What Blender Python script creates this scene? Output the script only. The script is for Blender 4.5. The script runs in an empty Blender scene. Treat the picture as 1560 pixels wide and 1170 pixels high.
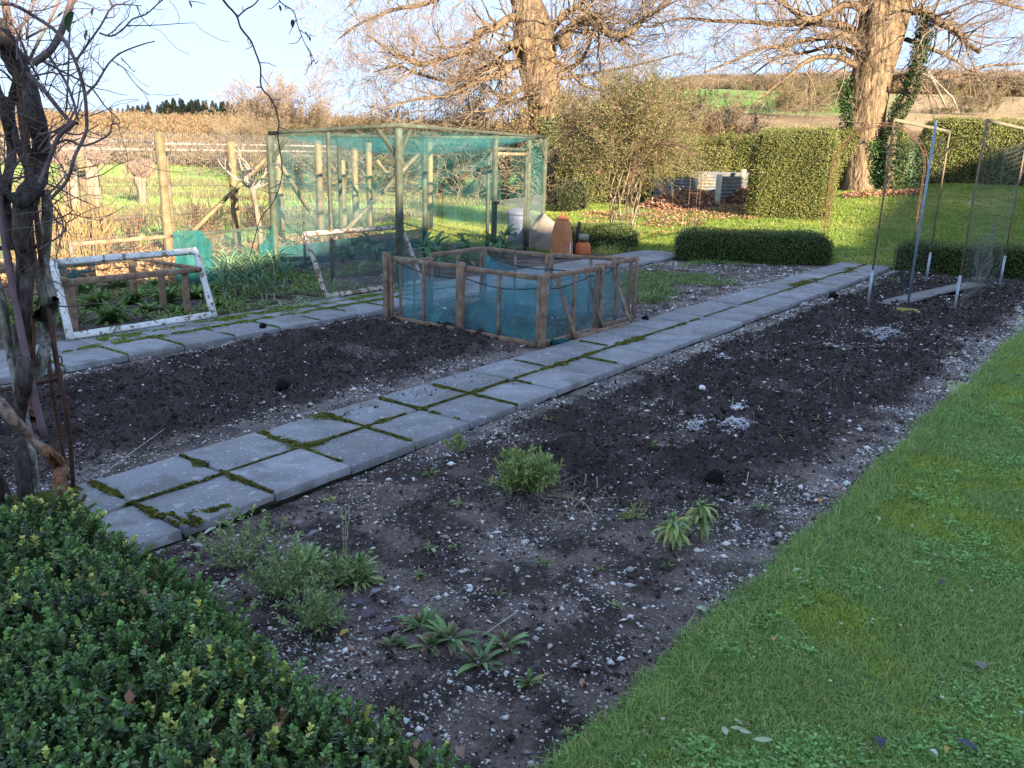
import bpy, math, random
import numpy as np
from mathutils import Vector, Matrix

random.seed(7); RNG = np.random.default_rng(7)
R_ = math.radians
S = bpy.context.scene
COL = S.collection

# ------------------------------------------------------------------ camera, world, sun, exposure
CAM = np.array([-1.40521564, -3.30829672, 1.71630413])
PITCH, YAW, ROLL, FPX = R_(15.598), R_(36.604), R_(1.505), 1260.02
FW = np.array([math.cos(PITCH)*math.cos(YAW), math.cos(PITCH)*math.sin(YAW), -math.sin(PITCH)])
_r = np.array([math.sin(YAW), -math.cos(YAW), 0.0]); _u = np.cross(_r, FW)
RT = _r*math.cos(ROLL)+_u*math.sin(ROLL); UP = -_r*math.sin(ROLL)+_u*math.cos(ROLL)
cd = bpy.data.cameras.new('camera'); cam = bpy.data.objects.new('camera', cd); COL.objects.link(cam)
M = Matrix.Identity(4)
for i in range(3):
    M[i][0] = RT[i]; M[i][1] = UP[i]; M[i][2] = -FW[i]; M[i][3] = CAM[i]
cam.matrix_world = M
cd.sensor_width = 36; cd.lens = FPX/1560*36; cd.clip_start = .05; cd.clip_end = 3000
S.camera = cam

SUN_AZ, SUN_EL = R_(246.6), R_(16.4)
w = bpy.data.worlds.new('World'); S.world = w; w.use_nodes = True
nt = w.node_tree; nt.nodes.clear()
wo = nt.nodes.new('ShaderNodeOutputWorld'); bg = nt.nodes.new('ShaderNodeBackground')
sky = nt.nodes.new('ShaderNodeTexSky'); sky.sky_type = 'NISHITA'; sky.sun_disc = False
sky.sun_elevation = SUN_EL; sky.sun_rotation = math.pi/2-SUN_AZ
sky.air_density = 1.15; sky.dust_density = 1.2; sky.ozone_density = 1.6
SKY_SOFT, SKY_TINT = .18, (.47, .60, .86)
bg.inputs[1].default_value = .15
gm = nt.nodes.new('ShaderNodeGamma'); gm.inputs[1].default_value = SKY_SOFT      # evens the steep horizon-to-zenith fall of a low-sun sky
tn = nt.nodes.new('ShaderNodeMix'); tn.data_type = 'RGBA'; tn.blend_type = 'MULTIPLY'; tn.inputs[0].default_value = 1; tn.inputs[7].default_value = (*SKY_TINT, 1)
nt.links.new(sky.outputs[0], gm.inputs[0]); nt.links.new(gm.outputs[0], tn.inputs[6]); nt.links.new(tn.outputs[2], bg.inputs[0]); nt.links.new(bg.outputs[0], wo.inputs[0])
sd = bpy.data.lights.new('sun', 'SUN'); sd.energy = 2.1; sd.angle = R_(.6); sd.color = (1, .84, .60)
sun = bpy.data.objects.new('sun', sd); COL.objects.link(sun)
sv = Vector((math.cos(SUN_EL)*math.cos(SUN_AZ), math.cos(SUN_EL)*math.sin(SUN_AZ), math.sin(SUN_EL)))
sun.rotation_euler = sv.to_track_quat('Z', 'Y').to_euler(); sun.location = sv*40
S.view_settings.view_transform = 'Standard'; S.view_settings.look = 'None'
S.view_settings.exposure = 3.2; S.view_settings.gamma = 1
S.cycles.transparent_max_bounces = 24; S.cycles.max_bounces = 6
S.cycles.diffuse_bounces = 3; S.cycles.glossy_bounces = 2

# ------------------------------------------------------------------ coordinates
FH = np.array([math.cos(YAW), math.sin(YAW)]); RH = np.array([math.sin(YAW), -math.cos(YAW)])
def W(D, lat):                       # metres ahead / metres to the right of where the photographer stands
    return CAM[0]+D*FH[0]+lat*RH[0], CAM[1]+D*FH[1]+lat*RH[1]
def DL(x, y):
    dx, dy = x-CAM[0], y-CAM[1]
    return dx*FH[0]+dy*FH[1], dx*RH[0]+dy*RH[1]
def pt(u, v, d):                     # a sighted point at a real distance
    r = FW+RT*(u-780)/FPX-UP*(v-585)/FPX
    return CAM+r*d
def inview(x, y, z, m=.18):
    dx, dy, dz = x-CAM[0], y-CAM[1], z-CAM[2]
    d = dx*FW[0]+dy*FW[1]+dz*FW[2]
    a = (dx*RT[0]+dy*RT[1]+dz*RT[2]); b = (dx*UP[0]+dy*UP[1]+dz*UP[2])
    return (d > .2) & (np.abs(a) < d*(.62+m)+.25) & (np.abs(b) < d*(.465+m)+.25)

_T = RNG.random((256, 256))
def vn(x, y):
    xi = np.floor(x).astype(int); yi = np.floor(y).astype(int); fx = x-xi; fy = y-yi
    fx = fx*fx*(3-2*fx); fy = fy*fy*(3-2*fy)
    a = _T[xi & 255, yi & 255]; b = _T[(xi+1) & 255, yi & 255]; c = _T[xi & 255, (yi+1) & 255]; d = _T[(xi+1) & 255, (yi+1) & 255]
    return (a*(1-fx)+b*fx)*(1-fy)+(c*(1-fx)+d*fx)*fy
def fbm(x, y, o=4):
    x = np.asarray(x, float); y = np.asarray(y, float)
    s = 0; a = .5; n = 0
    for k in range(o):
        s = s+a*vn(x*2**k+17.3*k, y*2**k+5.1*k); n += a; a *= .5
    return s/n
def sst(a, b, x):
    t = np.clip((x-a)/(b-a), 0, 1); return t*t*(3-2*t)

def terrain(x, y):
    x = np.asarray(x, float); y = np.asarray(y, float)
    D, la = DL(x, y)
    z = -.06+.0*x
    z = z+.085*np.clip(la+1, 0, 14)*sst(13, 26, D)
    ang = la/np.maximum(D, 5)
    rgt = sst(-.02, .22, ang)
    far = np.interp(D, [28, 45, 60, 100, 150, 200, 300, 600], [0, .6, 2.3, 6.6, 11.8, 16, 27, 40])
    lf = np.interp(D, [40, 60, 75, 95, 130, 200, 600], [0, .4, 2.4, 3.4, 4.8, 7.0, 10])
    z = z+far*rgt+lf*(1-rgt)
    z = z+(fbm(x*.15, y*.15, 3)-.5)*.5*sst(22, 60, D)+(fbm(x*.9, y*.9, 3)-.5)*.06*sst(14, 18, D)
    return z
def tz(x, y): return float(terrain(x, y))

# ------------------------------------------------------------------ mesh building
class MB:
    def __init__(s): s.v = []; s.f = []; s.c = []; s.n = 0
    def add(s, V, F, c=None):
        V = np.asarray(V, float).reshape(-1, 3)
        if isinstance(F, np.ndarray): s.f.append((F+s.n).astype(np.int32))
        else:
            for k in (3, 4, 5, 6, 8, 12):
                q = [f for f in F if len(f) == k]
                if q: s.f.append(np.array(q, np.int32)+s.n)
        if c is None: c = (1, 1, 1)
        c = np.asarray(c, float)
        if c.ndim == 1: c = np.broadcast_to(c[:3], (len(V), 3))
        s.c.append(c); s.v.append(V); s.n += len(V)
        return s
    def mesh(s, name, smooth=False, off=None):
        me = bpy.data.meshes.new(name)
        V = np.concatenate(s.v); C = np.concatenate(s.c)
        if off is not None: V = V-np.asarray(off)
        li = np.concatenate([f.ravel() for f in s.f]); lt = np.concatenate([np.full(len(f), f.shape[1]) for f in s.f])
        me.vertices.add(len(V)); me.vertices.foreach_set('co', V.astype(np.float32).ravel())
        me.loops.add(len(li)); me.loops.foreach_set('vertex_index', li.astype(np.int32))
        me.polygons.add(len(lt)); ls = np.concatenate([[0], np.cumsum(lt)[:-1]])
        me.polygons.foreach_set('loop_start', ls.astype(np.int32)); me.polygons.foreach_set('loop_total', lt.astype(np.int32))
        if smooth: me.polygons.foreach_set('use_smooth', np.ones(len(lt), bool))
        a = me.color_attributes.new('Col', 'FLOAT_COLOR', 'POINT')
        a.data.foreach_set('color', np.concatenate([C, np.ones((len(C), 1))], 1).astype(np.float32).ravel())
        me.update(calc_edges=True)
        return me
    def build(s, name, mat, parent=None, smooth=False, kind=None, at=None):
        off = None
        if parent is not None: off = np.array(parent.get('_loc', parent.location))
        elif at is not None: off = np.array(at)
        me = s.mesh(name, smooth, off); me.materials.append(mat)
        o = bpy.data.objects.new(name, me); COL.objects.link(o)
        if parent is not None: o.parent = parent
        elif at is not None: o.location = at
        if kind: o['kind'] = kind
        return o
def tag(o, label, cat, group=None, kind=None):
    o['label'] = label; o['category'] = cat
    if group: o['group'] = group
    if kind: o['kind'] = kind
    return o
def thing(name, loc, label, cat, group=None):
    o = bpy.data.objects.new(name, None); COL.objects.link(o); o.location = loc; o.empty_display_size = .1
    return tag(o, label, cat, group)
def copy_tree(o, parent=None):
    c = o.copy(); COL.objects.link(c)
    if parent is not None: c.parent = parent
    for ch in list(o.children): copy_tree(ch, c)
    return c

def unit(v):
    v = np.asarray(v, float); n = np.linalg.norm(v); return v/(n if n > 1e-12 else 1)
BOXF = [(0, 3, 2, 1), (4, 5, 6, 7), (0, 1, 5, 4), (1, 2, 6, 5), (2, 3, 7, 6), (3, 0, 4, 7)]
def bar(mb, p0, p1, w, t, up=(0, 0, 1), c=None, j=0.0):
    p0 = np.asarray(p0, float); p1 = np.asarray(p1, float); d = unit(p1-p0); up = np.asarray(up, float)
    if abs(d@up) > .98: up = np.array([1., 0, 0])
    s = unit(np.cross(d, up)); u = np.cross(s, d)
    n = 5 if j > 0 else 1
    rings = []
    for i in range(n+1):
        p = p0+(p1-p0)*i/n
        jj = (RNG.random(2)-.5)*j
        w2 = w*(1+(random.random()-.5)*j*6); t2 = t*(1+(random.random()-.5)*j*6)
        p = p+s*jj[0]*w+u*jj[1]*t
        b = .22
        for a_, b_ in ((-1, -1+b), (-1+b, -1), (1-b, -1), (1, -1+b), (1, 1-b), (1-b, 1), (-1+b, 1), (-1, 1-b)):
            rings.append(p+s*a_*w2/2+u*b_*t2/2)
    F = []
    for i in range(n):
        for k in range(8):
            a = i*8+k; b2 = i*8+(k+1) % 8
            F.append((a, b2, b2+8, a+8))
    F.append(tuple(range(7, -1, -1))); F.append(tuple(n*8+k for k in range(8)))
    return mb.add(rings, F, c)
def box(mb, c0, size, rz=0, c=None):
    x, y, z = np.array(size)/2; V = np.array([(-x, -y, -z), (x, -y, -z), (x, y, -z), (-x, y, -z), (-x, -y, z), (x, -y, z), (x, y, z), (-x, y, z)])
    ca, sa = math.cos(rz), math.sin(rz)
    V = np.stack([V[:, 0]*ca-V[:, 1]*sa, V[:, 0]*sa+V[:, 1]*ca, V[:, 2]], 1)+np.asarray(c0)
    return mb.add(V, BOXF, c)
def tube(mb, P, r, n=6, c=None, rough=0., cap=True):
    P = np.asarray(P, float); m = len(P); r = np.broadcast_to(np.asarray(r, float), (m,))
    T = np.gradient(P, axis=0); T /= np.linalg.norm(T, axis=1)[:, None]+1e-9
    ref = np.array([0, 0, 1.]) if abs(T[0][2]) < .9 else np.array([1., 0, 0])
    V = []
    s = unit(np.cross(T[0], ref))
    ph = np.arange(n)*2*math.pi/n
    for i in range(m):
        s = s-T[i]*(s@T[i]); s = unit(s); b = np.cross(T[i], s)
        rr = r[i]*(1+(RNG.random(n)-.5)*rough)
        V.append(P[i]+np.outer(np.cos(ph)*rr, s)+np.outer(np.sin(ph)*rr, b))
    V = np.concatenate(V)
    k = np.arange(n); k2 = (k+1) % n
    F = np.concatenate([np.stack([i*n+k, i*n+k2, (i+1)*n+k2, (i+1)*n+k], 1) for i in range(m-1)])
    if cap:
        V = np.concatenate([V, P[:1], P[-1:]]); mb.add(V, F, c)
        e = mb.n
        mb.f.append(np.concatenate([np.stack([np.full(n, e-2), e-len(V)+k2, e-len(V)+k], 1), np.stack([np.full(n, e-1), e-len(V)+(m-1)*n+k, e-len(V)+(m-1)*n+k2], 1)]).astype(np.int32))
    else: mb.add(V, F, c)
    return mb
def spline(P, k=4):
    P = np.asarray(P, float); out = []
    Q = np.concatenate([[2*P[0]-P[1]], P, [2*P[-1]-P[-2]]])
    for i in range(1, len(Q)-2):
        for t in np.arange(k)/k:
            a, b, c_, d = Q[i-1], Q[i], Q[i+1], Q[i+2]
            out.append(.5*((2*b)+(-a+c_)*t+(2*a-5*b+4*c_-d)*t*t+(-a+3*b-3*c_+d)*t**3))
    out.append(P[-1]); return np.array(out)
def segs(mb, A, B, ra, rb, c=None, n=3):
    """many thin sticks at once"""
    A = np.asarray(A, float); B = np.asarray(B, float); m = len(A)
    if m == 0: return mb
    ra = np.broadcast_to(ra, (m,)); rb = np.broadcast_to(rb, (m,))
    d = B-A; d /= np.linalg.norm(d, axis=1)[:, None]+1e-9
    ref = np.where(np.abs(d[:, 2:3]) < .9, np.array([[0, 0, 1.]]), np.array([[1., 0, 0]]))
    s = np.cross(d, ref); s /= np.linalg.norm(s, axis=1)[:, None]+1e-9; u = np.cross(d, s)
    V = np.zeros((m, 2*n, 3))
    for k in range(n):
        a = 2*math.pi*k/n+.3; o = s*math.cos(a)+u*math.sin(a)
        V[:, k] = A+o*ra[:, None]; V[:, n+k] = B+o*rb[:, None]
    base = (np.arange(m)*2*n)[:, None]
    F = np.concatenate([np.stack([base[:, 0]+k, base[:, 0]+(k+1) % n, base[:, 0]+n+(k+1) % n, base[:, 0]+n+k], 1) for k in range(n)])
    if c is not None:
        c = np.asarray(c, float)
        if c.ndim == 2: c = np.repeat(c, 2*n, 0)
    return mb.add(V.reshape(-1, 3), F, c)
def rdir(n):
    v = RNG.normal(size=(n, 3)); return v/np.linalg.norm(v, axis=1)[:, None]
def cards(mb, P, D, Nn, L, Wd, c, fold=.25):
    """small folded leaves: P base, D direction, Nn approximate normal"""
    P = np.asarray(P, float); m = len(P)
    L = np.broadcast_to(L, (m,))[:, None]; Wd = np.broadcast_to(Wd, (m,))[:, None]
    D = D/(np.linalg.norm(D, axis=1)[:, None]+1e-9); s = np.cross(D, Nn); s /= np.linalg.norm(s, axis=1)[:, None]+1e-9
    n = np.cross(s, D)
    V = np.stack([P, P+D*L*.5+s*Wd/2+n*Wd*fold, P+D*L, P+D*L*.5-s*Wd/2+n*Wd*fold], 1)
    b = np.arange(m)*4
    F = np.concatenate([np.stack([b, b+1, b+2], 1), np.stack([b, b+2, b+3], 1)])
    c = np.asarray(c, float)
    if c.ndim == 2: c = np.repeat(c, 4, 0)
    return mb.add(V.reshape(-1, 3), F, c)
def jcol(base, m, v=.3, hue=.1):
    base = np.asarray(base, float)
    return np.clip(base*(1+(RNG.random((m, 1))-.5)*2*v)*(1+(RNG.random((m, 3))-.5)*2*hue), 0, 1)
def strap(mb, base, az, el, L, wd, droop=1.2, c=(.1, .2, .05), n=5, tip=.15, cup=.25):
    """a long leaf that arches over"""
    p = np.array(base, float); V = []
    a = el; st = L/n
    h = np.array([math.cos(az), math.sin(az), 0]); s = np.array([-math.sin(az), math.cos(az), 0])
    for i in range(n+1):
        t = i/n; ww = wd*(math.sin(math.pi*min(.12+t*.88, 1))**.7 if i < n else tip)
        nn = -h*math.sin(a)+np.array([0, 0, math.cos(a)])
        V += [p-s*ww/2+nn*ww*cup, p, p+s*ww/2+nn*ww*cup]
        p = p+(h*math.cos(a)+np.array([0, 0, math.sin(a)]))*st
        a -= droop/n
    F = []
    for i in range(n):
        k = i*3; F += [(k, k+1, k+4, k+3), (k+1, k+2, k+5, k+4)]
    cc = np.asarray(c)*(1+(random.random()-.5)*.4)
    cl = np.array([cc*(.75+.4*(i/n)) for i in range(n+1) for _ in range(3)])
    return mb.add(V, np.array(F), np.clip(cl, 0, 1))

# ------------------------------------------------------------------ materials
def newmat(name):
    m = bpy.data.materials.new(name); m.use_nodes = True; n = m.node_tree.nodes; n.clear()
    return m, n, m.node_tree.links
def mat(name, col=None, rough=.8, attr=False, noise=(8, .35), spots=None, bump=None, spec=.3, metal=0, rand=0, transl=0, grain=None, alpha=None, second=None):
    m, n, l = newmat(name)
    out = n.new('ShaderNodeOutputMaterial'); bs = n.new('ShaderNodeBsdfPrincipled')
    bs.inputs['Roughness'].default_value = rough; bs.inputs['Metallic'].default_value = metal
    bs.inputs['Specular IOR Level'].default_value = spec
    tc = n.new('ShaderNodeNewGeometry'); co = tc.outputs['Position']
    if grain:
        mp = n.new('ShaderNodeMapping'); mp.inputs['Scale'].default_value = grain; l.new(co, mp.inputs[0]); co = mp.outputs[0]
    if attr:
        a = n.new('ShaderNodeVertexColor'); a.layer_name = 'Col'; cur = a.outputs[0]
        if col is not None:
            mx = n.new('ShaderNodeMix'); mx.data_type = 'RGBA'; mx.blend_type = 'MULTIPLY'; mx.inputs[0].default_value = 1
            l.new(cur, mx.inputs[6]); mx.inputs[7].default_value = (*col, 1); cur = mx.outputs[2]
    else:
        rgb = n.new('ShaderNodeRGB'); rgb.outputs[0].default_value = (*col, 1); cur = rgb.outputs[0]
    def nz(scale, det=5, c_=None):
        t = n.new('ShaderNodeTexNoise'); t.inputs['Scale'].default_value = scale; t.inputs['Detail'].default_value = det; l.new(c_ or co, t.inputs[0]); return t.outputs[0]
    if second:
        sc, lo, hi, c2 = second
        rp = n.new('ShaderNodeMapRange'); l.new(nz(sc), rp.inputs[0]); rp.inputs[1].default_value = lo; rp.inputs[2].default_value = hi
        mx = n.new('ShaderNodeMix'); mx.data_type = 'RGBA'; l.new(rp.outputs[0], mx.inputs[0]); l.new(cur, mx.inputs[6]); mx.inputs[7].default_value = (*c2, 1); cur = mx.outputs[2]
    if noise:
        rp = n.new('ShaderNodeMapRange'); l.new(nz(noise[0]), rp.inputs[0]); rp.inputs[1].default_value = .3; rp.inputs[2].default_value = .7
        rp.inputs[3].default_value = 1-noise[1]; rp.inputs[4].default_value = 1+noise[1]
        mx = n.new('ShaderNodeMix'); mx.data_type = 'RGBA'; mx.blend_type = 'MULTIPLY'; mx.inputs[0].default_value = 1
        l.new(cur, mx.inputs[6]); l.new(rp.outputs[0], mx.inputs[7]); cur = mx.outputs[2]
    if rand:
        oi = n.new('ShaderNodeObjectInfo'); rp = n.new('ShaderNodeMapRange'); l.new(oi.outputs['Random'], rp.inputs[0]); rp.inputs[3].default_value = 1-rand; rp.inputs[4].default_value = 1+rand
        mx = n.new('ShaderNodeMix'); mx.data_type = 'RGBA'; mx.blend_type = 'MULTIPLY'; mx.inputs[0].default_value = 1
        l.new(cur, mx.inputs[6]); l.new(rp.outputs[0], mx.inputs[7]); cur = mx.outputs[2]
    if spots:
        for sc, lo, hi, c2 in spots:
            rp = n.new('ShaderNodeMapRange'); l.new(nz(sc, 3, tc.outputs['Position']), rp.inputs[0]); rp.inputs[1].default_value = lo; rp.inputs[2].default_value = hi
            mx = n.new('ShaderNodeMix'); mx.data_type = 'RGBA'; l.new(rp.outputs[0], mx.inputs[0]); l.new(cur, mx.inputs[6]); mx.inputs[7].default_value = (*c2, 1); cur = mx.outputs[2]
    l.new(cur, bs.inputs['Base Color'])
    if bump:
        bp = n.new('ShaderNodeBump'); bp.inputs['Strength'].default_value = bump[1]; bp.inputs['Distance'].default_value = bump[2]
        l.new(nz(bump[0], 8), bp.inputs['Height']); l.new(bp.outputs[0], bs.inputs['Normal'])
    sh = bs.outputs[0]
    if transl:
        tr = n.new('ShaderNodeBsdfTranslucent'); l.new(cur, tr.inputs[0]); mx = n.new('ShaderNodeMixShader'); mx.inputs[0].default_value = transl
        l.new(sh, mx.inputs[1]); l.new(tr.outputs[0], mx.inputs[2]); sh = mx.outputs[0]
    if alpha is not None:
        tp = n.new('ShaderNodeBsdfTransparent'); mx = n.new('ShaderNodeMixShader')
        rp = n.new('ShaderNodeMapRange'); l.new(nz(3.0, 4, tc.outputs['Position']), rp.inputs[0]); rp.inputs[1].default_value = .3; rp.inputs[2].default_value = .7
        rp.inputs[3].default_value = alpha[0]; rp.inputs[4].default_value = alpha[1]
        l.new(rp.outputs[0], mx.inputs[0]); l.new(tp.outputs[0], mx.inputs[1]); l.new(sh, mx.inputs[2]); sh = mx.outputs[0]
    l.new(sh, out.inputs[0])
    return m
MT = dict(
    ground=mat('ground', attr=True, rough=1, noise=(.9, .18), bump=(9, .5, .05), spec=.05),
    soil=mat('soil', attr=True, rough=.95, noise=(60, .35), bump=(75, 1, .03), spec=.15),
    stone=mat('stone_chip', attr=True, rough=.7, noise=(90, .15), spec=.3),
    slab=mat('slab', (.26, .26, .275), rough=.75, noise=(6, .16), rand=.2, spots=[(1.7, .45, .75, (.21, .205, .195)), (13, .62, .70, (.40, .41, .40)), (55, .64, .70, (.50, .50, .47)), (2.9, .52, .62, (.19, .19, .185)), (4, .58, .74, (.24, .24, .215)), (38, .64, .70, (.50, .51, .50))], bump=(90, .5, .004)),
    moss=mat('moss', attr=True, rough=1, noise=(26, .6), spec=.05, transl=.15),
    leaf=mat('leaf', attr=True, rough=.5, noise=None, spec=.35, transl=.22, rand=.12),
    gloss=mat('glossy_leaf', attr=True, rough=.24, noise=None, spec=.6, transl=.12, rand=.35),
    grass=mat('grass', attr=True, rough=.65, noise=None, spec=.2, transl=.3, rand=.22),
    twig=mat('twig', attr=True, rough=.85, noise=None, spec=.1),
    bark=mat('bark', attr=True, rough=.95, noise=(9, .55), grain=(1, 1, .22), bump=(10, 1, .16), spec=.1),
    vine=mat('vine_bark', attr=True, rough=.9, noise=(34, .7), grain=(1, 1, .3), bump=(40, 1, .03), spec=.15),
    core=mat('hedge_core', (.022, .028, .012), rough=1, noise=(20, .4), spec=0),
    pen=mat('weathered_brown_timber', (.27, .18, .12), rough=.85, noise=(14, .4), grain=(1, 1, 1), bump=(60, .7, .006), spots=[(9, .58, .7, (.32, .30, .27))]),
    cage=mat('green_grey_timber', (.075, .085, .062), rough=.85, noise=(9, .3), bump=(50, .6, .004), spots=[(6, .56, .7, (.11, .15, .11))]),
    fence=mat('pale_fence_timber', (.19, .145, .085), rough=.9, noise=(8, .35), bump=(40, .7, .006), spots=[(5, .55, .7, (.21, .20, .08))]),
    whitewood=mat('flaking_white_paint', (.66, .66, .62), rough=.7, noise=(10, .15), spots=[(16, .58, .62, (.23, .18, .13)), (45, .62, .66, (.3, .25, .2))], bump=(40, .5, .003)),
    flake=mat('flaking_brown_white_paint', (.42, .36, .31), rough=.8, noise=(10, .25), spots=[(14, .5, .55, (.17, .11, .07)), (40, .6, .64, (.62, .6, .56))], bump=(40, .5, .003)),
    netting=mat('teal_netting', (.07, .27, .28), rough=.7, noise=(5, .2), alpha=(.04, .13), spec=.1),
    roofnet=mat('roof_netting', (.04, .25, .26), rough=.7, noise=(5, .2), alpha=(.20, .42), spec=.1),
    netfold=mat('folded_teal_netting', (.014, .11, .115), rough=.7, noise=(5, .25), alpha=(.72, .95), spec=.1),
    bluenet=mat('blue_netting', (.09, .42, .50), rough=.7, noise=(5, .2), alpha=(.12, .42), spec=.1),
    skirt=mat('dark_teal_mesh', (.03, .12, .13), rough=.8, noise=(5, .2), alpha=(.78, .92), spec=.1),
    hem=mat('net_cord', (.02, .05, .06), rough=.8, noise=None),
    wire=mat('galvanised_wire', (.28, .29, .29), rough=.5, noise=None, metal=.3),
    blackwire=mat('dark_wire', (.05, .055, .06), rough=.6, noise=None),
    paleline=mat('pale_net_cord', (.22, .22, .19), rough=.8, noise=None),
    rust=mat('rusted_steel', (.15, .075, .045), rough=.85, noise=(30, .4), bump=(80, .6, .003), spec=.3),
    rustd=mat('dark_rusted_steel', (.10, .055, .04), rough=.8, noise=(40, .4), bump=(80, .6, .003), spec=.3),
    galv=mat('galvanised_tube', (.40, .45, .50), rough=.45, noise=(20, .2), metal=.4),
    blue=mat('blue_grey_tube', (.26, .34, .44), rough=.45, noise=(20, .2), metal=.2),
    cane=mat('brown_pole', (.24, .17, .11), rough=.8, noise=(20, .3)),
    batten=mat('mossy_batten', (.17, .15, .10), rough=.9, noise=(20, .3)),
    yellow=mat('lichened_block', (.34, .27, .07), rough=.95, noise=(30, .3), bump=(60, .6, .005)),
    plank=mat('grey_plank', (.20, .19, .185), rough=.85, noise=(9, .3), bump=(40, .6, .004)),
    terra=mat('terracotta', (.50, .20, .085), rough=.8, noise=(7, .2), spots=[(5, .55, .75, (.33, .20, .10))], bump=(40, .3, .004)),
    terrar=mat('red_terracotta', (.56, .17, .07), rough=.75, noise=(7, .15), bump=(40, .3, .003)),
    concrete=mat('mossy_concrete', (.30, .31, .24), rough=.95, noise=(12, .3), bump=(60, .5, .006)),
    bin=mat('galvanised_bin', (.17, .20, .30), rough=.5, noise=(6, .2), metal=.1),
    sack=mat('grey_brown_tarp', (.27, .225, .185), rough=.8, noise=(6, .25), bump=(14, .6, .02)),
    iron=mat('corrugated_sheet', (.15, .15, .155), rough=.55, noise=(3, .2), metal=.25, spots=[(3, .56, .7, (.27, .19, .14))]),
    whitepost=mat('pale_post', (.40, .37, .30), rough=.8, noise=(9, .25)),
    litter=mat('leaf_litter', attr=True, rough=.9, noise=None, transl=.12),
    brick=mat('house_brick', (.30, .12, .07), rough=.9, noise=(4, .2)),
    tile=mat('roof_tile', (.16, .08, .05), rough=.9, noise=(4, .25)),
    glass=mat('window_glass', (.05, .06, .07), rough=.1, noise=None, spec=.6),
    black=mat('black_iron', (.03, .03, .03), rough=.5, noise=None),
    plastic=mat('mauve_brown_tube', (.15, .10, .11), rough=.55, noise=(20, .25)),
    white=mat('white_plastic', (.75, .75, .75), rough=.5, noise=None),
)

# ------------------------------------------------------------------ geometry-node scatter
def gn_scatter(name, P, rot, scl, idx, variants, parent=None, kind='stuff'):
    c = bpy.data.collections.new(name+'_kinds')
    for i, me in enumerate(variants):
        o = bpy.data.objects.new('%s_kind_%02d' % (name, i), me); c.objects.link(o)
    P = np.asarray(P, np.float32); me = bpy.data.meshes.new(name)
    me.vertices.add(len(P)); me.vertices.foreach_set('co', P.ravel())
    a = me.attributes.new('rot', 'FLOAT_VECTOR', 'POINT'); a.data.foreach_set('vector', np.asarray(rot, np.float32).ravel())
    a = me.attributes.new('scl', 'FLOAT', 'POINT'); a.data.foreach_set('value', np.asarray(scl, np.float32))
    a = me.attributes.new('idx', 'INT', 'POINT'); a.data.foreach_set('value', np.asarray(idx, np.int32))
    o = bpy.data.objects.new(name, me); COL.objects.link(o); o['kind'] = kind
    if parent is not None: o.parent = parent; o.matrix_parent_inverse = Matrix.Translation(-Vector(parent.location))
    g = bpy.data.node_groups.new(name+'_nodes', 'GeometryNodeTree')
    g.interface.new_socket('Geometry', in_out='INPUT', socket_type='NodeSocketGeometry')
    g.interface.new_socket('Geometry', in_out='OUTPUT', socket_type='NodeSocketGeometry')
    N = g.nodes; L = g.links
    gi = N.new('NodeGroupInput'); go = N.new('NodeGroupOutput'); ip = N.new('GeometryNodeInstanceOnPoints')
    ci = N.new('GeometryNodeCollectionInfo'); ci.inputs['Collection'].default_value = c
    ci.inputs['Separate Children'].default_value = True; ci.inputs['Reset Children'].default_value = True
    def na(nm, t):
        q = N.new('GeometryNodeInputNamedAttribute'); q.data_type = t; q.inputs['Name'].default_value = nm
        return q.outputs[0]
    L.new(gi.outputs[0], ip.inputs['Points']); L.new(ci.outputs[0], ip.inputs['Instance'])
    ip.inputs['Pick Instance'].default_value = True
    L.new(na('idx', 'INT'), ip.inputs['Instance Index'])
    er = N.new('FunctionNodeEulerToRotation'); L.new(na('rot', 'FLOAT_VECTOR'), er.inputs[0]); L.new(er.outputs[0], ip.inputs['Rotation'])
    L.new(na('scl', 'FLOAT'), ip.inputs['Scale'])
    L.new(ip.outputs[0], go.inputs[0])
    md = o.modifiers.new('scatter', 'NODES'); md.node_group = g
    return o
def vmesh(mb, name, m, smooth=False):
    me = mb.mesh(name, smooth); me.materials.append(m); return me
def norm_rot(Nn, spin):
    """euler angles turning +Z to Nn with a random spin"""
    out = np.zeros((len(Nn), 3))
    for i, (v, s) in enumerate(zip(Nn, spin)):
        q = Vector(v).to_track_quat('Z', 'Y') @ Matrix.Rotation(s, 3, 'Z').to_quaternion()
        out[i] = q.to_euler()[:]
    return out
def flat_rot(m, tilt=.25):
    return np.stack([(RNG.random(m)-.5)*tilt*2, (RNG.random(m)-.5)*tilt*2, RNG.random(m)*6.283], 1)

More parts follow.
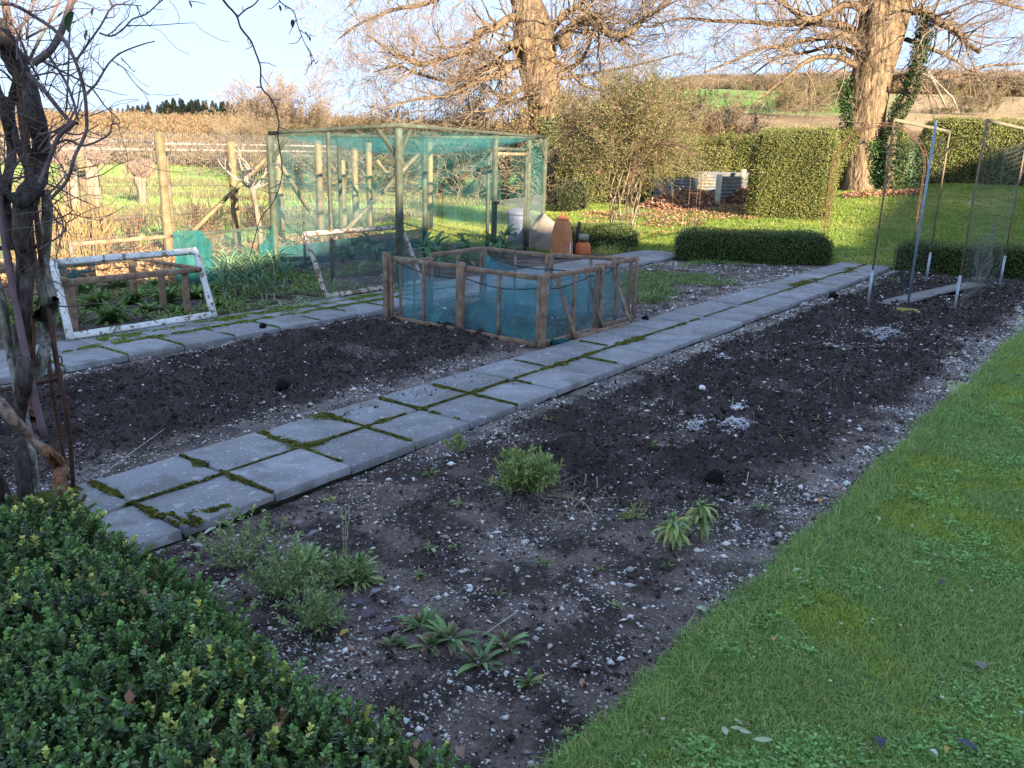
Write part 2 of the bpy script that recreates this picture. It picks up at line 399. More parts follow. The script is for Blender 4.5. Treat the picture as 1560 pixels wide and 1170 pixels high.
# ================================================================== THE GROUND
def build_ground():
    ang = np.linspace(-math.pi, math.pi, 361); rad = np.concatenate([[.3], np.geomspace(1, 900, 150)])
    A, Rr = np.meshgrid(ang, rad); x = CAM[0]+Rr*np.cos(A); y = CAM[1]+Rr*np.sin(A)
    z = terrain(x, y)
    D, la = DL(x, y)
    g1 = np.array([.27, .31, .15]); n1 = fbm(x*.35, y*.35, 4)[..., None]; n2 = fbm(x*.05+9, y*.05, 3)[..., None]
    c = g1*(.7+.6*n1)
    dry = np.array([.22, .19, .09]); c = c*(1-sst(.5, .72, n1)*.35)+dry*sst(.5, .72, n1)*.35
    # far left meadow with dry strips, bracken slope, ploughed and sown fields on the right
    ang2 = la/np.maximum(D, 5)
    stripe = sst(.55, .62, fbm(D*.35, la*.03, 3))*(D > 16)*(D < 45)*(ang2 < .1)
    c = c*(1-.55*stripe[..., None])+dry*.9*.55*stripe[..., None]
    bank = (sst(52, 60, D)*(1-sst(.1, .2, ang2)))[..., None]; c = c*(1-bank)+np.array([.20, .12, .075])*(.6+.8*n1)*bank
    r = sst(.1, .2, ang2)[..., None]
    f1 = (sst(50, 58, D)*(1-sst(82, 88, D)))[..., None]; c = c*(1-r*f1)+np.array([.24, .17, .10])*(.6+.8*n1)*r*f1
    f2 = (sst(84, 90, D)*(1-sst(150, 158, D)))[..., None]; c = c*(1-r*f2)+np.array([.17, .28, .07])*(.8+.4*n2)*r*f2
    r2 = sst(.38, .45, ang2)[..., None]*(sst(60, 66, D)*(1-sst(170, 180, D)))[..., None]
    c = c*(1-r2)+np.array([.34, .25, .14])*(.8+.4*n1)*r2
    f3 = sst(172, 185, D)[..., None]; c = c*(1-r*f3)+np.array([.15, .12, .06])*r*f3
    # bare soil under the garden
    gd = ((x > -1.5) & (x < 13.9) & (y > -2.2) & (y < 9.2))[..., None]; c = np.where(gd, np.array([.05, .04, .035]), c)
    z = np.where(gd[..., 0], z-.09, z)
    ny, nx = x.shape; I = np.arange(ny*nx).reshape(ny, nx)
    F = np.stack([I[:-1, :-1], I[:-1, 1:], I[1:, 1:], I[1:, :-1]], -1).reshape(-1, 4)
    mb = MB(); mb.add(np.stack([x, y, z], -1).reshape(-1, 3), F, c.reshape(-1, 3))
    o = mb.build('ground', MT['ground'], smooth=True, kind='structure')
build_ground()

def lawn_edge(x): return -2.235-.028*np.asarray(x)+.012*np.sin(np.asarray(x)*1.7)+.010*np.sin(np.asarray(x)*5.3+1)

def graded(a, b, s0, grow):
    xs = [a]; s = s0
    while xs[-1] < b: xs.append(xs[-1]+s); s *= grow
    return np.array(xs)
SOILS = {}
def soil_z(x, y, comp):
    lump = (np.clip(fbm(x*9, y*9, 4)-.42, 0, 1)*.19+np.abs(fbm(x*28, y*28, 3)-.5)*.05)*comp
    return -.052+(fbm(x*1.3, y*1.3, 3)-.5)*.035+(fbm(x*14, y*14, 3)-.5)*.014+lump+(fbm(x*45, y*45, 2)-.5)*.009
def compA(x, y):
    e = fbm(x*.9+3, y*1.2, 4); d = y-lawn_edge(x)
    a = sst(1.7, 2.6, x+1.2*(e-.5))*sst(.28, .5, d+.5*(e-.5))*(1-sst(-.33, -.15, y+.4*(e-.5)))
    a = a*(.35+.65*sst(.34, .50, fbm(x*2.2+8, y*2.6+2, 5)+.10))
    return a
def compB(x, y):
    e = fbm(x*.8+30, y*1.1+4, 4)
    a = sst(1.1, 1.5, y+.7*(e-.5))*(1-sst(2.95, 3.25, y+.5*(e-.5)))
    a = a*(.3+.7*sst(.34, .50, fbm(x*1.9+18, y*2.2+12, 5)+.09))*(1-sst(6.2, 6.8, x))
    return a
def compC(x, y): return .35*sst(.5, .6, fbm(x*1.5, y*1.5+40, 3))
def bed(name, xs, ys, comp, inside, pale):
    X, Y = np.meshgrid(xs, ys); c_ = comp(X, Y); Z = soil_z(X, Y, c_)
    n = fbm(X*5, Y*5, 4)[..., None]; k = c_[..., None]; p = pale(X, Y)[..., None]*(1-k*.8)
    dk = sst(.40, .60, fbm(X*7+3, Y*7+1, 4))[..., None]; base = np.array([.135, .103, .090])*(.55+.9*n)*(.45+.75*dk); comp_c = np.array([.074, .058, .054])*(.35+1.3*n)
    c = base*(1-p)+np.array([.20, .165, .148])*(.5+1.0*n)*(.6+.5*dk)*p
    speck = sst(.66, .74, fbm(X*70, Y*70, 2))[..., None]
    c = c*(1-.2*speck*(1-k))+np.array([.42, .38, .36])*.2*speck*(1-k)
    c = c*(1-k)+comp_c*k
    Z = np.where(inside(X, Y), Z, -.2)
    ny, nx = X.shape; I = np.arange(ny*nx).reshape(ny, nx)
    F = np.stack([I[:-1, :-1], I[:-1, 1:], I[1:, 1:], I[1:, :-1]], -1).reshape(-1, 4)
    ok = inside(X, Y).ravel(); F = F[ok[F].sum(1) > 1]
    mb = MB(); mb.add(np.stack([X, Y, Z], -1).reshape(-1, 3), F, c.reshape(-1, 3))
    mb.build(name, MT['soil'], smooth=True, kind='structure')
paleA = lambda x, y: np.clip(1-sst(.1, .42, y-lawn_edge(x)+.3*(fbm(x*3, y*3)-.5)), 0, 1)*sst(.8, 2, x)*.8+.6*sst(-.5, -.1, y)*sst(1.5, 3, x)+.35*sst(.5, .6, fbm(x*1.6, y*1.6+7))
paleB = lambda x, y: np.clip(.7*(1-sst(.95, 1.5, y))+.6*sst(2.9, 3.2, y)+.4*sst(.5, .6, fbm(x*1.6, y*1.6+3)), 0, 1)
xsA = graded(-.5, 14.0, .012, 1.004); xsB = graded(-.2, 13.3, .016, 1.0045)
bed('right_soil_bed', xsA, np.linspace(-2.75, .0, 190), compA, lambda x, y: (y > lawn_edge(x)-.03) & (y < -.0), paleA)
bed('left_soil_bed', xsB, np.linspace(.86, 3.32, 130), compB, lambda x, y: (x+.45*(y-.9) < 14.1) | (y < 0), paleB)
bed('vegetable_bed', graded(.8, 12.2, .035, 1.003), np.linspace(4.18, 9.5, 150), compC, lambda x, y: x > -9, lambda x, y: .3+0*x)

# ---- loose stones, clods
def chips(name, P, size, cols, flat=.6):
    m = len(P); O = np.array([(1, 0, 0), (0, 1, 0), (-1, 0, 0), (0, -1, 0), (0, 0, 1), (0, 0, -1)], float)
    V = np.tile(O, (m, 1, 1))*(.65+.7*RNG.random((m, 6, 1)))
    V = V*np.stack([.7+.8*RNG.random(m), .5+.6*RNG.random(m), flat*(.5+.8*RNG.random(m))], 1)[:, None]
    a = RNG.random(m)*6.283; b = (RNG.random(m)-.5)*1.2
    y, z = V[..., 1].copy(), V[..., 2].copy(); cb, sb = np.cos(b)[:, None], np.sin(b)[:, None]
    V[..., 1] = y*cb-z*sb; V[..., 2] = y*sb+z*cb
    x, y = V[..., 0].copy(), V[..., 1].copy(); ca, sa = np.cos(a)[:, None], np.sin(a)[:, None]
    V[..., 0] = x*ca-y*sa; V[..., 1] = x*sa+y*ca
    V = V*size[:, None, None]+P[:, None]
    b = (np.arange(m)*6)[:, None]
    F = np.concatenate([b+np.array([t]) for t in ((0, 1, 4), (1, 2, 4), (2, 3, 4), (3, 0, 4), (1, 0, 5), (2, 1, 5), (3, 2, 5), (0, 3, 5))])
    mb = MB(); mb.add(V.reshape(-1, 3), F, np.repeat(cols, 6, 0)); return mb
def stone_cols(m):
    pal = np.array([(.70, .68, .65), (.54, .51, .48), (.36, .33, .31), (.42, .32, .26), (.24, .23, .24), (.80, .78, .74), (.40, .24, .17)])
    return jcol(1, m, .15, .05)*pal[RNG.choice(7, m, p=[.27, .2, .17, .1, .1, .12, .04])]
def scatter_xy(n, x0, x1, y0, y1, bias=1.0):
    x = x0+(x1-x0)*RNG.random(n)**bias; y = y0+(y1-y0)*RNG.random(n); return x, y
for nm, n, rng, comp, pale, dens in (('right_bed_stones', 170000, (-.3, 13.8, -2.7, -.02), compA, paleA, 1), ('left_bed_stones', 85000, (0, 13.0, .9, 3.28), compB, paleB, 1), ('vegetable_bed_stones', 5000, (1.5, 11, 4.25, 8), compC, lambda x, y: .3+0*x, .6)):
    x, y = scatter_xy(n, *rng, bias=1.5)
    k = comp(x, y); p = pale(x, y)
    keep = RNG.random(n) < dens*(.34+.66*p)*(1-.72*k)*(.35+1.3*sst(.4, .62, fbm(x*4+2, y*4+7, 4)))
    if nm[0] == 'r': keep &= (y > lawn_edge(x)+.0)
    x, y, k = x[keep], y[keep], k[keep]; m = len(x)
    z = soil_z(x, y, k)
    s = np.clip(RNG.lognormal(-5.78, .62, m), .0012, .021)*(1+.07*np.clip(x, 0, 12))
    chips(nm, np.stack([x, y, z+s*.25], 1), s, stone_cols(m)).build(nm, MT['stone'], kind='stuff')
for nm, n, rng, comp in (('right_bed_clods', 52000, (.2, 13.5, -2.3, -.1), compA), ('left_bed_clods', 34000, (.3, 7.5, 1.1, 3.2), compB)):
    x, y = scatter_xy(n, *rng, bias=1.3); k = comp(x, y); keep = RNG.random(n) < .22+.75*k
    x, y, k = x[keep], y[keep], k[keep]; m = len(x); s = np.clip(RNG.lognormal(-5.35, .5, m), .0025, .03)*(1+.06*np.clip(x, 0, 10))
    chips(nm, np.stack([x, y, soil_z(x, y, k)+s*.3], 1), s, jcol(1, m, .35, .05)*(np.array([.10, .076, .066])*(1-k[:, None])+np.array([.068, .053, .050])*k[:, None]), flat=1).build(nm, MT['soil'], kind='stuff')

# ================================================================== PATHS
SL = .52
def slab_mesh(w, d, seed):
    r = random.Random(seed); mb = MB(); h = .05; b = .006
    def ring(ins, z):
        pts = []
        c = [(-w/2+ins, -d/2+ins), (w/2-ins, -d/2+ins), (w/2-ins, d/2-ins), (-w/2+ins, d/2-ins)]
        for i in range(4):
            a, e = c[i], c[(i+1) % 4]
            for k in range(4):
                t = k/4; q = (a[0]+(e[0]-a[0])*t, a[1]+(e[1]-a[1])*t)
                jx = (r.random()-.5)*.006; pts.append((q[0]+jx, q[1]+(r.random()-.5)*.006, z+(r.random()-.5)*.002))
        return pts
    V = ring(0, -h)+ring(0, -b)+ring(b, 0)
    F = [(k, (k+1) % 16, 16+(k+1) % 16, 16+k) for k in range(16)]+[(16+k, 16+(k+1) % 16, 32+(k+1) % 16, 32+k) for k in range(16)]
    mb.add(V, np.array(F)); ct = mb.n; mb.add([(0, 0, .001)], np.zeros((0, 3), int))
    mb.f.append(np.array([(32+k, 32+(k+1) % 16, ct) for k in range(16)], np.int32))
    me = mb.mesh('paving_slab', False); me.materials.append(MT['slab']); return me
def path(name, x0, n, ylines, drop=()):
    bedm = MB(); box(bedm, (x0+n*SL/2, (ylines[0]+ylines[-1])/2, -.065), (n*SL, ylines[-1]-ylines[0]-.02, .05), c=(.05, .05, .03))
    root = bedm.build(name, MT['soil'], kind='structure')
    for r in range(len(ylines)-1):
        d = ylines[r+1]-ylines[r]-.014
        ms = [slab_mesh(SL-.014, d, 10*r+k+len(name)) for k in range(4)]
        for i in range(n):
            if (i, r) in drop: continue
            o = bpy.data.objects.new('paving_slab', ms[(i*7+r*3) % 4]); COL.objects.link(o); o.parent = root
            o.location = (x0+(i+.5)*SL+random.uniform(-.004, .004), (ylines[r]+ylines[r+1])/2+random.uniform(-.004, .004), random.uniform(-.006, .002))
            o.rotation_euler = (random.uniform(-.008, .008), random.uniform(-.008, .008), random.uniform(-.006, .006)+(math.pi if (i+r) % 2 else 0))
    return root
pathA = path('main_garden_path', -SL, 28, (0, .442, .885))
pathB = path('back_garden_path', -SL, 26, (3.30, 3.80, 4.24))
def moss(name, lines, root, cols=((.21, .24, .05), (.13, .18, .05), (.27, .27, .06), (.12, .10, .05))):
    """lines: (x0,y0,x1,y1,width,density)"""
    mb = MB()
    for (x0, y0, x1, y1, wd, dn) in lines:
        L = math.hypot(x1-x0, y1-y0); n = int(L*3200*dn)
        t = RNG.random(n); px = x0+(x1-x0)*t; py = y0+(y1-y0)*t
        wv = wd*(.12+2.6*np.clip(fbm(px*9+3, py*9, 3)-.28, 0, 1)**1.3*1.9); o = RNG.normal(size=n)*.42
        nx, ny = -(y1-y0)/L, (x1-x0)/L
        px = px+nx*o*wv; py = py+ny*o*wv
        keep = fbm(px*6+50, py*6+9, 3) > .36
        px, py, wv, o = px[keep], py[keep], wv[keep], o[keep]; m = len(px)
        h = np.clip(.014*(1-np.abs(o)*.5), .004, .02)
        P = np.stack([px, py, np.full(m, -.006)], 1); d = rdir(m)*.7; d[:, 2] = 1
        base = np.array(cols)[RNG.integers(0, len(cols), m)]
        cards(mb, P, d, rdir(m), h*(.7+.8*RNG.random(m)), .009+.006*RNG.random(m), base*(.6+.8*RNG.random((m, 1))))
    mb.build(name, MT['moss'], root, kind='stuff')
L = [(-.5, .442, 3.4, .442, .026, 1.5), (3.4, .442, 6.2, .442, .034, 1.8), (6.2, .442, 14, .442, .016, .8)]
for k, a, b in ((0, .0, .442), (1, .05, .44), (2, .0, .44), (3, .1, .44), (4, .05, .44), (5, .1, .44), (6, 0.0, .44), (7, .2, .44), (9, .1, .4)):
    L.append((k*SL, a, k*SL, b, .022, 1.3))
for k, a, b, wd in ((0, .45, .8, .03), (1, .45, .86, .03), (2, .45, .86, .04), (3, .46, .86, .055), (4, .46, .88, .055), (5, .46, .85, .02), (6, .46, .8, .018), (8, .5, .8, .016), (10, .5, .8, .014)):
    L.append((k*SL, a, k*SL, b, wd, 1.6))
L += [(.0, .78, .40, .84, .16, 5), (.12, .84, .44, .87, .10, 3), (.6, .05, .8, .06, .09, 3), (1.56, .70, 1.60, .86, .10, 3), (2.05, .68, 2.1, .86, .09, 3), (.02, .80, .42, .86, .075, 3.2), (.05, .70, .3, .74, .05, 2.0), (.55, .02, .75, .04, .05, 2.2), (.56, .03, .56, .2, .03, 1.2), (10.3, .5, 11.4, .5, .16, 1.2), (12.4, .4, 13.2, .45, .12, 1.0)]
moss('joint_moss', L, pathA)
L = [(1.4, 3.80, 7, 3.80, .05, 1.1), (2.2, 4.02, 4.6, 4.08, .16, 1.1), (4.6, 4.0, 6.2, 4.1, .12, 1.0)]
for k in range(3, 12): L.append((k*SL, 3.32, k*SL, 3.8, .012, .8))
moss('joint_moss', L, pathB, ((.20, .29, .06), (.27, .32, .07), (.16, .24, .06)))
# soil crumbs fallen on the slabs
x = np.concatenate([2.95+.55*RNG.normal(size=380), 4.3+.5*RNG.normal(size=20)]); y = np.concatenate([.72+.11*RNG.normal(size=380), .3+.1*RNG.normal(size=20)])
q = (y > .46) | (np.arange(400) > 379); x, y = x[q], y[q]
chips('a', np.stack([x, y, np.full(len(x), .004)], 1), np.clip(RNG.lognormal(-5.9, .5, len(x)), .0015, .012), jcol((.02, .016, .015), len(x), .3), 1).build('soil_crumbs', MT['soil'], kind='stuff')
def clod(x, y, z, s, label, grp=None):
    mb = MB(); n = 9
    th = np.linspace(0, math.pi, 6)[1:-1]; V = [(0, 0, s)]
    for t in th:
        for k in range(n):
            r = s*(.75+.5*random.random()); a = 2*math.pi*k/n; V.append((r*math.sin(t)*math.cos(a), r*math.sin(t)*math.sin(a), r*math.cos(t)*.8))
    V.append((0, 0, -s*.6)); F = [(0, 1+k, 1+(k+1) % n) for k in range(n)]
    for i in range(len(th)-1):
        for k in range(n): a = 1+i*n+k; b = 1+i*n+(k+1) % n; F.append((a, a+n, b+n, b))
    e = 1+(len(th)-1)*n; F += [(e+k, len(V)-1, e+(k+1) % n) for k in range(n)]
    mb.add(np.array(V)+np.array([x, y, z+s*.45]), F, (.02, .016, .016))
    return tag(mb.build('soil_clod', MT['soil'], at=(x, y, z)), label, 'soil clod', grp)
clod(3.52, 3.42, 0, .036, 'fist sized lump of dark soil lying on the back path slabs')
clod(6.63, .86, -.01, .04, 'dark soil lump at the path edge by the foot of the leaning wire panel')
clod(9.98, -.18, -.05, .07, 'large dark soil lump beside the far part of the path, before the poles')
clod(2.35, 1.62, -.03, .06, 'large dark soil heap lump in the left bed near the pale gravel')
clod(2.75, -1.65, -.03, .055, 'dark soil lump in the right bed beside the grey green seedling')

# ================================================================== VEGETATION HELPERS
def hedge_thing(name, pts, width, h, z0, dens, leafL, cols, label, cat='hedge', round_=.12, grp=None, bulge=.06, leafmat='leaf', jag=.05):
    """pts: centre line in plan; builds a rounded dark core and a skin of little leaves"""
    pts = np.asarray(pts, float); root = thing(name, (*pts.mean(0), z0), label, cat, grp)
    P = spline(pts, 8) if len(pts) > 2 else np.array([pts[0]+(pts[1]-pts[0])*t for t in np.linspace(0, 1, 14)])
    T = np.gradient(P, axis=0); T /= np.linalg.norm(T, axis=1)[:, None]; Nn = np.stack([-T[:, 1], T[:, 0]], 1)
    prof = []; w2 = width/2
    for a, b in ((-1, -.02), (-1.02, .5), (-1, .86), (-.86, 1), (0, 1.02), (.86, 1), (1, .86), (1.02, .5), (1, -.02)): prof.append((a*w2, b*h))
    prof = np.array(prof); m, k = len(P), len(prof)
    L = np.concatenate([[0], np.cumsum(np.linalg.norm(np.diff(P, axis=0), axis=1))])
    V = np.zeros((m, k, 3))
    for i in range(m):
        e = min(1, .78+.22*min(L[i], L[-1]-L[i])/.15)
        bz = tz(*P[i]) if abs(z0) > .1 else z0
        for j in range(k):
            nz_ = (fbm(P[i, 0]*1.7+j*3.1, P[i, 1]*1.7+j, 3)-.5)*2*bulge
            off = prof[j, 0]*e*(1+nz_/w2); V[i, j] = (*(P[i]+Nn[i]*off), bz+prof[j, 1]*(1+nz_/h)*(e if j in (2, 3, 4, 5, 6) else 1))
    I = np.arange(m*k).reshape(m, k)
    F = np.stack([I[:-1, :-1], I[1:, :-1], I[1:, 1:], I[:-1, 1:]], -1).reshape(-1, 4)
    Vc = V.copy(); cen = V[:, 4].mean(0)
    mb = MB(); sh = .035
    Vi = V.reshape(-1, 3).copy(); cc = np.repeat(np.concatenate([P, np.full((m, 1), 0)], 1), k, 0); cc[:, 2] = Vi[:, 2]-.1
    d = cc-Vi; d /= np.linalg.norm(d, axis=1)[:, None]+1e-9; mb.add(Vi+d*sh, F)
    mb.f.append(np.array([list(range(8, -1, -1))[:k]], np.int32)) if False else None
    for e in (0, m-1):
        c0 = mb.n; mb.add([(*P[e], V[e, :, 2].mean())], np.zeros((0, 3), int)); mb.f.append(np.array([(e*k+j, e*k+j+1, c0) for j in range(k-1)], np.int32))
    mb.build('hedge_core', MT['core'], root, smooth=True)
    # skin
    tri = []
    for f in F: tri.append((V.reshape(-1, 3)[f[0]], V.reshape(-1, 3)[f[1]], V.reshape(-1, 3)[f[2]])); tri.append((V.reshape(-1, 3)[f[0]], V.reshape(-1, 3)[f[2]], V.reshape(-1, 3)[f[3]]))
    for e in (0, m-1):
        c0 = np.array([*P[e], V[e, :, 2].mean()])
        for j in range(k-1): tri.append((V[e, j], V[e, j+1], c0))
    tri = np.array(tri); nr = np.cross(tri[:, 1]-tri[:, 0], tri[:, 2]-tri[:, 0]); ar = np.linalg.norm(nr, axis=1)/2; nr /= 2*ar[:, None]+1e-12
    n = int(ar.sum()*dens); t = RNG.choice(len(tri), n, p=ar/ar.sum()); u = RNG.random((n, 2)); fl = u.sum(1) > 1; u[fl] = 1-u[fl]
    X = tri[t, 0]+(tri[t, 1]-tri[t, 0])*u[:, :1]+(tri[t, 2]-tri[t, 0])*u[:, 1:]
    out = X-np.array([*pts.mean(0), z0+h*.4]); ns = nr[t]; s_ = np.sign((ns*out).sum(1))[:, None]; ns = ns*s_
    X = X+ns*((RNG.random((n, 1))-.55)*jag*2)
    D = ns*.5+rdir(n)*.9; D[:, 2] += .25
    pal = np.array(cols)[RNG.choice(len(cols), n)]; patch = .75+.6*fbm(X[:, 0]*2+X[:, 2]*2, X[:, 1]*2+X[:, 2], 3)[:, None]
    if jag > .04 and n > 2000:
        k = int(n*.05); ii = RNG.integers(0, n, k); X = np.concatenate([X, X[ii]+ns[ii]*RNG.random((k, 1))*.09+np.array([0, 0, .03])]); D = np.concatenate([D, ns[ii]+rdir(k)*.4]); ns = np.concatenate([ns, ns[ii]]); pal = np.concatenate([pal, pal[ii]*1.2]); patch = np.concatenate([patch, patch[ii]]); n += k
    lb = MB(); cards(lb, X, D, ns+rdir(n)*.6, leafL*(.7+.7*RNG.random(n)), leafL*.5*(.7+.6*RNG.random(n)), pal*patch*(.65+.7*RNG.random((n, 1))))
    lb.build('foliage', MT[leafmat], root, kind='stuff')
    return root
# ---- far thin-branch growth
def grow(start, d, L, r, depth, out, spread=.55, up=.06, curl=.22, ratio=.66, kids=3, minr=.004, steps=None):
    p = np.array(start, float); d = unit(d); n = steps or max(3, int(5-depth*0)); st = L/n
    pr = p; r0 = r
    for i in range(n):
        d = unit(d+RNG.normal(size=3)*curl+np.array([0, 0, up])); q = p+d*st
        t = (i+1)/n; r1 = max(minr, r*(1-t*.55)); out.append((p, q, r0, r1)); p = q; r0 = r1
        if depth > 0 and i >= (0 if depth < 3 else 1):
            for _ in range(kids if i == n-1 else (1 if random.random() < (.75 if kids > 2 else .55) else (2 if kids > 2 else 0))):
                a = unit(np.cross(d, RNG.normal(size=3))); nd = unit(d+a*spread*random.uniform(.6, 1.5))
                grow(p, nd, L*ratio*random.uniform(.65, 1.1), r1*.62, depth-1, out, spread, up, curl, ratio, kids, minr, steps)
def flush_segs(out, name, m, parent, col, tip, rlim=None, n=3):
    A = np.array([o[0] for o in out]); B = np.array([o[1] for o in out]); ra = np.array([o[2] for o in out]); rb = np.array([o[3] for o in out])
    t = np.clip(np.log(ra/.006)/np.log(12), 0, 1)[:, None]
    c = np.asarray(tip)*(1-t)+np.asarray(col)*t; c = c*(.75+.5*RNG.random((len(A), 1)))
    mb = MB(); segs(mb, A, B, ra, rb, c, n)
    return mb.build(name, m, parent, kind='stuff' if name in ('twigs', 'stems') else None)

# ================================================================== LAWN GRASS
def tuft(n, rad, L0, L1, wd, cols, seed, flatness=.5):
    r = random.Random(seed); mb = MB(); V = []; F = []; C = []
    for i in range(n):
        a = r.uniform(0, 6.283); q = rad*math.sqrt(r.random()); bx, by = q*math.cos(a), q*math.sin(a)
        az = r.uniform(0, 6.283); L = r.uniform(L0, L1); el = r.uniform(.5, 1.45); s = (-math.sin(az)*wd/2, math.cos(az)*wd/2)
        h = (math.cos(az), math.sin(az)); k = len(V)
        m1 = (bx+h[0]*L*.45*math.cos(el), by+h[1]*L*.45*math.cos(el), L*.5*math.sin(el)); el2 = el-flatness*r.uniform(.5, 1.6)
        tp = (m1[0]+h[0]*L*.5*math.cos(el2), m1[1]+h[1]*L*.5*math.cos(el2), m1[2]+L*.5*math.sin(el2))
        V += [(bx-s[0], by-s[1], -.01), (bx+s[0], by+s[1], -.01), (m1[0]+s[0]*.8, m1[1]+s[1]*.8, m1[2]), (m1[0]-s[0]*.8, m1[1]-s[1]*.8, m1[2]), tp]
        F += [(k, k+1, k+2, k+3), (k+3, k+2, k+4)]
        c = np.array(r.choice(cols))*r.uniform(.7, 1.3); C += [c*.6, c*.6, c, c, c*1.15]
    mb.add(V, F, np.clip(np.array(C), 0, 1)); return mb
GR = [(.21, .39, .09), (.28, .44, .11), (.18, .34, .09), (.36, .46, .14), (.40, .42, .18)]
GY = [(.38, .47, .07), (.44, .50, .08), (.30, .44, .08)]
GB = [(.20, .38, .11), (.25, .42, .14), (.17, .34, .09)]
def clover(seed):
    mb = MB(); r = np.random.default_rng(seed); n = 16
    a = r.random(n)*6.283; q = .045*np.sqrt(r.random(n)); P = np.stack([q*np.cos(a), q*np.sin(a), .012+.018*r.random(n)], 1)
    D = np.stack([np.cos(a*3), np.sin(a*3), .15+0*a], 1); cards(mb, P, D, np.tile([0, 0, 1.], (n, 1))+.3*r.normal(size=(n, 3)), .011+.006*r.random(n), .008+0*a, np.array(GB)[r.integers(0, 3, n)]*(.8+.7*r.random((n, 1))))
    return mb
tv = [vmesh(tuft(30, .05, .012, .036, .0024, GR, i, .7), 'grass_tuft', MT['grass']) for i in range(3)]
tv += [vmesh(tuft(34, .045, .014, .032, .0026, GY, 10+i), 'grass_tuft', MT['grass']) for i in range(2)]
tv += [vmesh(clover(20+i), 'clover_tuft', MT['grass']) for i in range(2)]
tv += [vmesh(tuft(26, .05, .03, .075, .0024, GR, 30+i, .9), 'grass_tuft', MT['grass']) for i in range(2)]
n = 190000
u = RNG.random(n); D = 1.0+ (15.0)*u**1.25; la = (RNG.random(n)*1.1-.1)*D*.85
x, y = W(D, la); edge = lawn_edge(x)
keep = (y < edge+.02*RNG.normal(size=n)) & inview(x, y, -.03, .1) & (x < 14.8) & (RNG.random(n) < np.clip(1.25-.05*D, .3, 1))
x, y = x[keep], y[keep]; m = len(x)
a = fbm(x*2.3, y*2.3, 3); b = fbm(x*3.1+40, y*3.1, 3); idx = RNG.integers(0, 3, m)
q = (RNG.random(m) < sst(.46, .64, a)*.6); idx[q] = RNG.integers(3, 5, q.sum())
q = (b > .55) & (RNG.random(m) < .09) & (x < 6); idx[q] = RNG.integers(5, 7, q.sum())
q = (np.abs(y-lawn_edge(x)) < .09) & (RNG.random(m) < .5); idx[q] = RNG.integers(7, 9, q.sum())
z = -.055+.03*(fbm(x*1.1, y*1.1, 3)-.3)
print('near tufts', m)
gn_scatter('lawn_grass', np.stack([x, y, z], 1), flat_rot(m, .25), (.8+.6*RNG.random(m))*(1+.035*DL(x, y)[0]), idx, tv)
# sheet of turf under the blades
xs = graded(-1.5, 15, .06, 1.006); ys = np.linspace(0, 1, 40)
X = np.repeat(xs[None], 40, 0); E = lawn_edge(xs)[None]; Y = E-(ys[:, None]**1.6)*(6+X*.55); Z = -.052+.03*(fbm(X*1.1, Y*1.1, 3)-.3)-.03*(ys[:, None] == 0)
c = np.array([.09, .14, .035])*(.6+.8*fbm(X*9, Y*9, 3))[..., None]
I = np.arange(X.size).reshape(X.shape); F = np.stack([I[:-1, :-1], I[1:, :-1], I[1:, 1:], I[:-1, 1:]], -1).reshape(-1, 4)
mb = MB(); mb.add(np.stack([X, Y, Z], -1).reshape(-1, 3), F, c.reshape(-1, 3)); mb.build('lawn', MT['ground'], smooth=True, kind='structure')
# far lawn
FG = [(.28, .38, .08), (.34, .42, .09), (.23, .33, .07)]; FY = [(.38, .42, .09), (.42, .42, .11), (.33, .40, .09)]
fv = [vmesh(tuft(30, .13, .04, .09, .009, FG, 50+i), 'grass_tuft', MT['grass']) for i in range(2)]+[vmesh(tuft(30, .13, .03, .08, .009, FY, 60+i), 'grass_tuft', MT['grass']) for i in range(2)]
n = 46000; D = 13.6+16*RNG.random(n)**.8; la = (RNG.random(n)*1.5-.35)*D*.66; x, y = W(D, la)
keep = ((x > 13.9) | (y < -2.6) | ((y > 4.9) & (x > 11.2)) | (x+.45*(y-.9) > 14.3)) & inview(x, y, .2, .05)
x, y = x[keep], y[keep]; m = len(x); z = terrain(x, y)-.005
idx = np.where(fbm(x*.8, y*.8, 3)+.15*RNG.random(m) > .58, RNG.integers(2, 4, m), RNG.integers(0, 2, m))
gn_scatter('far_lawn_grass', np.stack([x, y, z], 1), flat_rot(m, .2), .7+.6*RNG.random(m), idx, fv)
# rough meadow beyond the fence
dv = [vmesh(tuft(34, .22, .10, .35, .012, [(.44, .36, .18), (.38, .32, .15), (.24, .30, .10)], 70+i, .7), 'dry_tuft', MT['grass']) for i in range(2)]+[vmesh(tuft(34, .22, .07, .16, .014, GR, 80+i), 'grass_tuft', MT['grass']) for i in range(2)]
n = 22000; D = 15+40*RNG.random(n)**1.2; la = -(RNG.random(n)*.68-.02)*D; x, y = W(D, la); keep = (y > 9.8+.3*(x-7)) & (y > 8)
x, y, D = x[keep], y[keep], D[keep]; m = len(x); st = fbm(D*.35, DL(x, y)[1]*.03, 3) > .56
gn_scatter('meadow_grass', np.stack([x, y, terrain(x, y)], 1), flat_rot(m, .2), .7+.8*RNG.random(m), np.where(st & (RNG.random(m) < .7), RNG.integers(0, 2, m), RNG.integers(2, 4, m)), dv)
def gp(u, v, z=0.):
    r = FW+RT*(u-780)/FPX-UP*(v-585)/FPX; t = (z-CAM[2])/r[2]; return CAM+r*t
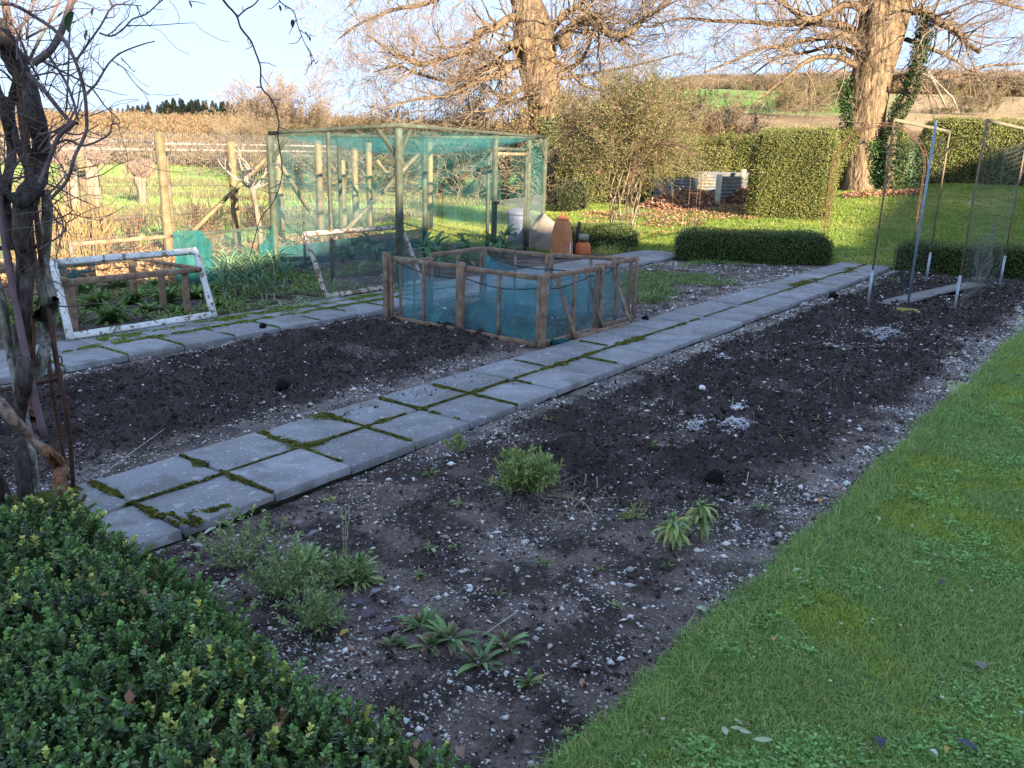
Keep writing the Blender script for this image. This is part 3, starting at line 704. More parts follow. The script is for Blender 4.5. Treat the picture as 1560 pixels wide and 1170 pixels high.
# ================================================================== THE HOUSE BEHIND (its shade lies over the beds)
def house():
    x0, y0 = W(-9, 12); root = thing('brick_house', (x0, y0, 0), 'long brick house behind the photographer, its roof shading the whole kitchen garden', 'house')
    prof = [(0, 0), (0, 5.2), (6, 5.75), (8, 6.5), (10, 7.7), (20, 7.8), (34, 13.4), (48, 8), (48, 0)]
    mb = MB(); n = len(prof)
    V = [(*W(-6.6, a), z) for a, z in prof]+[(*W(-11.5, a), z) for a, z in prof]
    mb.add(V, [(k, n+k, n+k+1, k+1) for k in range(n-1)]); mb.f.append(np.array([[0, k, k+1] for k in range(1, n-1)]+[[n, n+k+1, n+k] for k in range(1, n-1)], np.int32))
    mb.build('wall', MT['brick'], root)
    rb = MB()
    for k in range(1, n-2):
        (a0, z0), (a1, z1) = prof[k], prof[k+1]
        v = [(*W(-6.3, a0), z0+.01), (*W(-6.3, a1), z1+.01), (*W(-11.8, a1), z1+.01), (*W(-11.8, a0), z0+.01)]; v += [(p[0], p[1], p[2]+.12) for p in v]
        rb.add(v, BOXF)
    rb.build('roof', MT['tile'], root)
    for k, la in enumerate((3, 7, 12, 16, 24, 30, 38)):
        wb = MB(); p = W(-6.56, la); box(wb, (p[0], p[1], 1.6), (.1, 1.1, 1.2), YAW, (1, 1, 1)); f = wb.build('window', MT['white'], root)
        gb = MB(); p = W(-6.49, la); box(gb, (p[0], p[1], 1.6), (.02, .96, 1.06), YAW); g = gb.build('pane', MT['glass'], root); g.parent = f
house()

# ================================================================== FENCES, FRAMES, NETS
def hexmesh(mb, w_, h_, cell, M4, r=.0007, c=None):
    """chicken wire over a w x h rectangle (local x, z), placed by the 4x4 matrix"""
    a = cell/math.sqrt(3); nx = int(w_/cell)+2; nz_ = int(h_/(1.5*a))+2; A = []; B = []
    for j in range(nz_):
        for i in range(nx):
            cx = (i+(j % 2)*.5)*cell; cz = j*1.5*a
            top = (cx, cz+a); ul = (cx-cell/2, cz+a/2); ll = (cx-cell/2, cz-a/2)
            A += [top, ul]; B += [ul, ll]; A.append(top); B.append((cx+cell/2, cz+a/2))
    A = np.array(A); B = np.array(B)
    k = (A[:, 0] > 0) & (A[:, 0] < w_) & (A[:, 1] > 0) & (A[:, 1] < h_) & (B[:, 0] > 0) & (B[:, 0] < w_) & (B[:, 1] > 0) & (B[:, 1] < h_)
    A, B = A[k], B[k]
    def tr(q):
        v = np.stack([q[:, 0], .004*np.sin(q[:, 0]*31+q[:, 1]*17), q[:, 1], np.ones(len(q))], 1); return (v@np.array(M4).T)[:, :3]
    segs(mb, tr(A), tr(B), r, r, c)
I4 = np.eye(4)
def wire_frame(name, w_, h_, matf, label, cat, grp=None, t=.045, mids=1, hexr=.0008, hexs=True, cell=.03, posts=False, wirem='wire', rack=0.):
    root = thing(name, (0, 0, 0), label, cat, grp); sw = t
    def pc(nm, p0, p1, ww=sw, tt=t*.6):
        m = MB(); bar(m, (p0[0]+rack*p0[2], *p0[1:]), (p1[0]+rack*p1[2], *p1[1:]), ww, tt, up=(0, 1, 0), j=.05); m.build(nm, MT[matf], root)
    pc('stile', (sw/2, 0, 0), (sw/2, 0, h_)); pc('stile', (w_-sw/2, 0, 0), (w_-sw/2, 0, h_))
    pc('top_rail', (sw, 0, h_-sw/2), (w_-sw, 0, h_-sw/2)); pc('bottom_rail', (sw, 0, sw/2), (w_-sw, 0, sw/2))
    for k in range(mids): x = w_*(k+1)/(mids+1); pc('middle_stile', (x, 0, sw), (x, 0, h_-sw), sw*.7)
    if hexs:
        m = MB(); hexmesh(m, w_-.02, h_-.02, cell, np.array([[1, 0, rack, .01], [0, 1, 0, t*.33], [0, 0, 1, .01], [0, 0, 0, 1]]), hexr); m.build('chicken_wire', MT[wirem], root, kind='stuff')
    return root
def place(o, p, az, lean=0, roll=0):
    """p: bottom-left corner; az: direction of local x; lean: tilt back (towards local +y)"""
    o.matrix_world = Matrix.Translation(Vector(p)) @ Matrix.Rotation(az, 4, 'Z') @ Matrix.Rotation(roll, 4, 'Y') @ Matrix.Rotation(-lean, 4, 'X')
    return o
# the pen of low wire panels
proto = wire_frame('wire_panel', .99, .68, 'pen', 'brown wood and wire panel, front of the blue net pen, left of its two', 'wire panel', 'wire panels of the blue net pen')
PG = 'wire panels of the blue net pen'
place(proto, (4.86, 3.01, -.045), R_(-90))
def pcopy(p, az, lean, label, roll=0, sc=None):
    o = copy_tree(proto); o['label'] = label; place(o, p, az, lean, roll)
    if sc: o.matrix_world = o.matrix_world @ Matrix.Diagonal((*sc, 1))
    return o
pcopy((4.87, 2.03, -.05), R_(-90), 0, 'brown wire panel of the blue net pen, the front one nearest the main path')
pcopy((4.90, 1.04, -.045), R_(-1), 0, 'brown wood and wire panel along the main path, upright behind the leaning one', sc=(1.06, 1, 1))
pcopy((5.35, .955, -.045), R_(-1), R_(24), 'brown wood and wire panel leaning against the path side of the blue net pen', sc=(1.12, 1, 1.02))
pcopy((5.86, 1.06, -.045), R_(2), 0, 'upright wire panel at the far right pen corner, behind the leaning one', sc=(.95, 1, 1.02))
pcopy((6.74, 1.12, -.045), R_(112), 0, 'brown wire panel closing the far side of the blue net pen, nearer the path', sc=(.95, 1, 1))
pcopy((6.40, 2.02, -.045), R_(92), 0, 'brown wire panel closing the far side of the pen, before the grey bin', sc=(.92, 1, .99))
pcopy((6.34, 2.93, -.045), R_(183), 0, 'brown wire panel on the back side of the pen, beside the back path')
pcopy((5.34, 2.90, -.045), R_(177), 0, 'short brown wire panel at the back left of the blue net pen', sc=(.42, 1, .93))
for i, (x, y, ll) in enumerate(((4.83, 3.04, 'left front'), (4.84, 2.0, 'middle front'), (4.84, 1.0, 'nearest'))):
    mb = MB(); bar(mb, (x, y, -.1), (x+.01, y-.01*i, .665), .06, .05, up=(1, 0, 0), j=.06)
    tag(mb.build('corner_stake', MT['pen'], at=(x, y, 0)), 'split brown stake at the %s corner of the blue net pen' % ll if i != 1 else 'split brown stake between the two front panels of the blue net pen', 'stake', 'stakes of the blue net pen')
def net(name, P, z0, z1, m, nx=60, nz_=12, wav=.03, sag=.0, label=None, cat='netting', seed=0, parent=None, hem=None):
    """hanging net along the plan polyline P from z0 to z1 with folds"""
    P = np.asarray(P, float); L = np.concatenate([[0], np.cumsum(np.linalg.norm(np.diff(P, axis=0), axis=1))]); t = np.linspace(0, L[-1], nx)
    X = np.stack([np.interp(t, L, P[:, 0]), np.interp(t, L, P[:, 1])], 1); T = np.gradient(X, axis=0); T /= np.linalg.norm(T, axis=1)[:, None]+1e-9; Nn = np.stack([-T[:, 1], T[:, 0]], 1)
    V = []; tops = []
    for i in range(nx):
        seg = np.searchsorted(L, t[i], 'right')-1; seg = min(seg, len(L)-2); f = (t[i]-L[seg])/(L[seg+1]-L[seg]); sg = sag*4*f*(1-f)
        for j in range(nz_+1):
            v = j/nz_; zz = (z0 if np.isscalar(z0) else np.interp(t[i], L, z0)); z1_ = (z1 if np.isscalar(z1) else np.interp(t[i], L, z1))-sg
            o = wav*(fbm(t[i]*6+seed, v*1.2+seed, 3)-.5)*2*(1.3-v*.8)
            V.append((*(X[i]+Nn[i]*o), zz+(z1_-zz)*v))
        tops.append(V[-1])
    I = np.arange(len(V)).reshape(nx, nz_+1); F = np.stack([I[:-1, :-1], I[1:, :-1], I[1:, 1:], I[:-1, 1:]], -1).reshape(-1, 4)
    mb = MB(); mb.add(V, F)
    if parent is not None: o = mb.build(name, MT[m], parent, smooth=True)
    else: o = mb.build(name, MT[m], smooth=True, at=(*X[0], z0 if np.isscalar(z0) else z0[0])); tag(o, label, cat)
    if hem:
        hb = MB(); tube(hb, np.array(tops)[::2]+np.array([0, 0, .0]), hem, 5, rough=.5)
        h = hb.build('hem_cord', MT['hem'], parent if parent is not None else None)
        if parent is None: h.parent = o; h.matrix_parent_inverse = Matrix.Translation(-Vector(o.location))
    return o
net('draped_netting', [(4.93, 2.95), (4.93, 2.0), (4.94, 1.12), (5.85, 1.12), (6.6, 1.18), (6.34, 2.0), (6.28, 2.84)], -.04, [.56, .50, .50, .53, .60, .46, .56], 'bluenet', 150, 12, .035, .05, 'blue green netting draped round the inside of the low wire panel pen', 'netting', 3, hem=.006)
net('draped_netting', [(4.97, 2.9), (4.99, 2.0), (5.0, 1.2)], -.04, [.55, .3, .35], 'bluenet', 80, 10, .07, .05, 'bunched second fold of blue netting inside the front of the low pen', 'netting', 9)
net('draped_netting', [(6.24, 2.84), (6.2, 2.1), (6.35, 1.45)], -.04, [.58, .42, .5], 'bluenet', 60, 10, .08, .08, 'bunched blue netting hanging inside the far side of the low pen', 'netting', 21)
mb = MB()
for k in range(14):
    a = k*.45; tube(mb, spline([(5.0+.06*math.sin(a), .98-.05*math.cos(a*1.3), -.04+.02*(k % 3)), (5.1, .93+.03*math.sin(k), -.02+.03*random.random()), (5.18+.05*random.random(), .90+.05*random.random(), -.04)], 3), .012, 5, rough=.6)
tag(mb.build('net_bundle', MT['netfold'], at=(5.05, .95, -.04)), 'small crumpled heap of blue netting on the soil at the pen corner by the path', 'netting')

# painted frames by the back path
f1 = wire_frame('painted_frame', 1.53, .83, 'whitewood', 'flaking white painted timber frame leaning over the lettuce bed beside the back path', 'wooden frame', t=.062, mids=0, hexs=False, rack=.19)
place(f1, (1.97, 4.16, -.0), math.atan2(.06, 1.56), R_(-43), 0)
f1.matrix_world = Matrix.Translation((2.0, 4.19, 0)) @ Matrix.Rotation(R_(-38), 4, 'X')
f2 = wire_frame('painted_frame', 1.72, .92, 'flake', 'flaking brown and white frame with chicken wire leaning beside the back path', 'wooden frame', t=.055, mids=0, cell=.034, hexr=.0017, rack=.19)
f2.matrix_world = Matrix.Translation((5.03, 4.26, 0)) @ Matrix.Rotation(R_(-38), 4, 'X')
# low timber stand behind the white frame
st = thing('timber_stand', (2.2, 4.6, 0), 'low weathered timber stand over the lettuces behind the white frame', 'timber stand')
A, B, C_, D_ = (2.2, 4.62), (3.55, 4.56), (3.55, 5.78), (2.2, 5.8)
def piece(nm, p0, p1, w_, t_, m, par, up=(0, 0, 1), j=.05):
    mb = MB(); bar(mb, p0, p1, w_, t_, up, j=j); return mb.build(nm, MT[m], par)
for p in ((2.28, 4.62), (3.45, 4.60), (3.5, 5.72), (2.3, 5.7), (3.42, 5.0)): piece('post', (*p, -.08), (*p, .42), .06, .06, 'pen', st)
piece('rail', (1.95, 4.60, .45), (3.60, 4.55, .45), .04, .055, 'pen', st); piece('rail', (2.1, 5.75, .45), (3.6, 5.78, .45), .05, .06, 'pen', st)
piece('rail', (3.57, 4.50, .46), (3.56, 5.85, .46), .05, .04, 'pen', st); piece('rail', (2.2, 4.5, .49), (2.2, 5.85, .49), .05, .04, 'pen', st)
# upright panels behind, with the net thrown over
f3 = wire_frame('wire_panel', 1.55, .66, 'pen', 'dark brown wood panel standing behind the lettuce bed, left of the thrown teal net', 'wire panel', mids=0, cell=.03, hexr=.0006)
place(f3, (3.10, 6.30, -.04), R_(7))
f4 = wire_frame('wire_panel', 1.46, .68, 'cage', 'pale grey wood panel with chicken wire standing between teal net and fruit cage', 'wire panel', mids=0, cell=.03, hexr=.0009)
place(f4, (4.66, 6.2, -.03), R_(14))
net('thrown_net', [(4.38, 6.30), (4.52, 6.22), (4.66, 6.15), (4.86, 6.20)], [-.02, -.03, -.03, .02], [.67, .68, .68, .52], 'netfold', 40, 14, .09, 0, 'teal net thrown over the joint of two low panels, hanging in thick folds', 'netting', 5)
net('hung_net', [(4.75, 6.13), (5.3, 6.26), (5.95, 6.44)], [.28, -.02, .02], [.60, .64, .67], 'netting', 40, 12, .03, .0, 'thin teal net hung on the pale wire panel beside the fruit cage', 'netting', 15)
net('hung_net', [(5.62, 6.28), (5.80, 6.34), (5.97, 6.40)], [.03, .08, .3], [.42, .5, .67], 'netfold', 20, 12, .05, .0, 'gathered fold of teal net at the fruit cage end of the pale panel', 'netting', 17)
net('hung_net', [(2.15, 5.6), (2.6, 5.5), (3.0, 5.55)], [.32, .25, .3], [.52, .5, .5], 'netfold', 24, 8, .08, .08, 'scrap of teal net hanging over the back of the timber stand', 'netting', 19)

# ---- fruit cage
Lc, Nc, Rc, Bc = (6.06, 6.5), (6.29, 4.26), (12.05, 6.05), W(15.6, -1.70)
zL, zN, zR, zB = 1.86, 1.98, 1.99, 1.92
cage = thing('fruit_cage', (*Nc, 0), 'tall timber fruit cage walled and roofed in teal netting, with a door at its right', 'fruit cage')
def lerp(a, b, t): return tuple(np.array(a)*(1-t)+np.array(b)*t)
def cpost(p, h, w_=.075): return piece('post', (*p, -.1), (*p, h), w_, w_, 'cage', cage, (1, 0, 0), .02)
for p, h in ((Lc, zL), (Nc, zN), (Rc, zR), (Bc, zB)): cpost(p, h, .08)
cpost(lerp(Lc, Nc, .48), 1.92, .045); cpost(lerp(Lc, Bc, .38), 1.86, .05); cpost(lerp(Bc, Rc, .52), 1.93, .05)
def beam(a, za, b, zb, w_=.045): piece('beam', (*a, za), (*b, zb), w_, .045, 'cage', cage, j=.02)
beam(Lc, zL+.035, Nc, zN+.035); beam(Nc, zN+.035, Rc, zR+.035); beam(Lc, zL+.03, Bc, zB+.03); beam(Bc, zB+.03, Rc, zR+.03)
for a, za, b, zb in ((Lc, zL, Nc, zN), (Nc, zN, Lc, zL), (Nc, zN, Rc, zR), (Rc, zR, Nc, zN), (Bc, zB, Rc, zR), (Bc, zB, Lc, zL)):
    a_ = np.array(a); d = unit(np.array(b)-a_)*.34
    piece('brace', (*a_, za-.36), (*(a_+d), za-.01), .035, .05, 'cage', cage)
d1 = lerp(Nc, Rc, .56); d2 = lerp(Nc, Rc, .84)
cpost(d1, 1.95, .07); cpost(d2, 1.95, .085)
door = piece('door', (*lerp(d1, d2, .02), 1.78), (*lerp(d1, d2, .97), 1.78), .05, .05, 'cage', cage)
def dpiece(nm, p0, p1, w_=.045, m='cage'):
    mb = MB(); bar(mb, (*p0,), (*p1,), w_, w_, j=.02); o = mb.build(nm, MT[m], cage); o.parent = door; return o
a_ = lerp(d1, d2, .03); b_ = lerp(d1, d2, .93)
dpiece('door_stile', (*a_, .02), (*a_, 1.76)); dpiece('door_stile', (*b_, .02), (*b_, 1.76)); dpiece('door_rail', (*a_, .05), (*b_, .05))
dpiece('door_rail', (*a_, 1.70), (*b_, 1.70), .05, 'pen')
mb = MB(); tube(mb, [(*(np.array(d1)+[-.05, -.05]), .93), (*(np.array(d1)+[.03, -.08]), .93)], .022, 8); o = mb.build('latch', MT['black'], cage); o.parent = door
def cnet(nm, a, b, za, zb, m='netting', z0=0.0, off=0.0, wav=.03, seed=1, sag=.02):
    net(nm, [a, lerp(a, b, .5), b], z0, [za, (za+zb)/2, zb], m, 50, 10, wav, sag, parent=cage, seed=seed)
cnet('side_netting', Lc, Nc, zL, zN, seed=2); cnet('side_netting', Nc, d1, zN, 1.96, seed=4); cnet('side_netting', d2, Rc, 1.96, zR, seed=5)
cnet('side_netting', Bc, Rc, zB, zR, seed=6); cnet('side_netting', Lc, Bc, zL, zB, seed=7)
cnet('netting_skirt', Lc, Bc, .33, .33, 'skirt', 0, seed=8, wav=.02, sag=0)
# sagging roof net
n = 26; V = []
for i in range(n):
    for j in range(n):
        u, v = i/(n-1), j/(n-1)
        p = np.array(Lc)*(1-u)*(1-v)+np.array(Nc)*u*(1-v)+np.array(Rc)*u*v+np.array(Bc)*(1-u)*v
        z = (zL*(1-u)+zN*u)*(1-v)+(zB*(1-u)+zR*u)*v-.30*(16*u*(1-u)*v*(1-v))**.6+.02
        V.append((*p, z))
I = np.arange(n*n).reshape(n, n); mb = MB(); mb.add(V, np.stack([I[:-1, :-1], I[1:, :-1], I[1:, 1:], I[:-1, 1:]], -1).reshape(-1, 4)); mb.build('roof_netting', MT['roofnet'], cage, smooth=True)
def gridwire(par, a, b, z0, z1, cell, r=.0012, m='blackwire', nm='wire_mesh'):
    a = np.array(a); b = np.array(b); L = np.linalg.norm(b-a); n = int(L/cell); k = int((z1-z0)/cell); A = []; B = []
    for i in range(n+1): p = a+(b-a)*i/n; A.append((*p, z0)); B.append((*p, z1))
    for j in range(k+1): z = z0+(z1-z0)*j/k; A.append((*a, z)); B.append((*b, z))
    mb = MB(); segs(mb, A, B, r, r); mb.build(nm, MT[m], par, kind='stuff')
gridwire(cage, d1, Rc, 0, .95, .035, .0022, 'wire')
gridwire(cage, Lc, lerp(Lc, Bc, .98), .0, .9, .04, .0016, 'wire')

# ---- boundary fence
def fp(k): return np.array((6.13, 9.36))+np.array((1.72, .56))*k*1.1
fen = thing('mesh_fence', (6.13, 9.36, 0), 'tall wire mesh fence on pale split posts with whitened top rails, left of the cage', 'fence')
for k in (-3.4, -1.15, 0, 1.6, 3.1): 
    p = fp(k); piece('post', (*p, -.1), (*p, 1.88 if k == 0 else 1.74), .115, .115, 'fence', fen, (1, 0, 0), .05)
for a, b, z, j in ((-4, 0, 1.72, 0), (0, 3.1, 1.74, 0), (-4, 3.2, 1.62, 1)):
    pa, pb = fp(a), fp(b); off = np.array((-.05, .15))*(1+j); piece('rail', (*(pa+off), z-.02), (*(pb+off), z+.02), .03, .035, 'flake', fen)
for z in (.95, .62, .35): pa, pb = fp(-4), fp(3.2); mb = MB(); tube(mb, [(*pa, z), (*pb, z)], .003, 4); mb.build('strand', MT['wire'], fen)
gridwire(fen, fp(-4.2), fp(3.3), 0, 1.90, .05, .0015, 'wire')
gridwire(fen, fp(-4.2)+.02, fp(3.3)+.02, 1.45, 1.90, .05, .0012, 'wire')
# field fence beyond, with struts
ff = thing('field_fence', (7.8, 11.6, 0), 'pale post fence with slanting struts in the meadow edge behind the mesh fence', 'fence')
def gd(u, d): p = pt(u, 300, d); return np.array((p[0], p[1]))
pts_ = [(128, 13.6, 1.65), (256, 14.2, 1.75), (357, 14.6, 1.78), (487, 15.6, 1.85), (522, 16.4, 1.5), (563, 17.5, 1.85), (655, 18.6, 1.9)]
for u, d, h in pts_: p = gd(u, d); piece('post', (*p, -.1), (*p, h), .105, .105, 'fence', ff, (1, 0, 0), .05)
for (u0, d0, z0), (u1, d1_, z1) in (((285, 13.9, .25), (412, 14.9, 1.55)), ((180, 13.2, .1), (128, 13.6, .9)), ((425, 14.6, 1.5), (470, 15.2, .6)), ((527, 16.0, .2), (638, 18.4, 1.65)), ((575, 17.4, 1.5), (610, 17.6, .9))):
    piece('strut', (*gd(u0, d0), z0), (*gd(u1, d1_), z1), .075, .06, 'fence', ff)
for z in (.5, 1.0): a, b = gd(60, 13.4), gd(700, 19); mb = MB(); tube(mb, [(*a, z), (*b, z)], .004, 4); mb.build('strand', MT['blackwire'], ff)

# ---- things by the cage
def lathe(mb, prof, c0, n=28, c=None, wob=0):
    V = []; 
    for i, (r, z) in enumerate(prof):
        for k in range(n):
            a = 2*math.pi*k/n; rr = r*(1+wob*math.sin(3*a+i)); V.append((c0[0]+rr*math.cos(a), c0[1]+rr*math.sin(a), c0[2]+z))
    m = len(prof); I = np.arange(m*n).reshape(m, n); J = np.roll(I, -1, 1)
    mb.add(V, np.stack([I[:-1], J[:-1], J[1:], I[1:]], -1).reshape(-1, 4), c)
    for i, rev in ((0, True), (m-1, False)):
        if prof[i][0] > .001: f = list(I[i]); mb.add([(c0[0], c0[1], c0[2]+prof[i][1])], np.zeros((0, 3), int)); e = mb.n-1; b = e-m*n if i == 0 else e-m*n-(1 if prof[0][0] > .001 else 0); mb.f.append(np.array([(e, b+i*n+(k+1) % n, b+i*n+k) if rev else (e, b+i*n+k, b+i*n+(k+1) % n) for k in range(n)], np.int32))
    return mb
p = gp(855, 388); x, y = p[0], p[1]
rf = thing('rhubarb_forcer', (x, y, -.03), 'tall bell shaped terracotta rhubarb forcer with a knobbed lid', 'rhubarb forcer')
mb = MB(); lathe(mb, [(.215, 0), (.22, .03), (.205, .06), (.195, .25), (.175, .42), (.15, .55), (.125, .62), (.10, .645)], (x, y, -.03)); mb.build('bell', MT['terra'], rf, smooth=True)
mb = MB(); lathe(mb, [(.115, .645), (.12, .66), (.10, .685), (.05, .70), (.028, .715), (.03, .745), (.018, .765), (.0005, .77)], (x, y, -.03)); mb.build('lid', MT['terrar'], rf, smooth=True)
p = gp(888, 387); x, y = p[0], p[1]
rp = thing('terracotta_pot', (x, y, -.03), 'squat red terracotta pot upturned with a mossy grey block on top', 'pot')
mb = MB(); lathe(mb, [(.135, 0), (.14, .06), (.138, .16), (.12, .22), (.07, .25), (.0005, .255)], (x, y, -.03)); mb.build('pot_body', MT['terrar'], rp, smooth=True)
mb = MB(); box(mb, (x, y, .30), (.20, .17, .10), .5); tag(mb.build('concrete_block', MT['concrete'], at=(x, y, .25)), 'mossy grey rectangular block lying on the squat red pot', 'block')
p = gp(874, 386)
mb = MB(); bar(mb, (p[0], p[1], -.05), (p[0]+.12, p[1]-.02, .56), .05, .05, j=.03); tag(mb.build('dark_stake', MT['black'], at=(p[0], p[1], 0)), 'short dark round topped stake leaning between forcer and red pot', 'stake')
p = gp(868, 392)
mb = MB(); bar(mb, (p[0], p[1], -.05), (p[0]+.01, p[1], .24), .014, .01); tag(mb.build('plant_label_stick', MT['white'], at=(p[0], p[1], 0)), 'thin white marker stick at the back path before the red pot', 'marker stick')
p = W(16.4, .05)
gb = thing('dustbin', (*p, -.02), 'blue grey galvanised dustbin with domed lid behind the cage door', 'dustbin')
mb = MB(); lathe(mb, [(.20, 0), (.205, .1), (.225, .5), (.23, .60)], (*p, -.02)); mb.build('bin_body', MT['bin'], gb, smooth=True)
mb = MB(); lathe(mb, [(.25, .585), (.25, .63), (.22, .66), (.12, .71), (.0005, .72)], (*p, -.02)); mb.build('lid', MT['bin'], gb, smooth=True)
p = W(16.0, .52)
mb = MB(); V = []; n = 24; H = [0, .12, .25, .38, .5, .58, .62]; Rr = [.40, .40, .37, .33, .25, .14, .02]
for i, (h, r) in enumerate(zip(H, Rr)):
    for k in range(n): a = 2*math.pi*k/n; rr = r*(1+.22*(fbm(2+math.cos(a)*1.5+h*2, 3+math.sin(a)*1.5, 3)-.5)*2+.05*math.sin(9*a)); V.append((p[0]+rr*math.cos(a), p[1]+rr*math.sin(a), h*(1+.08*math.sin(2*a))-.03))
I = np.arange(len(H)*n).reshape(len(H), n); J = np.roll(I, -1, 1); mb.add(V, np.stack([I[:-1], J[:-1], J[1:], I[1:]], -1).reshape(-1, 4))
tag(mb.build('tarpaulin_heap', MT['sack'], at=(*p, 0), smooth=True), 'grey brown sheet draped over a heap between dustbin and forcer', 'tarpaulin')

# ================================================================== CLIPPED HEDGES
BOXC = [(.10, .15, .04), (.14, .20, .055), (.19, .23, .07), (.07, .12, .04)]
TALL = [(.16, .19, .045), (.21, .23, .06), (.25, .25, .08), (.12, .15, .04), (.27, .23, .10)]
ROUGH = [(.17, .18, .05), (.24, .21, .08), (.30, .24, .11), (.11, .14, .04), (.2, .2, .06)]
hedge_thing('box_hedge', [(12.35, 3.30), (13.1, 2.15), (14.1, 1.22)], .62, .50, -.05, 5200, .026, BOXC, 'low clipped box hedge in the centre, before the sunlit lawn at the path end', round_=.1, grp='low box hedges round the beds')
hedge_thing('box_hedge', [(11.75, 5.55), (12.6, 4.95), (13.1, 4.6)], .55, .45, -.05, 4800, .026, BOXC, 'short low box hedge behind the terracotta pots', grp='low box hedges round the beds')
hedge_thing('box_hedge', [(13.9, -.05), (14.2, -1.6), (14.5, -4.2)], .60, .48, -.05, 4800, .026, BOXC, 'low clipped box hedge behind the net poles on the right', grp='low box hedges round the beds')
def hp(u, D): la = (u-780)/FPX*D; return W(D, la)
hedge_thing('tall_hedge', [hp(1128, 21.4), hp(1245, 20.8)], 1.7, 1.93, tz(*hp(1195, 20.3)), 6500, .036, TALL, 'tall square clipped hedge block beside the compost bays', round_=.2, bulge=.12, jag=.09)
hedge_thing('tall_hedge', [hp(1060, 27.5), hp(1130, 27), hp(1240, 26.5), hp(1330, 27)], 1.6, 1.72, .5, 2600, .045, TALL, 'long clipped boundary hedge behind the compost bays', bulge=.14, jag=.1)
hedge_thing('tall_hedge', [hp(1368, 27), hp(1440, 26.5), hp(1530, 26), hp(1640, 25)], 1.8, 1.78, .75, 2600, .045, TALL, 'long clipped boundary hedge right of the great tree trunk', bulge=.14, jag=.1)
hedge_thing('boundary_hedge', [hp(850, 27), hp(930, 26.5), hp(1000, 26.5), hp(1068, 27)], 1.6, 1.75, .25, 2600, .045, ROUGH, 'rough olive boundary hedge behind the climber covered arch', bulge=.3, jag=.2)
hedge_thing('low_shrub', [hp(840, 24.5), hp(880, 24.3)], 1.0, .7, .1, 1600, .05, [(.05, .055, .03), (.09, .07, .05), (.06, .08, .03)], 'low dark shrub at the foot of the left great tree', cat='shrub', bulge=.2, jag=.15)

# the big box hedge in front: leafy sprigs
def sprig(seed, tipcol=None, lum=1.):
    r = np.random.default_rng(seed); P = []; D = []; C = []; Ls = []
    for k in range(7):
        z = -.02+k*.0075; a0 = r.random()*3.14
        for s in range(2 if k < 5 else 4):
            a = a0+s*(math.pi if k < 5 else math.pi/2)+r.normal()*.2; el = .25+.13*k+r.normal()*.15
            P.append((0, 0, z)); D.append((math.cos(a)*math.cos(el), math.sin(a)*math.cos(el), math.sin(el)))
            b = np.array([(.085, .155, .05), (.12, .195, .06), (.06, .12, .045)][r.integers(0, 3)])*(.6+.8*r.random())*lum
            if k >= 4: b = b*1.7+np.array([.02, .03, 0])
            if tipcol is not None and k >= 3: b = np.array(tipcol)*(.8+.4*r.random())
            C.append(b); Ls.append(.0172*(1-.04*k)*(.85+.3*r.random()))
    P = np.array(P); D = np.array(D); m = len(P); Ls = np.array(Ls)[:, None]
    up = np.array([0, 0, 1.]); s = np.cross(D, up); s /= np.linalg.norm(s, axis=1)[:, None]; n = np.cross(s, D); w_ = Ls*.28
    V = np.stack([P, P+D*Ls*.35+s*w_+n*.0012, P+D*Ls*.75+s*w_*.9+n*.001, P+D*Ls*1.02-n*.001, P+D*Ls*.75-s*w_*.9+n*.001, P+D*Ls*.35-s*w_+n*.0015, P+D*Ls*.35-n*.0008, P+D*Ls*.75-n*.0012], 1)
    b = (np.arange(m)*8)[:, None]; mb = MB()
    F3 = np.concatenate([b+np.array([t]) for t in ((0, 1, 6), (0, 6, 5), (2, 3, 7), (7, 3, 4))]); F4 = np.concatenate([b+np.array([t]) for t in ((1, 2, 7, 6), (6, 7, 4, 5))])
    mb.add(V.reshape(-1, 3), F3, np.repeat(np.array(C), 8, 0)); mb.f.append(F4.astype(np.int32))
    segs(mb, [(0, 0, -.05)], [(0, 0, .03)], .0012, .0006, (.10, .10, .04)); return mb
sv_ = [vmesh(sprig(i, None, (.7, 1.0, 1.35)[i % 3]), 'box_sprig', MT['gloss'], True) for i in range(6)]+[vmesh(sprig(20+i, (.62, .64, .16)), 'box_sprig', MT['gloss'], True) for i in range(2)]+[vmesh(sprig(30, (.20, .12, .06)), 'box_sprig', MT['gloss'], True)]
fh = thing('box_hedge', (-.7, -1.6, 0), 'large leafy box hedge filling the near left corner, dotted with yellow new tips', 'hedge')
HZ = .43
def htop(x, y): return HZ+.05*(fbm(x*2.5+3, y*2.5, 3)-.5)*2-.10*sst(-.32, -.13, x+.0*y)-.08*sst(-.35, -.05, y)
def hx(y): return -.15-.14*sst(-.9, -2.3, y)-.0*y+.03*np.sin(y*5)+.10*sst(-.7, -.2, y)
n = 9500; y = -3.2+3.15*RNG.random(n); x = -1.5+(hx(y)+1.5)*RNG.random(n); z = htop(x, y)
P = np.stack([x, y, z-.015+.02*RNG.normal(size=n)], 1); Nn = np.stack([(.5*RNG.normal(size=n)*.5)+.7*sst(-.30, -.12, x), .25*RNG.normal(size=n)+.7*sst(-.3, -.05, y), np.ones(n)], 1)
n2 = 4200; y2 = -3.2+3.15*RNG.random(n2); z2 = -.04+.42*RNG.random(n2); x2 = hx(y2)+.02*RNG.normal(size=n2)+.02
P[:, 2] += -.05*(fbm(x*9, y*9, 2) < .36)+.03*(RNG.random(n) < .06); Nn[:, :2] += .35*RNG.normal(size=(n, 2)); P = np.concatenate([P, np.stack([x2, y2, z2], 1)]); Nn = np.concatenate([Nn, np.stack([np.ones(n2), .4*RNG.normal(size=n2), .5+.4*RNG.random(n2)], 1)])
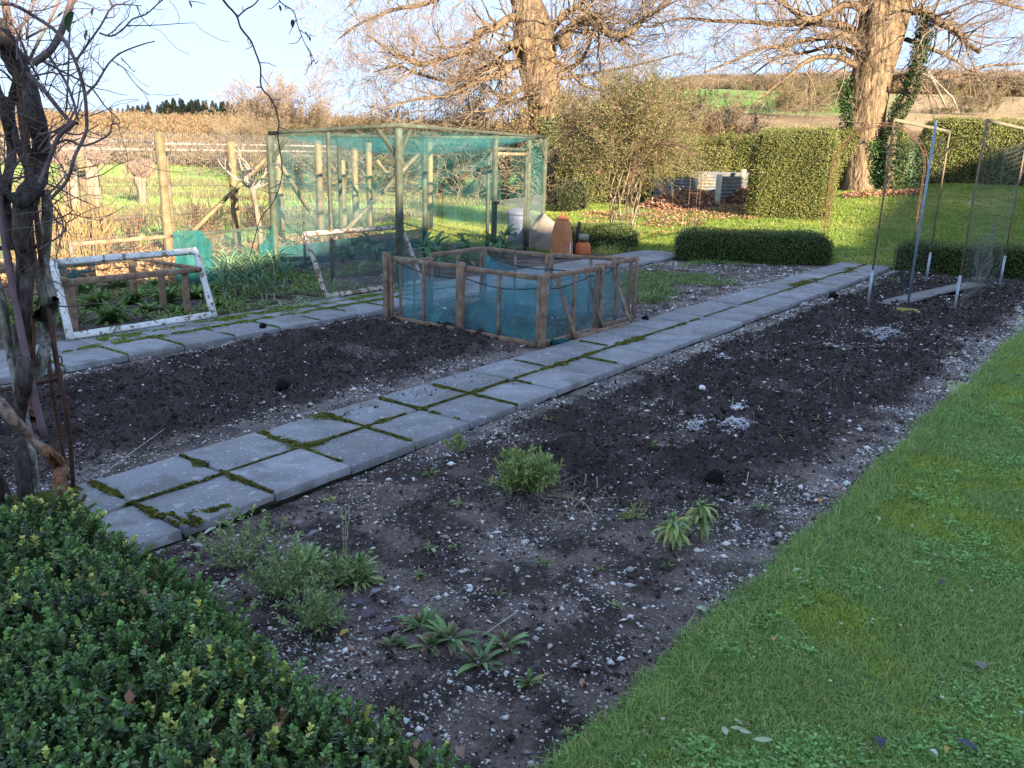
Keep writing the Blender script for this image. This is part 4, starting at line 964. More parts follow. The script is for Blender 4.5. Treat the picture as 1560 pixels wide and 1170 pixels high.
n3 = 1500; x3 = -1.5+1.4*RNG.random(n3); P = np.concatenate([P, np.stack([x3, -.08+.03*RNG.normal(size=n3), .4*RNG.random(n3)], 1)]); Nn = np.concatenate([Nn, np.stack([.3*RNG.normal(size=n3), np.ones(n3), .5+0*x3], 1)])
nn = len(P); idx = RNG.integers(0, 6, nn); q = RNG.random(nn); yel = fbm(P[:, 0]*3, P[:, 1]*3, 3); idx[q < .09*(yel > .5)+.03] = 6; idx[(q > .985)] = 8
idx[(q > .04) & (q < .09) & (P[:, 1] > -.9)] = 7
Nn /= np.linalg.norm(Nn, axis=1)[:, None]
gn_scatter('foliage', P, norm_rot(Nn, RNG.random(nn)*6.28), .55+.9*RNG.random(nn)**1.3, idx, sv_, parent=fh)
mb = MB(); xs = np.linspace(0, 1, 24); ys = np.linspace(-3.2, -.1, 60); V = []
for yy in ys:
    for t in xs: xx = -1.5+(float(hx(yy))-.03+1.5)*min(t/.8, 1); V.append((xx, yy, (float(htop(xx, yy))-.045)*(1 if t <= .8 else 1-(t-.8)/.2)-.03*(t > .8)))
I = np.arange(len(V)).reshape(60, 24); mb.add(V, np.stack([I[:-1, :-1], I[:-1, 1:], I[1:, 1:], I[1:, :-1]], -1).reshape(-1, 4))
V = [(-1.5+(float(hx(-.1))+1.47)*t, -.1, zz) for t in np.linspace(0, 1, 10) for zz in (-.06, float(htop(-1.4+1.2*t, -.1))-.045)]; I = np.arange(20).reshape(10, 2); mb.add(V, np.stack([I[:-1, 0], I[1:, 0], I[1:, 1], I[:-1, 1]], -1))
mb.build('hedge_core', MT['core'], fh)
mb = MB(); n = 420; x = -1.2+1.02*RNG.random(n); y = -3.0+2.85*RNG.random(n); z = htop(x, y); A = np.stack([x, y, z-.12], 1); d = RNG.normal(size=(n, 3))*.35; d[:, 2] = 1
segs(mb, A, A+d*(.11+.06*RNG.random((n, 1))), .0016, .0009, jcol((.24, .20, .10), n, .3)); mb.build('twigs', MT['twig'], fh, kind='stuff')
mb = MB(); n = 26; x = -1.0+.8*RNG.random(n); y = -2.6+2.4*RNG.random(n); D_ = rdir(n); D_[:, 2] *= .3; cards(mb, np.stack([x, y, htop(x, y)+.012], 1), D_, rdir(n)*.3+[0, 0, 1], .035+.02*RNG.random(n), .018+.01*RNG.random(n), jcol((.26, .15, .08), n, .3)); mb.build('dead_leaves', MT['litter'], fh, kind='stuff')
# ================================================================== GREAT TREES
BARK, TIPC = (.20, .14, .088), (.25, .185, .14)
def limb(px, d0, d1, r0, r1):
    """sighted limb: list of (u,v), depth from d0 to d1, half thickness in px"""
    n = len(px); P = [pt(u, v, d0+(d1-d0)*i/max(1, n-1)) for i, (u, v) in enumerate(px)]
    Q = spline(P, 4); R = np.linspace(r0, r1, len(Q))*d0/FPX; return Q, R
def twiggy(out, Q, R, dens, L, depth, start=.12, up=.03, spread=.8, droop=0):
    n = len(Q)
    for i in range(int(n*start), n):
        for _ in range(dens):
            if random.random() < .62:
                d = unit(Q[min(i+1, n-1)]-Q[max(i-1, 0)]); a = unit(np.cross(d, RNG.normal(size=3)))
                nd = unit(d*random.uniform(.2, .9)+a*spread+np.array([0, 0, random.uniform(-.35, .45)-droop]))
                grow(Q[i], nd, L*random.uniform(.5, 1.2), max(.013, R[i]*.38), depth, out, .55, up, .2, .62, 2, .0045, 4)
def rough_trunk(mb, Q, R, n=22, lump=.2, c=BARK, seed=0, ridg=.06):
    Q = np.asarray(Q); R = np.asarray(R); m = len(Q); T = np.gradient(Q, axis=0); T /= np.linalg.norm(T, axis=1)[:, None]; V = []; C = []
    s = unit(np.cross(T[0], [0, 1, .1])); L = np.concatenate([[0], np.cumsum(np.linalg.norm(np.diff(Q, axis=0), axis=1))])
    for i in range(m):
        s = unit(s-T[i]*(s@T[i])); b = np.cross(T[i], s); a = np.arange(n)*2*math.pi/n
        k = 1+lump*2*(fbm(np.cos(a)*1.2+seed+L[i]/R[i]*.35, np.sin(a)*1.2+seed+7, 3)-.5)+ridg*np.sin(a*7+L[i]*.8+seed)+ridg*.7*np.sin(a*12-L[i]*1.3)
        V.append(Q[i]+np.outer(np.cos(a)*R[i]*k, s)+np.outer(np.sin(a)*R[i]*k, b))
        cc = .7+.5*fbm(a*2+seed, np.full(n, L[i]*1.5), 3); C.append(np.outer(cc, c))
    V = np.concatenate(V); I = np.arange(m*n).reshape(m, n); J = np.roll(I, -1, 1)
    mb.add(V, np.stack([I[:-1], J[:-1], J[1:], I[1:]], -1).reshape(-1, 4), np.concatenate(C)); return mb
def ivy(parent, spots, n, r, name='ivy', cols=((.045, .10, .025), (.06, .13, .03), (.09, .15, .04), (.03, .07, .02)), L=.075):
    mb = MB()
    for (c0, c1, rad) in spots:
        c0 = np.array(c0); c1 = np.array(c1); t = RNG.random((n, 1)); a = RNG.random(n)*6.283; h = rdir(n); h[:, 2] *= .3
        P = c0+(c1-c0)*t+h*rad*(.75+.5*RNG.random((n, 1))); D = h*.5+rdir(n)*.7; D[:, 2] -= .3
        cards(mb, P, D, h+.4*rdir(n), L*(.6+.7*RNG.random(n)), L*.8*(.6+.6*RNG.random(n)), np.array(cols)[RNG.integers(0, len(cols), n)]*(.7+.6*RNG.random((n, 1))))
    return mb.build(name, MT['leaf'], parent, kind='stuff')
def big_tree(label, base, trunk, limbs, D, tdens=3, tL=1.35, depth=3, seed=1, knobs=()):
    global RNG
    random.seed(seed); RNG = np.random.default_rng(seed)
    root = thing('great_tree', tuple(base), label, 'tree')
    mb = MB(); Q = spline([pt(u, v, D) for u, v, r in trunk], 4); R = np.interp(np.linspace(0, 1, len(Q)), np.linspace(0, 1, len(trunk)), [r*D/FPX for _, _, r in trunk])
    Q[0] = (*Q[0][:2], Q[0][2]-.3); rough_trunk(mb, Q, R, seed=seed)
    for (u, v, r) in knobs: rough_trunk(mb, [pt(u, v+r*.9, D-.4), pt(u+r*.3, v+r*.4, D-.6), pt(u+r*.3, v-r*.5, D-.6), pt(u, v-r, D-.4)], np.array([.3, 1, .9, .2])*r*D/FPX, 12, .3, seed=u)
    mb.build('trunk', MT['bark'], root, smooth=True)
    out = []
    TQ = spline([pt(u, v, D) for u, v, r in trunk], 4); twiggy(out, TQ[4:], np.full(len(TQ)-4, .03), 4, .75, 2, spread=1.1)
    for px, d1, r0, r1 in limbs:
        Q, R = limb(px, D, D+d1, r0, r1); lm = MB(); rough_trunk(lm, Q, R, 9, .2, seed=px[0][0]); lm.build('limb', MT['bark'], root, smooth=True)
        twiggy(out, Q, R, tdens, tL, depth)
    flush_segs(out, 'twigs', MT['twig'], root, BARK, TIPC)
    print('twigs', len(out)); return root
t1 = big_tree('great bare pollarded tree with pale burred trunk behind the fruit cage', (*W(27, 1.2), .0),
    [(838, 312, 30), (838, 285, 23), (836, 240, 19), (832, 200, 22), (826, 150, 26), (820, 110, 27), (815, 70, 29), (808, 30, 26), (803, 0, 22), (800, -60, 20), (806, -130, 17), (800, -220, 13), (815, -330, 8)],
    [([(797, 28), (775, 28), (753, 43), (728, 50), (720, 73), (697, 80), (667, 92), (637, 97), (620, 88), (600, 82), (560, 53)], -2, 7, 1.5),
     ([(800, 92), (780, 100), (770, 108), (733, 122), (707, 133), (680, 147), (640, 150), (600, 160)], -1.5, 7, 1.5),
     ([(800, 96), (770, 97), (747, 100), (713, 117), (680, 123), (630, 110), (607, 100), (570, 110)], 1.5, 5, 1.2),
     ([(795, 5), (755, -18), (700, -20), (650, 5), (600, 15), (550, 35), (515, 60)], 1, 6, 1.2),
     ([(797, -30), (740, -70), (680, -75), (620, -45), (570, -20), (530, 10)], -1, 6, 1.2),
     ([(830, 62), (843, 40), (863, 20), (883, 7), (893, -5), (930, -40)], -1, 7, 3),
     ([(838, 68), (863, 47), (880, 35), (897, 27), (913, 37), (930, 53), (960, 50), (980, 27), (1000, 17), (1030, -10)], -2, 8, 2.5),
     ([(840, 112), (847, 110), (880, 97), (897, 70), (903, 43), (920, 10)], 1, 4, 1.5),
     ([(842, 120), (870, 117), (913, 110), (980, 97), (1040, 80)], 1.5, 3.2, 1),
     ([(805, 130), (780, 143), (750, 167), (720, 170)], -1, 4, 1), ([(800, 62), (785, 66), (773, 70)], -1, 7, 5),
     ([(800, -80), (760, -150), (690, -170), (600, -140), (520, -90)], 1, 7, 2), ([(805, -100), (860, -170), (930, -160), (1000, -110), (1060, -60)], 1, 7, 2), ([(805, -120), (850, -260), (900, -330)], 0, 7, 2), ([(800, -160), (750, -280), (700, -350)], 0, 7, 2),
     ([(838, 95), (860, 100), (890, 130), (930, 140), (960, 150)], -2, 3.5, 1), ([(830, 160), (870, 150), (900, 165), (930, 160)], 2, 3, 1), ([(800, 150), (770, 155), (740, 130), (700, 120)], 2, 3.5, 1)],
    27, seed=11, knobs=((857, 62, 13), (822, 150, 14), (800, 68, 10)))
ivy(t1, [(pt(818, 195, 26.8), pt(817, 290, 26.8), .42), (pt(838, 180, 26.6), pt(845, 235, 26.6), .35)], 1500, 0)
t2 = big_tree('great bare broad trunked tree with furrowed bark behind the rusty arch', (*W(25, 10.6), .8),
    [(1312, 300, 38), (1311, 280, 31), (1314, 240, 27), (1318, 200, 27), (1325, 130, 29), (1334, 90, 30), (1343, 40, 33), (1352, 0, 35), (1360, -50, 32), (1368, -120, 26), (1372, -200, 18), (1380, -300, 9)],
    [([(1305, 100), (1297, 97), (1280, 88), (1247, 87), (1223, 97), (1200, 117), (1173, 137), (1150, 160)], -2, 5.5, 1.2),
     ([(1310, 70), (1303, 67), (1287, 53), (1253, 58), (1220, 62), (1187, 72), (1163, 72), (1123, 90), (1073, 110)], -1, 6, 1.2),
     ([(1316, 55), (1307, 50), (1273, 37), (1227, 35), (1187, 37), (1140, 33), (1090, 32), (1040, 28), (990, 40)], 1, 7, 1.2),
     ([(1325, 20), (1313, 13), (1287, 7), (1240, 30), (1213, 20), (1187, 0), (1150, -20), (1100, -15)], -2, 7, 1.5),
     ([(1375, 20), (1390, 17), (1413, 20), (1433, 37), (1457, 47), (1470, 63), (1493, 80)], -1.5, 7, 3),
     ([(1355, 120), (1370, 117), (1400, 115), (1440, 118), (1473, 110), (1507, 100), (1560, 97)], -1, 4.5, 1.2),
     ([(1385, 0), (1430, -30), (1480, -20), (1530, 5), (1590, 20)], 1, 6, 2), ([(1380, -40), (1440, -90), (1520, -70), (1600, -40)], -1, 6, 2),
     ([(1330, -30), (1280, -70), (1200, -80), (1120, -60), (1050, -30)], 0, 8, 2), ([(1330, -90), (1260, -150), (1150, -160), (1060, -110)], 1, 7, 2), ([(1385, -130), (1450, -220), (1540, -220)], 0, 7, 2), ([(1365, -160), (1330, -280), (1260, -340)], 0, 7, 2),
     ([(1380, 60), (1420, 75), (1460, 95), (1500, 130)], 1.5, 4, 1), ([(1312, 85), (1270, 70), (1230, 80), (1180, 90), (1140, 120)], 2, 4, 1)],
    25, tdens=2, seed=23)
ivy(t2, [(pt(1330, 215, 24.6), pt(1332, 280, 24.6), .30), (pt(1344, 205, 24.7), pt(1346, 285, 24.7), .30), (pt(1292, 120, 25), pt(1296, 190, 25), .25)], 1600, 0)
random.seed(5); RNG = np.random.default_rng(5)
p = W(24.2, 11.1); it = thing('ivy_clad_trunk', (*p, .75), 'slender ivy covered trunk leaning right beside the great broad trunk', 'tree')
mb = MB(); Q, R = limb([(1352, 295), (1356, 230), (1362, 187), (1377, 157), (1393, 117), (1400, 83), (1408, 50), (1412, 10)], 24.2, 24.6, 9, 3); rough_trunk(mb, Q, R, 10); mb.build('trunk', MT['bark'], it, smooth=True)
out = []; twiggy(out, Q, R, 1, 1.3, 3, .5); flush_segs(out, 'twigs', MT['twig'], it, BARK, TIPC)
ivy(it, [(Q[i], Q[i+3], .22) for i in range(0, len(Q)-4, 3)]+[(pt(1372, 215, 24.3), pt(1374, 290, 24.3), .50)]*3, 520, 0, cols=((.03, .065, .02), (.045, .09, .03), (.06, .10, .03)))
lo = MB(); tube(lo, [pt(1413, 108, 23.5), pt(1430, 140, 23.5), pt(1443, 167, 23.6)], [.05, .04, .02], 6, (.4, .33, .24)); tube(lo, [pt(1404, 112, 23.5), pt(1420, 118, 23.5), pt(1452, 150, 23.4), pt(1462, 174, 23.3)], [.03, .03, .025, .01], 6, (.4, .33, .24)); lo.build('broken_branch', MT['bark'], it)

# ---- bushes of thin stems
def bush_mesh(seed, h, w_, nst, depth, stemc, leafc, nleaf, leafL, base_spread=.35, start=0.):
    global RNG
    random.seed(seed); RNG = np.random.default_rng(seed); out = []
    for k in range(nst):
        a = random.uniform(0, 6.283); q = w_*base_spread*random.random(); d = unit([math.cos(a)*random.uniform(.1, .9)*w_/h, math.sin(a)*random.uniform(.1, .9)*w_/h, 1])
        grow((q*math.cos(a), q*math.sin(a), start), d, h*.55*random.uniform(.7, 1.1), .03*h/3, depth, out, .6, .05, .22, .6, 3, .006)
    A = np.array([o[0] for o in out]); B = np.array([o[1] for o in out]); ra = np.array([o[2] for o in out]); rb = np.array([o[3] for o in out])
    st = MB(); segs(st, A, B, ra, rb, np.array(stemc)*(.6+.8*RNG.random((len(A), 1))))
    lf = None
    if nleaf:
        t = RNG.integers(0, len(B), nleaf); P = B[t]+.05*RNG.normal(size=(nleaf, 3)); D = rdir(nleaf)
        lf = MB(); cards(lf, P, D, rdir(nleaf), leafL*(.6+.8*RNG.random(nleaf)), leafL*.55*(.6+.8*RNG.random(nleaf)), np.array(leafc)[RNG.integers(0, len(leafc), nleaf)]*(.6+.8*RNG.random((nleaf, 1))))
    return st, lf
def bush_proto(name, seed, label, cat, grp, *a, **k):
    root = thing(name, (0, 0, 0), label, cat, grp); st, lf = bush_mesh(seed, *a, **k)
    st.build('stems', MT['twig'], root, kind='stuff')
    if lf is not None: lf.build('foliage', MT['leaf'], root, kind='stuff')
    return root
def putc(proto, first, x, y, s, rz, label=None, z=None, name=None):
    o = proto if first else copy_tree(proto); o.location = (x, y, tz(x, y) if z is None else z); o.scale = (s, s, s) if np.isscalar(s) else s; o.rotation_euler = (0, 0, rz)
    if label: o['label'] = label
    return o
OLIVE = [(.26, .23, .08), (.32, .24, .10), (.20, .20, .07), (.36, .24, .12)]
G = 'olive brown thicket bushes behind the fruit cage'
b1 = bush_proto('thicket_bush', 31, '', 'bush', G, 3.6, 4.0, 13, 3, (.24, .17, .10), OLIVE, 5200, .085, base_spread=.5)
b2 = bush_proto('thicket_bush', 37, '', 'bush', G, 3.6, 4.0, 13, 3, (.27, .19, .11), OLIVE, 3600, .085, base_spread=.5)
spots = [(515, 36, .95, b1), (575, 37, 1.0, b2), (633, 35, 1.0, b1), (690, 36, 1.05, b2), (738, 33, 1.2, b1), (790, 32, 1.15, b2), (885, 30.5, 1.15, b1), (940, 31.5, 1.1, b2), (1000, 31, 1.05, b1), (1062, 32, .85, b2), (470, 38, .8, b2)]
seen = set()
LB = ['leftmost but one', 'third from the left', 'fourth from the left', 'tallest middle one just left of the tree', 'left of the great trunk', 'touching the great trunk on its left', 'just right of the great trunk', 'second right of the great trunk', 'behind the climber arch', 'rightmost and lowest, above the compost bays', 'leftmost']
for (u, D, s, pr), lb in zip(spots, LB):
    x, y = W(D, (u-780)/FPX*D); putc(pr, id(pr) not in seen, x, y, s, random.uniform(0, 6), 'olive brown thicket bush behind the garden, '+lb); seen.add(id(pr))
bt = bush_proto('bare_tree', 41, 'pale brown bare tree standing alone in front of the left skyline', 'tree', None, 7.0, 5.5, 8, 4, (.30, .22, .17), [(.30, .2, .12), (.2, .17, .08)], 1500, .16, base_spread=.12)
x, y = W(58, (432-780)/FPX*58); putc(bt, True, x, y, .92, 1.0)
bh = bush_proto('hedgerow_tree', 43, 'grey brown scrubby hedgerow tree left of the thicket', 'tree', None, 4.2, 5.5, 14, 3, (.26, .20, .13), [(.2, .19, .06), (.15, .15, .05)], 4200, .12, base_spread=.6)
x, y = W(50, (505-780)/FPX*50); putc(bh, True, x, y, 1.0, 1.0)
# field bushes on the right
G2 = 'rounded bushes in the fields beyond the hedge'
fb = bush_proto('field_bush', 47, '', 'bush', G2, 3.2, 4.5, 14, 3, (.24, .19, .11), [(.2, .17, .07), (.16, .15, .06)], 3600, .12, base_spread=.6)
for i, (u, D, s, lb) in enumerate(((1205, 88, 1.3, 'large one left of the tree trunk'), (1250, 92, 1.1, 'one touching the tree trunk'), (1180, 80, .9, 'small leftmost one'), (1425, 90, .9, 'one right of the ivy trunk'))):
    x, y = W(D, (u-780)/FPX*D); putc(fb, i == 0, x, y, s, i*1.3, 'rounded brown green bush in the far field, '+lb)
# far woods, bracken, conifers: masses nobody could count
random.seed(3); RNG = np.random.default_rng(3)
wm = []
for i, (sc_, lc) in enumerate((((.24, .18, .13), [(.2, .15, .09), (.17, .14, .08)]), ((.26, .19, .14), [(.24, .16, .10), (.2, .16, .08)]), ((.20, .16, .11), [(.15, .15, .06), (.12, .13, .05)]))):
    st, lf = bush_mesh(60+i, 8, 7, 7, 3, sc_, lc, 900, .5); wm.append(vmesh(st, 'far_tree', MT['twig']))
    wm.append(vmesh(lf, 'far_tree', MT['leaf']))
RNG = np.random.default_rng(4)
n = 2600; D = 172+95*RNG.random(n); la = D*(.12+.62*RNG.random(n)); x, y = W(D, la); s = (.45+.35*RNG.random(n))*(.55+.45*sst(.2, .5, la/D)); P = np.stack([x, y, terrain(x, y)-.5], 1)
gn_scatter('far_woods', P, flat_rot(n, .05), s, RNG.integers(0, 6, n), wm)
n = 150; D = 75+60*RNG.random(n); la = D*(.22+.4*RNG.random(n)); q = np.abs(fbm(D*.03, la*.03)-.5) < .05; D, la = D[q], la[q]; x, y = W(D, la); n = len(x)
gn_scatter('far_hedgerows', np.stack([x, y, terrain(x, y)-.3], 1), flat_rot(n, .05), .12+.12*RNG.random(n), RNG.integers(0, 6, n), wm)
def bracken(seed):
    mb = MB(); r = np.random.default_rng(seed); n = 800; P = r.normal(size=(n, 3))*[.9, .9, .25]+[0, 0, .5]; P[:, 2] = np.abs(P[:, 2])*(1.1-.25*np.hypot(P[:, 0], P[:, 1])); D = r.normal(size=(n, 3)); D[:, 2] = np.abs(D[:, 2])+.3
    cards(mb, P, D, r.normal(size=(n, 3)), .12+.16*r.random(n), .02+.04*r.random(n), np.array([(.25, .15, .09), (.27, .18, .11), (.18, .12, .07), (.22, .19, .10), (.17, .15, .08)])[r.integers(0, 4, n)]*(.6+.7*r.random((n, 1)))); return mb
bm = [vmesh(bracken(i), 'bracken_clump', MT['litter']) for i in range(3)]
n = 4200; D = 56+30*RNG.random(n); la = -D*(.9*RNG.random(n)**1-.16); x, y = W(D, la)
gn_scatter('bracken_bank', np.stack([x, y, terrain(x, y)], 1), flat_rot(n, .2), .8+.9*RNG.random(n), RNG.integers(0, 3, n), bm)
n = 500; D = 38+22*RNG.random(n); la = D*(.22+.5*RNG.random(n)); x, y = W(D, la); q = (fbm(x*.1, y*.1) > .5) & (D > 52); x, y = x[q], y[q]; n = len(x)
gn_scatter('bracken_strip', np.stack([x, y, terrain(x, y)], 1), flat_rot(n, .2), .5+.3*RNG.random(n), RNG.integers(0, 3, n), bm)
def conifer(seed):
    mb = MB(); r = np.random.default_rng(seed); n = 500; t = r.random(n)**.7; z = 8*t; rad = 1.6*(1-t)*(.6+.5*r.random(n))+.1; a = r.random(n)*6.283
    rad = rad*1.35; P = np.stack([rad*.3*np.cos(a), rad*.3*np.sin(a), z], 1); D = np.stack([np.cos(a), np.sin(a), -.1+.3*r.random(n)], 1)
    cards(mb, P, D, np.tile([0, 0, 1.], (n, 1)), rad*.9+.2, .5+0*rad, np.array([(.12, .17, .13), (.15, .19, .14), (.18, .20, .14)])[r.integers(0, 3, n)]*(.7+.5*r.random((n, 1)))); segs(mb, [(0, 0, 0)], [(0, 0, 7.5)], .15, .03, (.12, .09, .06)); return mb
cm = [vmesh(conifer(i), 'far_conifer', MT['leaf']) for i in range(3)]
n = 520; D = 190+40*RNG.random(n); la = -D*(.03+.62*RNG.random(n)); x, y = W(D, la); edge_ = sst(-.5, -.38, la/D)*(1-sst(-.28, -.2, la/D)); q = RNG.random(n) < .3+.7*edge_; x, y, e = x[q], y[q], edge_[q]; n = len(x)
gn_scatter('far_conifers', np.stack([x, y, terrain(x, y)-.5], 1), flat_rot(n, .04), (.38+.22*RNG.random(n))*(.6+.6*e), RNG.integers(0, 3, n), cm)
# brush of cut branches behind the field fence (left of centre)
random.seed(9); RNG = np.random.default_rng(9)
def brush(u, D, n, wid, hgt, label, col):
    x, y = W(D, (u-780)/FPX*D); r = thing('brushwood_pile', (x, y, tz(x, y)), label, 'brushwood'); out = []
    for k in range(n):
        a = random.uniform(0, 6.28); q = wid*random.random(); grow((x+q*math.cos(a), y+q*math.sin(a), tz(x, y)+hgt*random.random()*.7), (math.cos(a+1), math.sin(a+1), random.uniform(.0, .9)), hgt*.9, .028, 2, out, .7, -.02, .3, .7, 2, .008)
    flush_segs(out, 'stems', MT['twig'], r, col, col)
brush(370, 48, 26, 3.2, 2.2, 'pile of pale bare branches on the bank below the lone tree', (.30, .23, .16))
brush(440, 46, 26, 3.2, 2.2, 'pale brushwood heap right of the lone tree', (.28, .21, .14)); brush(560, 31, 30, 2.2, 1.6, 'golden brushwood behind the roof of the fruit cage', (.24, .18, .11)); brush(700, 31, 30, 2.4, 1.7, 'tangled pale brushwood before the thicket, left of the great tree', (.22, .16, .10))
brush(840, 27.5, 26, 1.3, 1.3, 'suckers and brushwood round the foot of the left great tree', (.20, .15, .09))
# pollard stumps and small dead posts in the meadow
def pollard(u, D, h, r0, label):
    x, y = W(D, (u-780)/FPX*D); z = tz(x, y); t = thing('pollard_stump', (x, y, z), label, 'tree stump'); mb = MB()
    Q = spline([(x, y, z-.1), (x+.03, y, z+h*.4), (x-.03, y, z+h*.75), (x, y, z+h)], 4); rough_trunk(mb, Q, np.interp(np.linspace(0, 1, len(Q)), [0, .3, .8, 1], [r0*1.3, r0, r0*1.3, r0*.5]), 14, .3, (.34, .26, .19), seed=u); mb.build('trunk', MT['bark'], t, smooth=True)
    out = []
    for k in range(60): a = random.uniform(0, 6.28); grow((x+r0*math.cos(a), y+r0*math.sin(a), z+h*random.uniform(.82, 1.02)), (math.cos(a), math.sin(a), random.uniform(-.3, 1.4)), .3, .016, 1, out, .6, .2, .2, .7, 3, .006)
    flush_segs(out, 'twigs', MT['twig'], t, (.32, .22, .17), (.38, .25, .2))
pollard(118, 19, 1.55, .20, 'pale pollarded stump with a knobbly crown behind the fence at the left')
pollard(148, 18.4, 1.5, .13, 'slimmer pale pollard stump right beside the knobbly one')
pollard(221, 24, .95, .13, 'short dark tipped dead stump standing in the meadow')
# small fruit tree by cage corner outside
fo = thing('pruned_fruit_tree', (*gd(395, 13.3), -.05), 'small hard pruned tree with pale branches left of the fruit cage', 'tree'); out = []
p = gd(395, 13.3); mb = MB(); tube(mb, spline([(*p, -.1), (p[0]-.03, p[1], .5), (p[0]-.1, p[1]+.05, 1.1)], 4), [.06, .055, .05, .05, .045, .045, .04, .04, .04][:9], 8, (.26, .21, .16), .15); mb.build('trunk', MT['bark'], fo)
for a in np.arange(7)*.9: grow((p[0]-.1, p[1]+.05, 1.05), (math.cos(a), math.sin(a), 1.1), .5, .022, 1, out, .6, .1, .2, .6, 2, .006)
flush_segs(out, 'twigs', MT['twig'], fo, (.38, .33, .28), (.42, .36, .3))
# bare currant bushes before the fence
G3 = 'bare currant bushes before the mesh fence'
cb = bush_proto('currant_bush', 51, '', 'bush', G3, 1.15, .9, 16, 1, (.24, .15, .10), OLIVE, 0, .1, base_spread=.12)
for i, (u, v, s, lb) in enumerate(((150, 385, 1.0, 'left of the first fence post'), (200, 382, .9, 'nearest the first fence post'), (300, 362, 1.0, 'between the two tall fence posts'), (325, 378, .6, 'low dark one behind the teal net'), (395, 355, .95, 'beside the fruit cage'))):
    p = gp(u, v); putc(cb, i == 0, p[0], p[1], s, i*1.1, 'bare twiggy currant bush, '+lb, -.05)
# golden reeds at far left, and fallen leaves
mb = MB(); n = 900; a = RNG.random(n); u = 15+150*a; P = np.array([gp(uu, 372+26*RNG.random()-.12*uu*.2) for uu in u]); P[:, 2] = -.06; h = .5+.5*RNG.random(n); d = RNG.normal(size=(n, 3))*.16; d[:, 2] = 1
segs(mb, P, P+d*h[:, None], .005, .0025, jcol((.50, .36, .16), n, .3, .06)); cards(mb, P+d*h[:, None]*.5, d+rdir(n)*.5, rdir(n), .25+.2*RNG.random(n), .012+0*h, jcol((.48, .34, .15), n, .3))
tag(mb.build('golden_reeds', MT['litter'], at=(*P[0][:2], 0)), 'stand of dry golden reeds left of the fence behind the vine trunk', 'reeds', kind='stuff')
mb = MB(); n = 15000; x = 2.4+8.8*RNG.random(n); y = 6.7+4.2*RNG.random(n)+.25*(x-6); q = fbm(x*1.3, y*1.3) > .36; x, y = x[q], y[q]; n = len(x)
P = np.stack([x, y, -.045+.03*RNG.random(n)], 1); D = rdir(n); D[:, 2] = np.abs(D[:, 2])*.35; cards(mb, P, D, np.tile([0, 0, 1.], (n, 1))+.5*RNG.normal(size=(n, 3)), .05+.05*RNG.random(n), .03+.03*RNG.random(n), jcol(1, n, .3, .1)*np.array([(.38, .20, .09), (.45, .26, .12), (.26, .14, .08), (.40, .30, .18)])[RNG.integers(0, 4, n)])
mb.build('fallen_leaves', MT['litter'], kind='stuff')

# ================================================================== COMPOST BAYS
def corr(par, a, b, z0, z1, nm='corrugated_sheet'):
    a = np.array(a); b = np.array(b); d = unit(b-a); nrm = np.array([-d[1], d[0]]); V = []; k = 30
    for i in range(k+1):
        z = z0+(z1-z0)*i/k; o = .022*math.sin(i/k*(z1-z0)/.095*2*math.pi)
        for p in (a, b): V.append((*(p+nrm*o), z))
    mb = MB(); I = np.arange(len(V)).reshape(-1, 2); F = np.stack([I[:-1, 0], I[:-1, 1], I[1:, 1], I[1:, 0]], -1)
    V = np.array(V); V2 = V+np.array([*nrm*.006, 0]); mb.add(np.concatenate([V, V2]), np.concatenate([F, F[:, ::-1]+len(V)])); return mb.build(nm, MT['iron'], par)
cx, cy = hp(1062, 24); zc = tz(cx, cy); cbx = thing('compost_bay', (cx, cy, zc), 'pair of compost bays walled with corrugated metal before the hedge', 'compost bay')
c1, c2, c3, c4, c5 = hp(986, 26.0), hp(1040, 26.2), hp(1135, 25.2), hp(1078, 23.2), hp(1136, 24.2)
corr(cbx, hp(982, 25.4), hp(1042, 24.4), zc-.2, zc+.72); corr(cbx, hp(1038, 25.9), hp(1137, 25.7), zc-.1, zc+.88); corr(cbx, hp(1080, 23.3), hp(1138, 24.9), zc-.2, zc+.80)
for u, D, h in ((1078, 23.2, .84), (1113, 25.4, .98), (1042, 24.7, .7)):
    mb = MB(); x, y = hp(u, D); bar(mb, (x, y, zc-.3), (x, y, zc+h), .13, .09, j=.03); mb.build('post', MT['whitepost'], cbx)
mb = MB(); x, y = hp(1079, 23.1); bar(mb, (x, y, zc-.35), (x, y, zc+.8), .13, .03); mb.build('front_board', MT['whitepost'], cbx)
